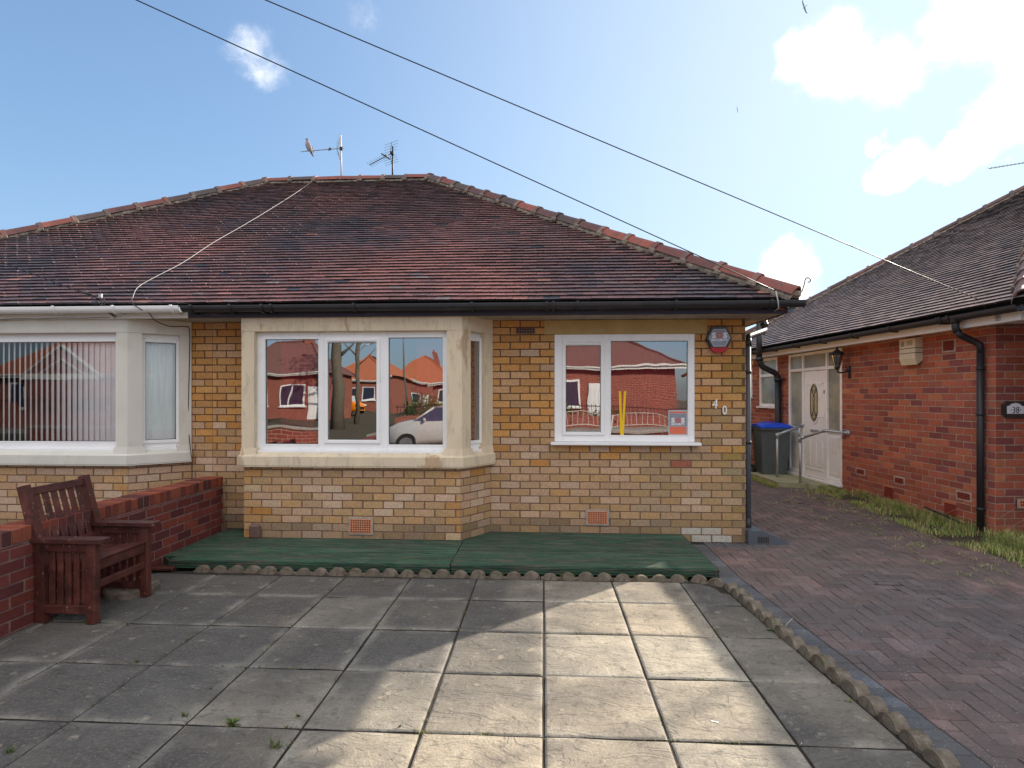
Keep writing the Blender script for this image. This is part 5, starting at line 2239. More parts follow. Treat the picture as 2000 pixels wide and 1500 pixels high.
def wheelie_bin(label, c, rz, body, lid_m, wheel_y=1):
    root = thing('wheelie_bin', label, 'wheelie bin', (0, 0, 0), 'wheelie bins down the side passage')

    def frus(mb, x0, x1, y0, y1, z0, X0, X1, Y0, Y1, z1, mi=0):
        V = [(x0, y0, z0), (x1, y0, z0), (x1, y1, z0), (x0, y1, z0), (X0, Y0, z1), (X1, Y0, z1), (X1, Y1, z1), (X0, Y1, z1)]
        mb.mesh(V, [(3, 2, 1, 0), (4, 5, 6, 7), (0, 1, 5, 4), (1, 2, 6, 5), (2, 3, 7, 6), (3, 0, 4, 7)], mi)
    b = MB()
    frus(b, -.22, .22, -.24, .22, .02, -.25, .25, -.30, .27, .62)
    frus(b, -.25, .25, -.30, .27, .62, -.265, .265, -.33, .30, .93)
    frus(b, -.285, .285, -.36, .33, .93, -.285, .285, -.36, .33, .985)
    b.obox((-.29, -.37, .93), (.58, 0, 0), (0, .03, 0), (0, 0, .045), bev=.006)
    for sx in (-.2, .2):
        b.obox((sx - .015, -.27, .1), (.03, 0, 0), (0, .03, 0), (0, -.045, .75), bev=.003)
    b.build('body', body, root)
    b = MB()
    n = 8
    V, F = [], []
    for i in range(n + 1):
        t = i / n
        yy_ = -.375 + t * .72
        zz = .99 + .055 * math.sin(math.pi * min(1, t * 1.15)) ** .7 + (.02 if t > .8 else 0)
        for (x, dz) in ((-.295, -.012), (-.26, .0), (-.2, .012), (.2, .012), (.26, 0), (.295, -.012)):
            V.append((x, yy_, zz + dz - (.02 if t == 0 else 0)))
    for i in range(n):
        for k in range(5):
            a = i * 6 + k
            F.append((a, a + 1, a + 7, a + 6))
    b.mesh(V, F)
    b.obox((-.295, -.38, .965), (.59, 0, 0), (0, .02, 0), (0, 0, .03), bev=.004)
    for sx in (-.297, .285):
        b.obox((sx, -.37, .975), (.012, 0, 0), (0, .71, 0), (0, 0, .03), bev=.002)
    b.obox((-.12, .1, 1.055), (.24, 0, 0), (0, .05, 0), (0, 0, .018), bev=.005)
    b.build('lid', lid_m, root)
    b = MB()
    b.tube([(-.26, .33, .99), (-.24, .40, 1.0), (.24, .40, 1.0), (.26, .33, .99)], .016, 8)
    b.build('handle', body, root)
    for sx in (-1, 1):
        b = MB()
        b.tube([(sx * .235, .25, .1), (sx * .285, .25, .1)], .1, 18)
        wh = b.build('wheel', M['rubber'], root)
        b = MB()
        b.tube([(sx * .23, .25, .1), (sx * .289, .25, .1)], .055, 14)
        b.build('hub', M['galv'], wh)
    root.location = c
    root.rotation_euler = (0, 0, rz)
    return root


bc = ground_at(1508, 932, .05)
wheelie_bin('grey wheelie bin with a bright blue lid beside the handrail', (bc.x, 11.45, .055), R(-4), M['bingrey'], M['bluelid'])
wheelie_bin('black wheelie bin mostly hidden behind the grey corner downpipe', (3.93, 12.05, .065), R(80), M['binblack'], M['binblack'])
# gate closing the far end of the passage
b = MB()
for k in range(24):
    b.obox((2.3 + k * .1, 15.6, .1), (.094, 0, 0), (0, .02, 0), (0, 0, 1.75 + rnd(-.01, .01)), bev=.004)
b.box(2.3, 4.7, 15.62, 15.66, .5, .6)
b.box(2.3, 4.7, 15.62, 15.66, 1.4, 1.5)
tag(b.build('garden_gate', M['timber'], loc=(3.5, 15.6, .1)), 'dark boarded gate closing the far end of the passage', 'gate')

# ------------------------------------------------------------------ garden wall between the two front gardens
gw = thing('garden_wall', 'low dark red brick garden wall with brick-on-edge coping behind the wooden chair', 'garden wall', (-3.82, 3, 0))
WXF, WT = -3.71, .715
w = MB()
ys0, ys1 = -1.0, 6.38
bricks(w, (WXF, ys0, 0), Y_AX, X_AX, ys1 - ys0, -.02, WT - .108, [], wallred, proud=.004)
bricks(w, (WXF - .225, ys0, 0), Y_AX, -X_AX, ys1 - ys0, -.02, WT - .108, [], wallred, proud=.004)
w.face([(WXF - .225, ys1, 0), (WXF, ys1, 0), (WXF, ys1, WT - .108), (WXF - .225, ys1, WT - .108)], 1)
w.face([(WXF - .225, ys0, WT - .109), (WXF, ys0, WT - .109), (WXF, ys1, WT - .109), (WXF - .225, ys1, WT - .109)], 1)
w.build('brickwork', [M['redbrick'], M['mortar_wall']], gw)
w = MB()
y = ys0
w.box(WXF - .221, WXF - .004, ys0, ys1, WT - .108, WT - .006, 1)
while y < ys1 - .02:
    wd_ = .067
    w.obox((WXF - .228 + rnd(-.002, .002), y + rnd(0, .002), WT - .103), (.231 + rnd(-.002, .002), 0, 0), (0, min(wd_, ys1 - y), 0), (0, 0, .103 + rnd(-.003, .003)), 0, random.choice([(.25, .06, .035), (.21, .05, .03), (.28, .075, .04), (.16, .04, .03), (.10, .035, .03)]), bev=.004)
    y += .077
w.build('coping', [M['redbrick'], M['mortar_wall']], gw)

# ------------------------------------------------------------------ wooden armchair
ch = thing('garden_chair', 'worn reddish-brown slatted wooden garden armchair against the low brick wall', 'chair', (-3.46, 4.22, 0))


def W(x, y, z):
    return Vector((x, y, z))


cy0, cy1 = 3.925, 4.525        # outer faces of the side frames
xf, xb = -3.235, -3.685
lw = .068
for (y, s_) in ((cy0, 1), (cy1 - .058, 1)):
    b = MB()
    b.obox(W(xf - lw, y, .0), W(lw, 0, 0), W(0, .058, 0), W(0, 0, .588), bev=.005)
    b.build('front_leg', M['wood'], ch)
    b = MB()
    b.prism([W(xb, y, 0), W(xb + .07, y, 0), W(xb + .066, y, .42), W(xb - .09, y, 1.0), W(xb - .145, y, .985), W(xb + .0, y, .42)], W(0, .058, 0))
    b.build('back_leg', M['wood'], ch)
for y in (cy0 + .006, cy1 - .052):
    b = MB()
    b.obox(W(xb + .06, y, .52), W(xf - xb - .12, 0, 0), W(0, .045, 0), W(0, 0, .065), bev=.004)
    b.build('arm_rail', M['wood'], ch)
    b = MB()
    b.obox(W(xb + .06, y, .07), W(xf - xb - .12, 0, 0), W(0, .045, 0), W(0, 0, .06), bev=.004)
    b.build('side_rail', M['wood'], ch)
    for k in range(5):
        b = MB()
        xk = xb + .085 + k * .062
        b.obox(W(xk, y + .014, .128), W(.043, 0, 0), W(0, .018, 0), W(0, 0, .394), bev=.003)
        b.build('side_slat', M['wood'], ch)
for y in (cy0 - .016, cy1 - .074):
    b = MB()
    poly = [W(xb - .07, y + .012, .588), W(xb - .05, y - .004, .588), W(xf + .045, y - .008, .588), W(xf + .065, y + .01, .588), W(xf + .065, y + .085, .588), W(xf + .045, y + .1, .588), W(xb - .05, y + .086, .588), W(xb - .07, y + .07, .588)]
    b.prism(poly, UP * .028)
    b.build('armrest', M['wood'], ch)
b = MB()
b.obox(W(xf - .052, cy0 + .058, .375), W(.035, 0, 0), W(0, cy1 - cy0 - .116, 0), W(0, 0, .068), bev=.004)
b.build('front_apron', M['wood'], ch)
b = MB()
b.obox(W(xf - .05, cy0 + .058, .245), W(.033, 0, 0), W(0, cy1 - cy0 - .116, 0), W(0, 0, .05), bev=.004)
b.build('stretcher', M['wood'], ch)
b = MB()
b.obox(W(xb + .02, cy0 + .058, .36), W(.03, 0, 0), W(0, cy1 - cy0 - .116, 0), W(0, 0, .06), bev=.004)
b.build('back_apron', M['wood'], ch)
for k in range(7):
    b = MB()
    x = xf - .055 - k * .062
    z = .448 - .012 * math.sin(math.pi * k / 6) - k * .0035
    b.obox(W(x, cy0 + .05, z), W(.045, 0, 0), W(0, cy1 - cy0 - .1, 0), W(0, 0, .016), bev=.003)
    b.build('seat_slat', M['wood'], ch)
# back: rails and six upright slats
tv = (W(xb - .118, 0, .985) - W(xb + .03, 0, .42))
tvn = tv.normalized()
tn = Vector((tvn.z, 0, -tvn.x))
b = MB()
q0 = W(xb + .03, cy0 + .058, .42)
b.obox(q0 + tvn * .51 - tn * .012, W(0, cy1 - cy0 - .116, 0), tvn * .06, tn * .03, bev=.004)
b.build('top_rail', M['wood'], ch)
b = MB()
b.obox(q0 + tvn * .07 - tn * .012, W(0, cy1 - cy0 - .116, 0), tvn * .05, tn * .03, bev=.004)
b.build('back_rail', M['wood'], ch)
nsl = 6
gap = (cy1 - cy0 - .116 - nsl * .05) / (nsl + 1)
for k in range(nsl):
    b = MB()
    y = cy0 + .058 + gap + k * (.05 + gap)
    b.obox(W(q0.x, y, q0.z) + tvn * .115 - tn * .006, W(0, .05, 0), tvn * .40, tn * .016, bev=.003)
    b.build('back_slat', M['wood'], ch)

# log-slice stepping stone under the chair, and a short timber offcut by the edging
b = MB()
cc = ground_at(258, 1150, .03)
n = 26
prof = []
for k in range(n):
    an = 2 * math.pi * k / n
    rr = .20 * (1 + .06 * noise.noise(Vector((math.cos(an) * 2, math.sin(an) * 2, 0))))
    prof.append((cc.x + rr * math.cos(an), cc.y + rr * math.sin(an)))
low = [Vector((x, y, .0)) for x, y in prof]
mid = [Vector((cc.x + (x - cc.x) * 1.02, cc.y + (y - cc.y) * 1.02, .05)) for x, y in prof]
top = [Vector((cc.x + (x - cc.x) * .96, cc.y + (y - cc.y) * .96, .068 + .003 * (i % 2))) for i, (x, y) in enumerate(prof)]
for i in range(n):
    j_ = (i + 1) % n
    b.face([low[i], low[j_], mid[j_], mid[i]])
    b.face([mid[i], mid[j_], top[j_], top[i]])
b.face(top)
tag(b.build('stepping_stone', M['edging'], loc=(cc.x, cc.y, 0)), 'round log-effect concrete stepping stone lying under the wooden chair', 'stepping stone')
b = MB()
oc_ = ground_at(318, 1113, .02)
b.obox((oc_.x - .2, oc_.y, 0), (.28, .02, 0), (-.008, .07, 0), (0, 0, .035), bev=.008)
tag(b.build('timber_offcut', M['wood'], loc=oc_), 'short dark offcut of timber at the left end of the scalloped edging', 'timber')

# ------------------------------------------------------------------ green decking in front of the house
DZ = .088


def deck_board_col():
    c = random.choice([(.036, .105, .062), (.043, .115, .068), (.036, .092, .058), (.05, .12, .074)])
    v = rnd(.75, 1.2)
    return (c[0] * v, c[1] * v, c[2] * v)


def decking(label, x0, x1, y0, y1, x1b, corner=0.0, dz=0.0):
    root = thing('decking', label, 'decking', ((x0 + x1) / 2, y0, 0), 'green decking laid along the front wall')
    b = MB()
    bw = .118
    n = int((y1 - y0) / bw) + 1
    for k in range(n):
        ya, yb = y0 + k * bw, min(y1, y0 + (k + 1) * bw - .004)
        if yb - ya < .02:
            continue
        t = (ya - y0) / (y1 - y0)
        xr = x1 + (x1b - x1) * t
        xl = x0 + max(0, corner - (ya - y0)) * 1.1 if corner else x0
        c = deck_board_col()
        # grooved face: ridges running along the board
        m_ = 7
        zz = DZ + dz + rnd(-.002, .002)
        for g_ in range(m_):
            a, e = ya + (yb - ya) * g_ / m_, ya + (yb - ya) * (g_ + 1) / m_
            q = [(a, zz - .003), (a + (e - a) * .25, zz), (a + (e - a) * .75, zz), (e, zz - .003)]
            for i in range(3):
                b.face([(xl, q[i][0], q[i][1]), (xr, q[i][0], q[i][1]), (xr, q[i + 1][0], q[i + 1][1]), (xl, q[i + 1][0], q[i + 1][1])], 0, c)
        b.face([(xl, ya, zz - .003), (xr, ya, zz - .003), (xr, ya, zz - .025), (xl, ya, zz - .025)], 0, c)
        b.face([(xl, yb, zz - .003), (xr, yb, zz - .003), (xr, yb, zz - .025), (xl, yb, zz - .025)], 0, c)
    b.box(x0 + .02 + corner, min(x1, x1b) - .01, y0 + .012, y1 - .01, .0, DZ - .022, 0, (.01, .012, .01))
    b.build('boards', M['deck'], root)
    f = MB()
    xl = x0 + corner * 1.1
    for k in range(6):
        za = .012 + k * (DZ + dz - .018) / 6
        f.obox((xl, y0 - .012 + (.004 if k % 2 else 0), za), (x1 - xl, 0, 0), (0, .02, 0), (0, 0, (DZ + dz - .018) / 6 - .003), 0, deck_board_col(), bev=.002)
    if corner:
        f.obox((x0, y0 + corner, .012), (corner * 1.1, -corner - .008, 0), (.01, .012, 0), (0, 0, DZ - .02), 0, deck_board_col(), bev=.002)
    if x1 > 1:
        f.obox((x1 - .002, y0 - .01, .0), (x1b - x1, y1 - y0, 0), (.02, 0, 0), (0, 0, DZ - .006), 0, (.02, .045, .035), bev=.003)
        f.obox((x1 - .028, y0 - .016, -.01), (.03, 0, 0), (0, .03, 0), (0, 0, DZ + .0), 0, (.05, .05, .03), bev=.004)
    f.build('edge_trim', M['deck'], root)
    return root


decking('left run of green timber decking below the bay window', -3.70, -.87, 5.235, 6.49, -.87, corner=.12)
decking('right run of green timber decking with a square outer end below the small window', -.862, 1.565, 5.237, 6.485, 1.545, dz=.001)

# ------------------------------------------------------------------ scalloped concrete edging
def edging_piece(n, pitch=.163, r=.071, t=.05, h0=.0):
    b = MB()
    for k in range(n):
        c = pitch * (k + .5)
        m_ = 12
        rr = r * rnd(.86, 1.06)
        h0 = rnd(-.012, .004)
        poly = [(c - rr, -.02)] + [(c - rr * math.cos(math.pi * i / m_), h0 + rr * .84 * math.sin(math.pi * i / m_) + rnd(-.001, .001)) for i in range(m_ + 1)] + [(c + rr, -.02)]
        b.prism([(x, 0, z) for x, z in poly], (0, t, 0))
        # bevelled front lip
        poly2 = [(c + (x - c) * .82, max(-.02, z * .8)) for x, z in poly]
        b.prism([(x, -.004, z) for x, z in poly2], (0, t + .008, 0))
    b.box(0, pitch * n - .004, .004, t - .004, -.03, h0 + .012)
    return b


EG = 'scalloped concrete edging stones'
runs = []
x = -3.30
while x < 1.15:
    runs.append((Vector((x, 5.155 + (.02 if x < -2.8 else 0) - (x + 3.3) * .006, -.006)), 0.0, 4))
    x += .655
names = ['leftmost scalloped edging stone, beside the wooden chair', 'scalloped edging stone in front of the brown plastic box', 'scalloped edging stone below the left pane of the bay window',
         'scalloped edging stone straight below the terracotta air brick of the bay', 'scalloped edging stone below the angled corner of the bay', 'scalloped edging stone below where the two deck runs meet',
         'scalloped edging stone below the left casement of the small window', 'scalloped edging stone at the right end of the deck']
for i, (p, rz, n) in enumerate(runs):
    n_ = 4 if p.x + .655 < 1.42 else 3
    o = edging_piece(n_).build('edging_stone', M['edging'])
    o.location = p
    o.rotation_euler = (0, R(rnd(-.5, .5)), rz + R(rnd(-.6, .6)))
    tag(o, names[min(i, 7)], 'edging stone', EG)
o = edging_piece(2, pitch=.14, r=.066).build('edging_stone', M['edging'])
o.location = (1.31, 5.16, -.002)
o.rotation_euler = (0, 0, R(-28))
tag(o, 'short edging stone turning the corner at the front right of the deck', 'edging stone', EG)
ddir = (EDGE_B - EDGE_A).normalized()
q = Vector((1.555, 5.02))
i = 0
nm2 = ['furthest scalloped edging stone along the drive, just past the deck corner', 'second scalloped edging stone from the deck along the block drive', 'third scalloped edging stone from the deck, by the green weed',
       'fourth scalloped edging stone from the deck along the block drive', 'nearest scalloped edging stone along the drive, at the bottom edge of the photo']
while q.y > 2.0:
    o = edging_piece(4, pitch=.152, r=.074, t=.075, h0=.0).build('edging_stone', M['edging'])
    o.location = (q.x + rnd(-.006, .006), q.y, .0)
    o.rotation_euler = (R(rnd(-3, 3)), 0, math.atan2(ddir.y, ddir.x) + R(rnd(-1, 1)))
    tag(o, nm2[min(i, 4)], 'edging stone', EG)
    q = q + ddir * .612
    i += 1

# ------------------------------------------------------------------ grass, weeds, moss
def blade(mb, p, h, w, ang, lean, col):
    d = Vector((math.cos(ang), math.sin(ang), 0))
    s = Vector((-d.y, d.x, 0)) * w / 2
    p = Vector(p)
    m1 = p + UP * h * .55 + d * lean * .3
    t = p + UP * h * (1 - .25 * min(1, lean / h)) + d * lean
    mb.face([p - s, p + s, m1 + s * .7, m1 - s * .7], 0, col)
    mb.face([m1 - s * .7, m1 + s * .7, t], 0, col)


def grass_col():
    c = random.choice([(.28, .42, .09), (.23, .37, .08), (.40, .48, .13), (.50, .44, .19), (.60, .50, .28), (.14, .22, .055), (.42, .40, .13), (.46, .36, .2)])
    v = rnd(.75, 1.2)
    return (c[0] * v, c[1] * v, c[2] * v)


gr = MB()
for k in range(24000):
    t = random.random() ** 1.25
    yy_ = -1.2 + t * 4.6                                     # along the wall, local
    if yy_ < ky0 - 1.1 and random.random() < .5:
        continue
    wid = .62 - .10 * max(0, yy_)
    off = random.random() ** 1.5 * max(.10, wid)
    if yy_ < 0 and random.random() < .35:
        # in front of the front wall
        P = nl(rnd(-.55, .5), -abs(yy_) * random.random() ** 1.2, 0)
        if (P - NC).dot(NX) > 0 and (P - NC).dot(ND) > -.01:
            continue
        off = max(0, -(P - NC).dot(NX))
    else:
        P = nl(-off, yy_, 0)
    if noise.noise(P * 2.6) + .42 - off * .9 < rnd(-.25, .5):
        continue
    dens_h = (.18 if off < .22 else .085) * rnd(.4, 1.25) * (1.0 if yy_ < 2.5 else .55)
    P.z = gz(P.x, P.y) - .005
    blade(gr, P, dens_h, rnd(.004, .009), rnd(0, 6.28), dens_h * rnd(.1, 1.0), grass_col())
# grass by the step and creeping out over the blocks
for k in range(2600):
    px, py = rnd(1530, 1650), 0
    P = nl(-rnd(.02, .9) * random.random(), side_y(rnd(1560, 1660))[0] + rnd(-.2, .2), 0)
    if (P - NC).dot(ND) > d_r + .2 and (P - NC).dot(NX) > -.8:
        P = nl(-.8 - rnd(0, .14), rnd(d_r + .5, d_l + .1), 0)
    P.z = gz(P.x, P.y)
    hh = rnd(.02, .09)
    blade(gr, P, hh, rnd(.004, .007), rnd(0, 6.28), hh * rnd(.2, 1), grass_col())
for k in range(430):                                        # sparse dry sprigs on the blocks
    yl = rnd(-1.6, 2.6)
    P = nl(-.5 - random.random() ** 1.6 * .95, yl, 0)
    P.z = gz(P.x, P.y)
    if noise.noise(P * 3.1 + Vector((4, 0, 0))) < .0:
        continue
    for q_ in range(random.randint(5, 14)):
        hh = rnd(.012, .045)
        blade(gr, P + Vector((rnd(-.04, .04), rnd(-.03, .03), 0)), hh, rnd(.003, .006), rnd(0, 6.28), hh * rnd(.5, 1.8), random.choice([(.42, .38, .22), (.3, .3, .1), (.22, .28, .07), (.45, .4, .26)]))
# a few long dry stalks
for (a, z1_) in ((-.25, .45), (.5, .3), (-.4, .38), (1.1, .25)):
    P = nl(-.2, a, 0)
    gr.tube([P, P + UP * z1_ * .6 + NL * .03, P + UP * z1_ + ND * -.12 + NX * .1], .0015, 4, 0, (.42, .33, .18))
go = gr.build('grass', M['grass'])
tag(go, 'rough grass and dry sprigs along the foot of the red brick wall', 'grass', kind='stuff')

ms = MB()
for k in range(520):
    if random.random() < .5:
        x_, y_ = round(rnd(-3.6, 1.4) / S) * S + rnd(-.006, .006), rnd(2.2, 5.0)
    else:
        x_, y_ = rnd(-3.6, 1.4), 2.77 + round(rnd(-1, 3.4)) * S + rnd(-.006, .006)
    if noise.noise(Vector((x_ * 1.6, y_ * 1.6, 2))) < .08:
        continue
    for q_ in range(random.randint(3, 9)):
        hh = rnd(.006, .02)
        blade(ms, (x_ + rnd(-.02, .02), y_ + rnd(-.008, .008), -.008), hh, .005, rnd(0, 6.28), hh * rnd(.2, 1), random.choice([(.10, .13, .03), (.16, .17, .05), (.22, .19, .09), (.07, .09, .03)]))
for k in range(420):
    x_ = rnd(-3.2, 1.3)
    hh = rnd(.01, .035)
    blade(ms, (x_, 5.21 + rnd(-.012, .015), .0), hh, .005, rnd(0, 6.28), hh * .6, random.choice([(.10, .15, .03), (.14, .17, .05), (.18, .16, .07)]))
tag(ms.build('moss', M['grass']), 'moss and fine grass growing in the paving joints and behind the scalloped edging', 'moss', kind='stuff')
soil = MB()
prev = None
for k in range(40):
    yl = -2 + k * .15
    wid = (.50 - .085 * max(0, yl)) * (1 + .35 * noise.noise(Vector((yl * 2.2, 0, 0))))
    a, b_ = nl(.0, yl, 0), nl(-max(.05, wid), yl, 0)
    a.z = gz(a.x, a.y) + .035
    b_.z = gz(b_.x, b_.y) + .0015
    m_ = nl(-max(.05, wid) * .5, yl, 0)
    m_.z = gz(m_.x, m_.y) + .022
    if prev:
        soil.face([prev[0], prev[1], m_, a])
        soil.face([prev[1], prev[2], b_, m_])
    prev = (a, m_, b_)
so = soil.build('soil_strip', M['soil'])
struct(so)


def weed(px, py, size, kind, label):
    P = ground_at(px, py, 0)
    b = MB()
    n = 26 if kind == 'grassy' else 18
    for k in range(n):
        an = rnd(0, 6.28)
        h = size * rnd(.35, 1)
        Q = P + Vector((rnd(-.3, .3) * size, rnd(-.12, .12) * size, -.004))
        c = random.choice([(.06, .12, .02), (.09, .15, .03), (.13, .17, .045), (.2, .18, .08)])
        if kind == 'grassy':
            blade(b, Q, h, .005, an, h * rnd(.2, .9), c)
        else:
            l = size * rnd(.4, .8)
            d = Vector((math.cos(an), math.sin(an), rnd(.1, .9))).normalized()
            s = d.cross(UP).normalized() * l * .28
            b.face([Q, Q + d * l * .5 + s, Q + d * l, Q + d * l * .5 - s], 0, c)
    tag(b.build('weed', M['grass'], loc=P), label, 'weed', 'weeds growing in the paving joints')


weed(457, 1412, .07, 'leafy', 'largest leafy weed in a paving joint left of the sunlit patch')
weed(360, 1400, .045, 'grassy', 'small grassy weed in the joint left of the leafy one')
weed(537, 1462, .085, 'grassy', 'tall green blades in the lower paving joint near the shadow edge')
weed(268, 1293, .03, 'grassy', 'tiny grassy weed in the paving joint below the chair')
weed(20, 1470, .05, 'grassy', 'grassy weed in the joint at the bottom left corner')
weed(1297, 1181, .022, 'leafy', 'tiny yellow-green weed in the sunlit joint near the deck')
weed(1503, 1230, .035, 'leafy', 'bright green weed against the scalloped edging halfway along the drive')
weed(1656, 1370, .035, 'leafy', 'low weed at the patio side of the edging')
weed(1622, 1312, .03, 'grassy', 'small weed on the drive side of the edging')
weed(1762, 1428, .035, 'leafy', 'yellow-green weed behind the last but one edging stone')
weed(582, 1400, .03, 'grassy', 'scrap of grass where two joints cross right of the leafy weed')
weed(780, 1420, .02, 'grassy', 'scrap of moss in the joint at the left edge of the sunlit paving')
weed(412, 1345, .02, 'grassy', 'faint sprig in the slanting joint above the leafy weed')
b = MB()
P = ground_at(1530, 1235, 0)
b.tube([P, P + Vector((.03, .02, .05)), P + Vector((.08, .04, .085))], .002, 4, 0, (.5, .45, .33))
b.tube([P, P + Vector((.0, .02, .05))], .0016, 4, 0, (.5, .45, .33))
tag(b.build('dry_stalk', M['grass'], loc=P), 'pale dry stalk sticking up beside the edging', 'stalk')
b = MB()
P = ground_at(1396, 1410, 0)
b.obox(P + Vector((-.02, 0, .002)), (.035, -.012, 0), (.003, .007, 0), (0, 0, .002))
tag(b.build('paper_scrap', M['white'], loc=P), 'white scrap of paper on the sunlit paving', 'litter')
b = MB()
P = nl(-.13, .42, .14)
b.tube([P + ND * .5 + UP * .06, P + ND * -.15 - UP * .02], .012, 7)
tag(b.build('drain_pipe_offcut', M['iron'], loc=P), 'thin black pipe offcut leaning behind the near downpipe in the grass', 'pipe')

# ------------------------------------------------------------------ cables
def cable(name, label, pts, r, m_, sag=0.0, n=24):
    pts = [Vector(p) for p in pts]
    out = []
    if len(pts) == 2:
        for k in range(n + 1):
            t = k / n
            out.append(pts[0].lerp(pts[1], t) - UP * sag * 4 * t * (1 - t))
    else:      # Catmull-Rom through the points
        P = [pts[0]] + pts + [pts[-1]]
        for i in range(1, len(P) - 2):
            for k in range(8):
                t = k / 8
                out.append(.5 * ((2 * P[i]) + (-P[i - 1] + P[i + 1]) * t + (2 * P[i - 1] - 5 * P[i] + 4 * P[i + 1] - P[i + 2]) * t * t + (-P[i - 1] + 3 * P[i] - 3 * P[i + 1] + P[i + 2]) * t ** 3))
        out.append(pts[-1])
    b = MB()
    b.tube(out, r, 6)
    o = b.build(name, M[m_], loc=pts[0], smooth=True)
    return tag(o, label, 'cable')


POLE = Vector((0, 0, EYE)) + ray(-2815, -1405) * 3.25
E1 = at(1515, 568, 5.88)
E2 = at(1921, 589, 6.85)
cable('overhead_cable', 'black overhead cable running down to the right-hand end of the buff bungalow gutter', [POLE, E1], .005, 'cable_black', .004, 40)
cable('overhead_cable', 'upper black overhead cable running across the sky to the red brick bungalow', [POLE, E2], .0052, 'cable_black', .006, 40)
E3 = at(196, 585, 5.86)
d3 = ray(-40, 490)
cable('overhead_cable', 'short overhead cable coming in at the left edge to the white gutter bracket', [Vector((0, 0, EYE)) + ray(-900, 130) * 4.6, E3], .0045, 'cable_black', .05, 24)

# service heads: hooks and loops
b = MB()
b.tube([E1, at(1520, 590, 5.84), at(1521, 602, 5.86), at(1512, 608, 6.02)], .006, 6)
b.tube([E1 + Vector((-.02, 0, .01)), E1 + Vector((-.07, .02, .03))], .009, 6)
tag(b.build('cable_tail', M['cable_white'], loc=E1, smooth=True), 'pale cable tail looped over the right end of the black gutter', 'cable')

b = MB()
e = E2
for k in range(1):
    loop = []
    for i in range(15):
        an = i * .45
        loop.append(e + Vector((.10 + .10 * math.cos(an), -.02, .03 + .07 * math.sin(an))))
    b.tube(loop, .004, 5)
b.tube([e, e + Vector((.0, 0, -.07)), e + Vector((.06, .02, -.12)), e + Vector((.11, .05, -.10)), e + Vector((.12, .06, -.17)), e + Vector((.10, .1, -.19))], .0055, 6)
tag(b.build('cable_tail', M['cable_black'], loc=E2, smooth=True), 'black cable loops hanging over the gutter of the red brick bungalow', 'cable')
sb_ = thing('service_bracket', 'metal wall bracket on the white fascia of the red brick bungalow near its corner', 'bracket', at(1958, 620, 6.2))
b = MB()
q = nl(-EO + .02, side_y(1960)[0] - .28, 2.49) + NL * .0
b.obox(q + NL * .0 - UP * .035, ND * .06, NL * .012, UP * .07, bev=.002)
b.tube([q + ND * .03 + NL * .01, q + ND * .03 + NL * .03], .012, 8)
b.build('plate', M['galv'], sb_)

b = MB()
c = E3
b.tube([c + Vector((0, 0, .05)), c + Vector((.01, .0, -.0)), c + Vector((.0, .02, -.07)), c + Vector((.04, .06, -.13)), c + Vector((.10, .11, -.17))], .006, 6)
b.tube([c + Vector((0, 0, .06)), c + Vector((-.05, .0, .04)), c + Vector((-.10, 0, .02)), c + Vector((-.03, 0, -.03)), c + Vector((.02, .03, -.09)), c + Vector((.06, .08, -.15))], .0045, 6)
b.tube([c + Vector((.03, 0, .04)), c + Vector((.045, .0, -.02)), c + Vector((.02, .03, -.08)), c + Vector((.09, .1, -.19))], .0045, 6)
b.tube([c + Vector((-.24, -.01, .09)), c + Vector((-.09, 0, .05))], .014, 8)
tag(b.build('cable_tail', M['cable_black'], loc=E3, smooth=True), 'tangle of black cable tails hanging over the white gutter', 'cable')
b = MB()
b.tube([c + Vector((.0, 0, .02)), c + Vector((.0, 0, .06))], .02, 10)
b.obox(c + Vector((.07, .11, -.13)), (.09, 0, 0), (0, .012, 0), (0, 0, .07), bev=.003)
tag(b.build('cable_bracket', M['galv'], loc=E3), 'metal ring bracket holding the cable on the white gutter', 'bracket')

# thin wire stapled along the white fascia
b = MB()
p0, p1 = at(-60, 624, 6.02), at(215, 620, 6.02)
b.tube([p0.lerp(p1, t / 10) + UP * (.004 * math.sin(t * 2.2)) for t in range(11)], .004, 5)
tag(b.build('fascia_wire', M['galv'], loc=p0), 'thin grey wire stapled along the white fascia', 'wire')


# aerial lead down the roof slope
def roof_pt(px, py, lift=.05):
    d = ray(px, py)
    tp = math.tan(PITCH)
    t = (EAVE_Z - EAVE_Y * tp - EYE) / (d.z - d.y * tp)
    return Vector((0, 0, EYE)) + d * t + Vector((0, -math.sin(PITCH), math.cos(PITCH))) * lift


lead = [roof_pt(x, y) for x, y in ((622, 350), (590, 375), (540, 408), (480, 445), (420, 480), (360, 520), (300, 552), (272, 570))]
lead.append(at(259, 582, 5.90))
cable('aerial_lead', 'thin white aerial lead running diagonally down the tiled roof', lead, .003, 'cable_white')
cable('aerial_lead', 'black lead looping from the white gutter down the wall beside the left bay',
      [at(259, 582, 5.90), at(258, 592, 5.86), at(275, 604, 5.87), at(292, 612, 6.0), at(302, 625, 6.02), at(330, 637, 6.2), at(362, 638, 6.4), at(370, 645, 6.45), at(370, 700, 6.46), at(368, 790, 6.46),
       at(369, 845, 6.47), at(373, 885, 6.40), at(375, 900, 6.40), at(375, 936, 6.44)], .005, 'cable_black')


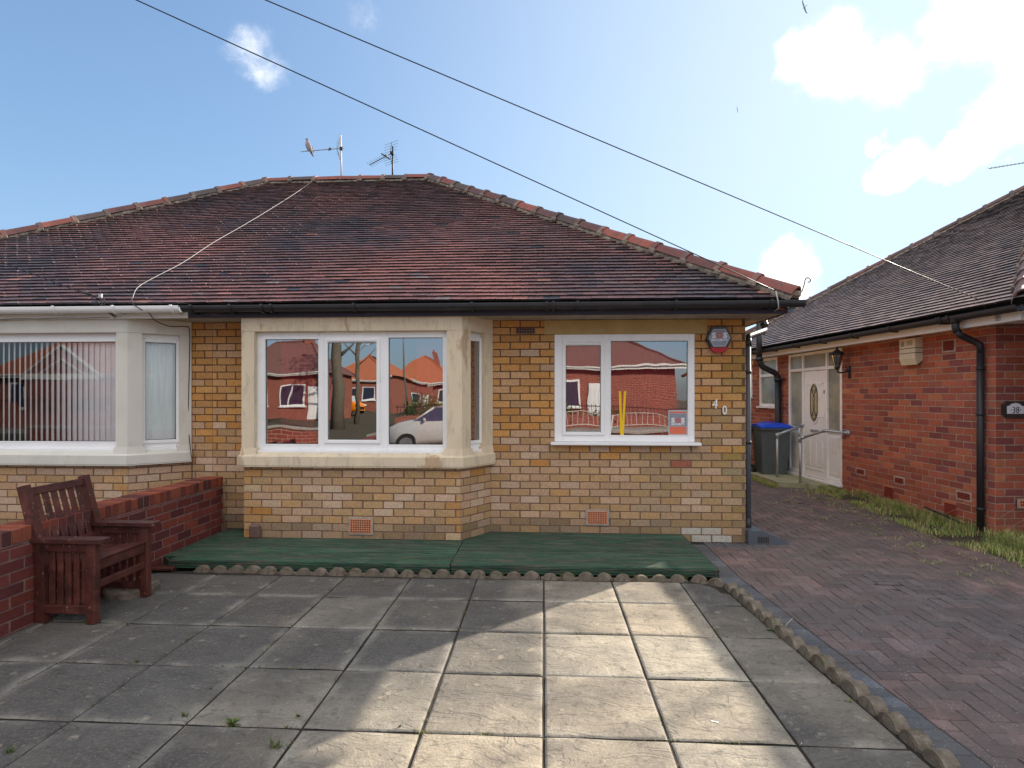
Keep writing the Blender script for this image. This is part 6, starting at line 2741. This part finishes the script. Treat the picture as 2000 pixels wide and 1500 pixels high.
# ------------------------------------------------------------------ aerials and birds
def aerial(name, label, base, top, boom_z, boom_vec, n_el, el_len, m_mast, m_boom, reflector=True, dip_at=.82, extra=False):
    root = thing(name, label, 'aerial', base)
    b = MB()
    b.tube([base, top], .017, 8)
    b.build('mast', M[m_mast], root, smooth='auto')
    hub = Vector((base.x, base.y - .03, boom_z))
    tip = hub + boom_vec
    dirn = boom_vec.normalized()
    side = Vector((dirn.y, -dirn.x, 0)).normalized()
    b = MB()
    b.tube([hub - dirn * .05, tip], .008, 6)
    b.build('boom', M[m_boom], root)
    b = MB()
    # elements tilted so that they can be seen from below
    s2 = (side * .8 + UP * .55).normalized()
    for k in range(n_el):
        t = 1 - k * (dip_at / n_el)
        P = hub + boom_vec * t
        b.tube([P - s2 * el_len, P + s2 * el_len], .003, 5)
    b.build('director_rods', M['steelrod' if m_boom == 'steelrod' else 'iron'], root)
    b = MB()
    P = hub + boom_vec * .27
    b.tube([P - s2 * el_len * 1.4 + dirn * .02, P + s2 * el_len * 1.4 + dirn * .02], .012, 6)
    b.tube([P - UP * .01, P + UP * .025], .02, 8)
    b.build('dipole', M['iron'], root)
    if reflector:
        b = MB()
        for sg in (-1, 1):
            for q_ in range(4):
                P = hub + boom_vec * (.10 + .0 * q_) + (UP * sg * (.05 + .05 * q_)) - dirn * (.02 * q_)
                b.tube([P - side * .18, P + side * .18], .0028, 5)
            b.tube([hub + boom_vec * .10, hub + boom_vec * .10 + UP * sg * .21 - dirn * .06], .005, 5)
        b.build('reflector', M[m_boom], root)
    b = MB()
    b.obox(hub + Vector((-.03, -.01, -.03)), (.06, 0, 0), (0, .05, 0), (0, 0, .06), bev=.005)
    b.build('clamp', M['iron'], root)
    return root


YR = EAVE_Y + DR + .1
a1b, a1t = at(667, 345, YR), at(665.5, 264, YR)
az1 = at(666, 291, YR).z
tip1 = at(588, 296, YR - .25)
aerial('tv_aerial', 'pale television aerial on the roof ridge with a pigeon perched on its boom', a1b - UP * .3, a1t, az1, tip1 - Vector((a1b.x, YR - .03, az1)), 11, .065, 'mast', 'steelrod')
a2b, a2t = at(766.5, 345, YR), at(767, 286, YR)
az2 = at(766, 300, YR).z
tip2 = at(722, 322, YR - .5)
aerial('tv_aerial', 'dark television aerial tilted downwards, to the right of the pale one', a2b - UP * .3, a2t, az2, tip2 - Vector((a2b.x, YR - .03, az2)), 9, .10, 'iron', 'iron')
a3 = at(2042, 400, 11.2)
az3 = at(2042, 312, 11.2).z
tip3 = at(1932, 329, 10.9)
aerial('tv_aerial', 'aerial boom reaching in from the right edge above the red brick bungalow roof', a3 - UP * 1.2, Vector((a3.x, a3.y, az3 + .3)), az3, tip3 - Vector((a3.x, a3.y - .03, az3)), 12, .05, 'mast', 'steelrod', reflector=False)


def ellip(mb, c, ax, rad, n=10, m_=8, col=None, f=None):
    """ellipsoid along ax with radii rad = (along, side, up)"""
    c, ax = Vector(c), Vector(ax).normalized()
    s = ax.cross(UP).normalized()
    u = s.cross(ax)
    V, F = [], []
    for i in range(n + 1):
        a = math.pi * i / n
        for k in range(m_):
            b_ = 2 * math.pi * k / m_
            V.append(c + ax * rad[0] * -math.cos(a) + s * rad[1] * math.sin(a) * math.cos(b_) + u * rad[2] * math.sin(a) * math.sin(b_))
    for i in range(n):
        for k in range(m_):
            F.append((i * m_ + k, i * m_ + (k + 1) % m_, (i + 1) * m_ + (k + 1) % m_, (i + 1) * m_ + k))
    mb.mesh(V, F, 0, col)


# pigeon on the aerial boom: one lofted body from beak to tail, facing left with its chest towards the street
def pigeon():
    P = at(603, 294, YR - .21)
    root_l = P
    b = MB()
    fw = Vector((-.45, -.30, .84)).normalized()
    sp_ = [  # (along left, up, radius side, radius depth, colour)
        (.085, -.145, .012, .020, (.10, .10, .12)), (.070, -.115, .018, .024, (.13, .13, .15)), (.050, -.07, .026, .026, (.28, .27, .28)), (.028, -.03, .046, .044, (.33, .27, .27)),
        (.006, .02, .058, .056, (.38, .27, .26)), (-.012, .07, .056, .054, (.40, .27, .26)), (-.020, .115, .040, .040, (.30, .24, .27)),
        (-.022, .145, .026, .027, (.16, .20, .20)), (-.024, .165, .025, .027, (.17, .19, .23)), (-.030, .183, .023, .026, (.16, .18, .22)), (-.036, .198, .012, .014, (.16, .18, .22)), (-.037, .203, .003, .003, (.16, .18, .22))]
    n = 10
    V, F, C = [], [], []
    for (x, z, ra, rb, c) in sp_:
        for k in range(n):
            an = 2 * math.pi * k / n
            V.append(P + Vector((x + ra * math.cos(an), rb * math.sin(an), z + .035)))
    i0 = len(b.v)
    for i in range(len(sp_) - 1):
        for k in range(n):
            b.face([V[i * n + k], V[i * n + (k + 1) % n], V[(i + 1) * n + (k + 1) % n], V[(i + 1) * n + k]], 0, sp_[i][4])
    # beak
    hd = P + Vector((-.055, 0, .218))
    b.mesh([hd + Vector((0, -.006, .004)), hd + Vector((0, .006, .004)), hd + Vector((0, 0, -.006)), hd + Vector((-.024, 0, -.006))], [(0, 1, 3), (1, 2, 3), (2, 0, 3)], 0, (.3, .25, .2))
    body = b.build('pigeon', M['feather'], loc=P, smooth=True)
    tag(body, 'grey and pink pigeon perched on the boom of the pale aerial', 'pigeon')
    for sg in (-1, 1):
        w = MB()
        pts = [(-.002, .10), (.03, .09), (.056, .04), (.07, -.02), (.085, -.085), (.060, -.05), (.03, -.01), (.008, .03)]
        w.prism([P + Vector((x + .006, sg * .046, z + .035)) for x, z in pts], (0, sg * .012, 0), 0, (.30, .32, .37))
        w.build('wing', M['feather'], body)
        f_ = MB()
        f_.tube([P + Vector((.0, sg * .018, .02)), P + Vector((-.004, sg * .018, -.004))], .004, 5, 0, (.4, .1, .08))
        for dx in (-.018, 0, .014):
            f_.tube([P + Vector((-.004, sg * .018, -.003)), P + Vector((dx - .004, sg * .018 - .01, -.008))], .0025, 4, 0, (.4, .1, .08))
        f_.build('foot', M['feather'], body)


pigeon()


def gull(label, c, span, roll, yaw):
    c = Vector(c)
    b = MB()
    rot = Matrix.Rotation(yaw, 3, 'Z') @ Matrix.Rotation(roll, 3, 'Y')
    prof = [(-.24, .004), (-.18, .02), (-.08, .045), (.02, .055), (.10, .045), (.15, .03), (.19, .03), (.225, .018), (.245, .003)]
    V, n = [], 8
    for (y, r) in prof:
        for k in range(n):
            an = 2 * math.pi * k / n
            V.append(c + rot @ (Vector((r * math.cos(an), y, r * .9 * math.sin(an))) * span))
    F = []
    for i in range(len(prof) - 1):
        for k in range(n):
            F.append((i * n + k, i * n + (k + 1) % n, (i + 1) * n + (k + 1) % n, (i + 1) * n + k))
    b.mesh(V, F, 0, (.75, .75, .75))
    b.mesh([c + rot @ (Vector(p) * span) for p in ((-.02, -.2, 0), (.02, -.2, 0), (.06, -.32, 0), (0, -.33, .005), (-.06, -.32, 0))], [(0, 1, 2, 3, 4)], 0, (.75, .75, .75))
    body = b.build('gull', M['feather'], loc=c, smooth=True)
    tag(body, label, 'seagull', 'gulls in the sky')
    for sg in (-1, 1):
        w = MB()
        st = [(0.03, .10, -.06, .02), (.28, .15, -.02, .07), (.5, .11, -.01, .06), (.72, -.02, -.08, .02)]
        pr = None
        for (x, ya, yb, z) in st:
            q_ = [c + rot @ (Vector((sg * x, ya, z)) * span), c + rot @ (Vector((sg * x, yb, z + .006)) * span), c + rot @ (Vector((sg * x, (ya + yb) / 2, z + .014)) * span)]
            if pr:
                col = (.45, .48, .52) if x < .7 else (.06, .06, .06)
                w.mesh(pr + q_, [(0, 2, 5, 3), (2, 1, 4, 5), (1, 0, 3, 4)], 0, col)
            pr = q_
        w.build('wing', M['feather'], body)


gull('larger white gull gliding at the top edge of the sky', Vector((0, 0, EYE)) + ray(1571, 14) * 38, .62, R(62), R(25))
gull('smaller distant gull in the middle of the right-hand sky', Vector((0, 0, EYE)) + ray(1440, 214) * 75, .62, R(80), R(15))

# ------------------------------------------------------------------ the street behind the camera (seen in the window reflections)
tp_ = thing('telegraph_pole', 'wooden telegraph pole by the pavement that the overhead cables run from', 'telegraph pole', (POLE.x, POLE.y, 0))
b = MB()
b.tube([(POLE.x, POLE.y, -.3), (POLE.x, POLE.y, POLE.z + .4)], [.15, .10], 12)
b.build('shaft', M['timber'], tp_, smooth='auto')
b = MB()
b.tube([(POLE.x, POLE.y, POLE.z - .02), (POLE.x, POLE.y, POLE.z + .03)], .17, 12)
b.build('cable_ring', M['galv'], tp_)

# front boundary walls either side of the open frontage
bw = thing('boundary_wall', 'plain low red brick boundary wall on the left of the frontage', 'boundary wall', (-9, -1.3, 0))
w = MB()
w.box(-13, -5.4, -1.5, -1.28, -.1, .80)
w.build('brickwork', M['redbrick_tex'], bw)
w = MB()
w.box(-13.02, -5.38, -1.53, -1.25, .80, .86, bev=.008)
w.build('coping', M['cement'], bw)
bw = thing('boundary_wall', 'low red brick boundary wall topped with bowed white railings', 'boundary wall', (2, -1.3, 0))
w = MB()
w.box(.2, 4.7, -1.5, -1.28, -.1, .66)
w.build('brickwork', M['redbrick_tex'], bw)
w = MB()
w.box(.18, 4.72, -1.53, -1.25, .66, .72, bev=.008)
w.build('coping', M['cement'], bw)
for k in range(3):
    xa, xb = .2 + k * 1.5, .2 + (k + 1) * 1.5
    r = MB()
    r.box(xa, xa + .03, -1.405, -1.375, .72, 1.12)
    top, low = [], []
    for i in range(13):
        t = i / 12
        x = xa + .03 + (xb - xa - .03) * t
        top.append(Vector((x, -1.39, 1.08 + .15 * math.sin(math.pi * t))))
        low.append(Vector((x, -1.39, .78 + .09 * math.sin(math.pi * t))))
        r.tube([low[-1], top[-1]], .0045, 5)
    r.tube(top, .008, 6)
    r.tube(low, .008, 6)
    r.build('railing', M['whitepaint'], bw)


def small_bungalow(label, x0, x1, yf, depth, z0, wall_m, roof_m, wins, eave=2.7, pitch=36, door=None, gable=None):
    root = thing('bungalow', label, 'house', ((x0 + x1) / 2, yf, z0), 'bungalows across the street')
    b = MB()
    b.box(x0, x1, yf - depth, yf, z0 - .2, z0 + eave)
    b.build('wall', M[wall_m], root)
    o = .4
    a0, a1, b0, b1 = x0 - o, x1 + o, yf - depth - o, yf + o
    D = min(a1 - a0, b1 - b0) / 2
    h = D * math.tan(R(pitch))
    z = z0 + eave
    b = MB()
    if a1 - a0 >= b1 - b0:
        r0, r1 = Vector((a0 + D * .85, (b0 + b1) / 2, z + h)), Vector((a1 - D * .85, (b0 + b1) / 2, z + h))
    else:
        r0 = r1 = Vector(((a0 + a1) / 2, (b0 + b1) / 2, z + h))
    c = [Vector((a0, b0, z)), Vector((a1, b0, z)), Vector((a1, b1, z)), Vector((a0, b1, z))]
    b.face([c[2], c[3], r0, r1])
    b.face([c[0], c[1], r1, r0])
    b.face([c[3], c[0], r0])
    b.face([c[1], c[2], r1])
    roof = b.build('roof', M[roof_m], root)
    b = MB()
    b.tube([r0, r1 + Vector((.01, 0, 0))], .1, 6)
    for q in c:
        b.tube([q, r0 if abs(q.x - a0) < 1e-3 else r1], .09, 6)
    b.build('ridge_tiles', M[roof_m], roof)
    b = MB()
    cx = (r0.x + r1.x) / 2 + .8
    b.box(cx, cx + .6, r0.y - .3, r0.y + .3, z + h * .5, z + h + .8)
    b.tube([(cx + .3, r0.y, z + h + .8), (cx + .3, r0.y, z + h + 1.1)], .11, 10)
    b.build('chimney', M['redbrick_tex'], roof)
    b = MB()
    b.box(a0, a1, b1 - .03, b1 + .0, z - .14, z + .01)
    b.box(a0, a1, b1 - .0 + .002, b1 + .09, z - .02, z + .06)
    b.build('fascia', M['whitepaint'], root)
    for (wx, ww, za, zb) in wins:
        f = MB()
        rect_ring(f, Vector((wx, yf, z0)), X_AX, Y_AX, 0, ww, za, zb, .09, -.02, .05)
        k = max(1, int(ww / .8))
        for i in range(1, k):
            f.obox((wx + ww * i / k - .04, yf - .01, z0 + za), (.08, 0, 0), (0, .055, 0), (0, 0, zb - za))
        wn_ = f.build('window', M['upvc'], root)
        f = MB()
        f.face([(wx, yf + .012, z0 + za), (wx + ww, yf + .012, z0 + za), (wx + ww, yf + .012, z0 + zb), (wx, yf + .012, z0 + zb)])
        f.build('pane', M['navy'], wn_)
        f = MB()
        f.box(wx - .08, wx + ww + .08, yf, yf + .14, z0 + za - .09, z0 + za - .003)
        f.build('sill', M['white'], wn_)
    if door is not None:
        f = MB()
        f.box(door, door + .95, yf + .002, yf + .05, z0, z0 + 2.1, bev=.01)
        for i in range(4):
            f.box(door + .1 + i * .2, door + .25 + i * .2, yf + .05, yf + .06, z0 + .2, z0 + 1.9)
        f.build('door', M['white'], root)
    if gable is not None:
        gx0, gx1, gh = gable
        b = MB()
        m_ = (gx0 + gx1) / 2
        b.prism([(gx0, yf + .4, z0), (gx1, yf + .4, z0), (gx1, yf + .4, z), (m_, yf + .4, z + gh), (gx0, yf + .4, z)], (0, -3.5, 0))
        b.build('gable', M[wall_m], root)
        b = MB()
        for s_, (xa, xb) in ((1, (gx0 - .3, m_)), (1, (gx1 + .3, m_))):
            b.beam((xa, yf + .45, z - .15), (xb, yf + .45, z + gh + .05), .06, .24, up=(0, 1, 0))
            b.beam((xa + (xb - xa) * .35, yf + .46, z - .15), (xb, yf + .46, z + gh * .55), .05, .16, up=(0, 1, 0))
        b.box(gx0 - .2, gx1 + .2, yf + .42, yf + .5, z - .25, z - .02)
        b.build('bargeboard', M['white'], root)
    return root


small_bungalow('red brick bungalow with a dull red hipped roof facing number 40 across the road', .2, 8.5, -16.2, 8, 0, 'redbrick_tex', 'tile_far', [(1.0, 1.5, 1.0, 2.2), (4.2, .9, 1.1, 2.2), (5.5, .9, 1.1, 2.2)], eave=3.0, door=3.0) if False else None
M['tile_far'] = mat('dull_red_roof', (.17, .075, .065), rough=.8, nscale=4, namt=.3, bump=2, bscale=12, stretch=(1, 6, 9))
small_bungalow('red brick bungalow with a dull red hipped roof directly across the road', -.2, 6.6, -13.9 - 1.8, 8, 0, 'redbrick_tex', 'tile_far', [(.5, 1.3, 1.0, 2.2)], eave=3.0, door=2.2)
small_bungalow('red brick house with white gable boards diagonally across the road on the left', -29.5, -19.5, -16.5, 8, 0, 'redbrick_tex', 'orange_tile', [(-28.5, 2.6, .9, 2.3), (-22.5, 2.0, .9, 2.3)], eave=2.7, door=-25.3, gable=(-27.2, -23.2, 1.5))
small_bungalow('red brick bungalow at the corner of the side road', -23.0, -15.7, -27.5, 6, 0, 'redbrick_tex', 'tile_far', [(-22.3, 2.4, .9, 2.3), (-18.8, 1.6, .9, 2.3)], eave=3.2, door=-17.0)
small_bungalow('bright orange roofed bungalow far down the side road on the left', -22.0, -15.5, -44, 8, 0, 'redbrick_tex', 'orange_tile', [(-21, 2.4, .9, 2.3), (-18, 1.5, .9, 2.3)], eave=3.2)
small_bungalow('orange roofed bungalow closing the end of the side road', -20.0, -12.0, -62, 8, 0, 'redbrick_tex', 'orange_tile', [(-19.0, 2.4, .9, 2.3), (-14.8, 2.0, .9, 2.3)], eave=3.6, door=-16.2)
small_bungalow('orange roofed bungalow on the right of the side road', -9.6, -3.5, -36, 8, 0, 'redbrick_tex', 'orange_tile', [(-9.0, 2.0, .9, 2.3), (-5.8, 1.6, .9, 2.3)], eave=2.8)
small_bungalow('brown roofed bungalow behind the hedge on the right of the side road', -3.0, 1.4, -27, 6, 0, 'redbrick_tex', 'tile_far', [(-2.3, 1.5, .9, 2.2)], eave=2.7)
small_bungalow('red brick bungalow to the right across the road', 9.5, 18, -16.5, 8, 0, 'redbrick_tex', 'orange_tile', [(10.4, 2.4, .9, 2.3), (14.6, 2.0, .9, 2.3)], eave=2.8, door=13.2)


def leaf_cloud(mb, c, rad, n, size, cols):
    c = Vector(c)
    for k in range(n):
        d = Vector((random.gauss(0, 1), random.gauss(0, 1), random.gauss(0, 1))).normalized()
        rr = (.55 + .45 * random.random()) * (1 + .35 * noise.noise(d * 2.3 + c))
        P = c + Vector((d.x * rad[0], d.y * rad[1], d.z * rad[2])) * rr
        a, b_ = Vector((rnd(-1, 1), rnd(-1, 1), rnd(-1, 1))).normalized(), Vector((rnd(-1, 1), rnd(-1, 1), rnd(-1, 1))).normalized()
        s = size * rnd(.6, 1.3)
        mb.face([P, P + a * s, P + (a + b_) * s * .8, P + b_ * s], 0, random.choice(cols))


GREENS = [(.06, .10, .025), (.08, .13, .03), (.045, .08, .02), (.10, .14, .04)]
YGREENS = [(.17, .19, .035), (.22, .22, .04), (.13, .16, .03)]
REDS = [(.16, .03, .03), (.11, .025, .03), (.2, .05, .04)]


def tree(label, x, y, h, tr, crown, cols, n=1500, kind='tree', group=None):
    root = thing(kind, label, 'tree', (x, y, 0), group)
    b = MB()
    pts = [Vector((x, y, -.1)), Vector((x + .04, y, h * .25)), Vector((x - .03, y + .05, h * .55)), Vector((x + .05, y, h * .85))]
    b.tube(pts, [tr * 1.25, tr, tr * .8, tr * .35], 10)
    for k in range(7):
        z = h * (.45 + .07 * k)
        an = k * 2.4
        L_ = crown * rnd(.5, .9)
        p = Vector((x, y, z))
        b.tube([p, p + Vector((math.cos(an) * L_ * .5, math.sin(an) * L_ * .5, L_ * .35)), p + Vector((math.cos(an) * L_, math.sin(an) * L_, L_ * .8))], [tr * .4, tr * .22, tr * .07], 6)
    b.build('trunk', M['bark'], root, smooth='auto')
    b = MB()
    for k in range(9):
        an = k * 2.4
        rr = crown * (.2 + .6 * random.random())
        leaf_cloud(b, (x + math.cos(an) * rr, y + math.sin(an) * rr, h * (.72 + .3 * random.random())), (crown * .55, crown * .55, crown * .42), n // 9, .16, cols)
    b.build('crown', M['leafmat'], root)
    return root


def shrub(label, c, rad, cols, n=700, name='shrub', cat='shrub'):
    b = MB()
    leaf_cloud(b, c, rad, n, .10, cols)
    b.tube([(c[0], c[1], 0), (c[0] + .02, c[1], c[2])], .03, 6, 0, (.1, .07, .05))
    return tag(b.build(name, M['leafmat'], loc=(c[0], c[1], 0)), label, cat)


def refl(px, py, mir=12.3, z=0.0):
    """where a ray seen in the bay glass meets the ground behind the camera"""
    d = ray(px, py)
    t = (z - EYE) / d.z
    return Vector((d.x * t, mir - d.y * t, z))


p = refl(667, 836)
tree('thick bare-trunked street tree on the grass verge at the side road corner', p.x - .2, p.y, 8, .27, 2.2, YGREENS, 900, 'street_tree', 'street trees')
p = refl(700, 822)
tree('slimmer street tree just behind the thick one', p.x, p.y, 8, .15, 2.0, YGREENS, 900, 'street_tree', 'street trees')
tree('tall green tree behind the houses of the side road', -12.2, -74, 13.5, .3, 3.6, GREENS, 2200)
tree('dark red leaved tree beside the right-hand orange roof', 2.8, -30, 6.2, .2, 1.8, REDS, 1200)
tree('green tree far up the passage beyond the red brick bungalow', 5.2, 24, 4.6, .2, 2.0, GREENS, 1800)
shrub('dark green rounded shrub in the corner garden', (-7.0, -20, 1.0), (1.3, 1.0, 1.0), GREENS, 900)
shrub('yellow-green shrub in the corner garden', (-5.3, -19, .7), (1.2, .8, .8), YGREENS, 800)
shrub('dark red shrub in the corner garden', (-4.3, -18.2, .9), (1.1, .8, 1.0), REDS, 700)
shrub('dense green privet bush behind the corner railings', (-6.3, -15.6, .8), (.9, .5, .7), GREENS, 700)
shrub('golden privet bush next to the dense green one', (-4.6, -15.8, .7), (.8, .5, .7), YGREENS, 600)
shrub('wine red bush at the right of the golden privet', (-3.2, -15.6, .75), (.7, .5, .7), REDS, 600)
shrub('yellow leaved bush by the corner house', (-9.4 + 3.4, -27, .9), (.9, .8, 1.0), YGREENS, 500)
shrub('green bush in front of the bungalow directly across the road', (.6, -14.6, .6), (1.3, .6, .7), YGREENS + GREENS, 800)
shrub('second bush in front of the bungalow directly across the road', (3.0, -14.7, .5), (1.0, .5, .6), YGREENS, 600)
shrub('hedge bush in the garden on the left across the road', (-22, -14.9, .7), (3.0, .6, .8), GREENS, 1200)
shrub('low hedge bush beside the left corner garden', (-17.5, -14.9, .6), (1.8, .6, .7), GREENS, 800)

gwf = thing('garden_wall', 'low dark brick garden wall with iron railings at the corner across the road', 'garden wall', (-3, -14.4, 0))
b = MB()
b.box(-7.2, 9, -14.5, -14.3, -.1, .62)
b.box(-7.2, -7.0, -34, -14.5, -.1, .62)
b.build('brickwork', M['redbrick_tex'], gwf)
b = MB()
b.box(-7.2, 9, -14.42, -14.38, 1.1, 1.14)
for k in range(100):
    b.box(-7.15 + k * .16, -7.13 + k * .16, -14.41, -14.39, .62, 1.2)
b.build('railing', M['iron'], gwf)
gwf = thing('garden_wall', 'red brick garden wall with iron railings on the left across the road', 'garden wall', (-22, -14.4, 0))
b = MB()
b.box(-32, -15.2, -14.5, -14.3, -.1, .8)
for k in range(7):
    b.box(-32 + k * 2.75, -31.6 + k * 2.75, -14.6, -14.2, -.1, 1.3)
b.build('brickwork', M['redbrick_tex'], gwf)
b = MB()
b.box(-32, -15.2, -14.42, -14.38, 1.35, 1.39)
for k in range(100):
    b.box(-31.9 + k * .168, -31.88 + k * .168, -14.41, -14.39, .8, 1.5)
b.build('railing', M['iron'], gwf)


def car(label, loc, rz, paint, L=4.0, Wd=1.75, H=1.48, group='parked cars'):
    root = thing('parked_car', label, 'car', (0, 0, 0), group)
    # stations along x: (x, z_bottom, z_belt, half width)
    top = [(-.5, .55), (-.49, .80), (-.40, .90), (-.34, .93), (-.27, .965), (.05, .97), (.30, .98), (.44, .96), (.49, .86), (.50, .55)]
    b = MB()
    rings = []
    for (u, zt) in top:
        hw = Wd / 2 * (1 - .35 * abs(u * 2) ** 6)
        x = u * L
        pr = [(-hw * .92, .24), (-hw, .40), (-hw * 1.0, .62), (-hw * .95, zt * .97), (-hw * .82, zt + .0), (0, zt + .02), (hw * .82, zt), (hw * .95, zt * .97), (hw, .62), (hw, .40), (hw * .92, .24)]
        rings.append([Vector((x, y_, min(z_, zt + .02))) for y_, z_ in pr])
    for i in range(len(rings) - 1):
        for k in range(len(rings[0]) - 1):
            b.face([rings[i][k], rings[i + 1][k], rings[i + 1][k + 1], rings[i][k + 1]])
        b.face([rings[i][-1], rings[i + 1][-1], rings[i + 1][0], rings[i][0]])
    b.face(rings[0][::-1])
    b.face(rings[-1])
    b.build('body', M[paint], root, smooth='auto')
    # cabin
    zc = [(-.27, .95, .0), (-.10, H - .04, 1), (.08, H, 1), (.30, H - .04, 1), (.45, .96, 0)]
    hw0, hw1 = Wd / 2 * .93, Wd / 2 * .68
    rr = []
    for (u, z, t) in zc:
        hw = hw1 if t else hw0
        rr.append([Vector((u * L, -hw, z)), Vector((u * L, hw, z))])
    b = MB()
    for i in range(1, 3):
        b.face([rr[i][0], rr[i + 1][0], rr[i + 1][1], rr[i][1]])
    for sg in (0, 1):
        for (i, j_) in ((0, 1), (3, 4)):
            b.tube([rr[i][sg], rr[j_][sg]], .035, 6)
        b.tube([rr[1][sg], rr[2][sg], rr[3][sg]], .035, 6)
        sgn = -1 if sg == 0 else 1
        b.tube([Vector((.06 * L, sgn * hw0 * .99, .95)), Vector((.07 * L, sgn * hw1, H - .01))], .035, 6)
    b.build('roof', M[paint], root, smooth='auto')
    b = MB()
    b.face([rr[0][0], rr[0][1], rr[1][1], rr[1][0]])
    b.build('windscreen', M['glass_car'], root)
    b = MB()
    b.face([rr[3][0], rr[3][1], rr[4][1], rr[4][0]])
    b.build('rear_window', M['glass_car'], root)
    for sg in (0, 1):
        b = MB()
        b.face([rr[0][sg], rr[1][sg], rr[2][sg], rr[3][sg], rr[4][sg]])
        b.build('side_window', M['glass_car'], root)
    for sx in (-.31, .31):
        for sg in (-1, 1):
            b = MB()
            yy_ = sg * (Wd / 2 - .1)
            b.tube([(sx * L, yy_ - .1, .32), (sx * L, yy_ + .115, .32)], .32, 20)
            wh = b.build('wheel', M['rubber'], root)
            b = MB()
            yo_ = sg * (Wd / 2 + .02)
            b.tube([(sx * L, yo_ - sg * .02, .32), (sx * L, yo_, .32)], .21, 16)
            b.build('rim', M['rim'], wh)
    for sg in (-1, 1):
        b = MB()
        b.obox((-.497 * L, sg * Wd * .36 - .12, .66), (.05, 0, 0), (0, .24, 0), (0, 0, .12), bev=.02)
        b.build('headlight', M['plate'], root)
        b = MB()
        b.obox((.487 * L, sg * Wd * .38 - .09, .68), (.05, 0, 0), (0, .18, 0), (0, 0, .14), bev=.02)
        b.build('tail_light', M['signred'], root)
        b = MB()
        b.obox((-.17 * L, sg * (Wd / 2 + .06) - .07, .95), (.1, 0, 0), (0, .14, 0), (0, 0, .11), bev=.02)
        b.build('wing_mirror', M[paint], root)
    b = MB()
    b.obox((-.505 * L, -.45, .30), (.03, 0, 0), (0, .9, 0), (0, 0, .18), bev=.01)
    b.build('grille', M['gasket'], root)
    root.location = loc
    root.rotation_euler = (0, 0, rz)
    return root


p = refl(672, 786)
car('bright orange hatchback parked down the side road', (-17.4, -37.2, -.13), R(-150), 'orangecar', 4.1, 1.8, 1.5)
car('silver hatchback parked at the kerb outside the open frontage', (-2.95, -5.8, -.14), R(0), 'whitecar', 4.2, 1.75, 1.42)
car('white hatchback parked far off on the right-hand side of the side road', (-6.9, -44, -.13), R(90), 'whitecar', 4.2, 1.75, 1.5)

for lp in ((-8.2, -20.5), (-14.9, -33)):
    ls = thing('street_lamp', 'grey street lamp post on the ' + ('near' if lp[1] > -25 else 'far') + ' stretch of the side road', 'street lamp', (lp[0], lp[1], 0), 'street lamps')
    b = MB()
    b.tube([(lp[0], lp[1], -.1), (lp[0], lp[1], 5.2), (lp[0] + .2, lp[1], 5.5), (lp[0] + .7, lp[1], 5.6)], [.08, .05, .045, .04], 8)
    b.build('post', M['galv'], ls, smooth='auto')
    b = MB()
    b.obox((lp[0] + .65, lp[1] - .08, 5.54), (.45, 0, 0), (0, .16, 0), (0, 0, .1), bev=.03)
    b.build('lamp_head', M['galv'], ls)
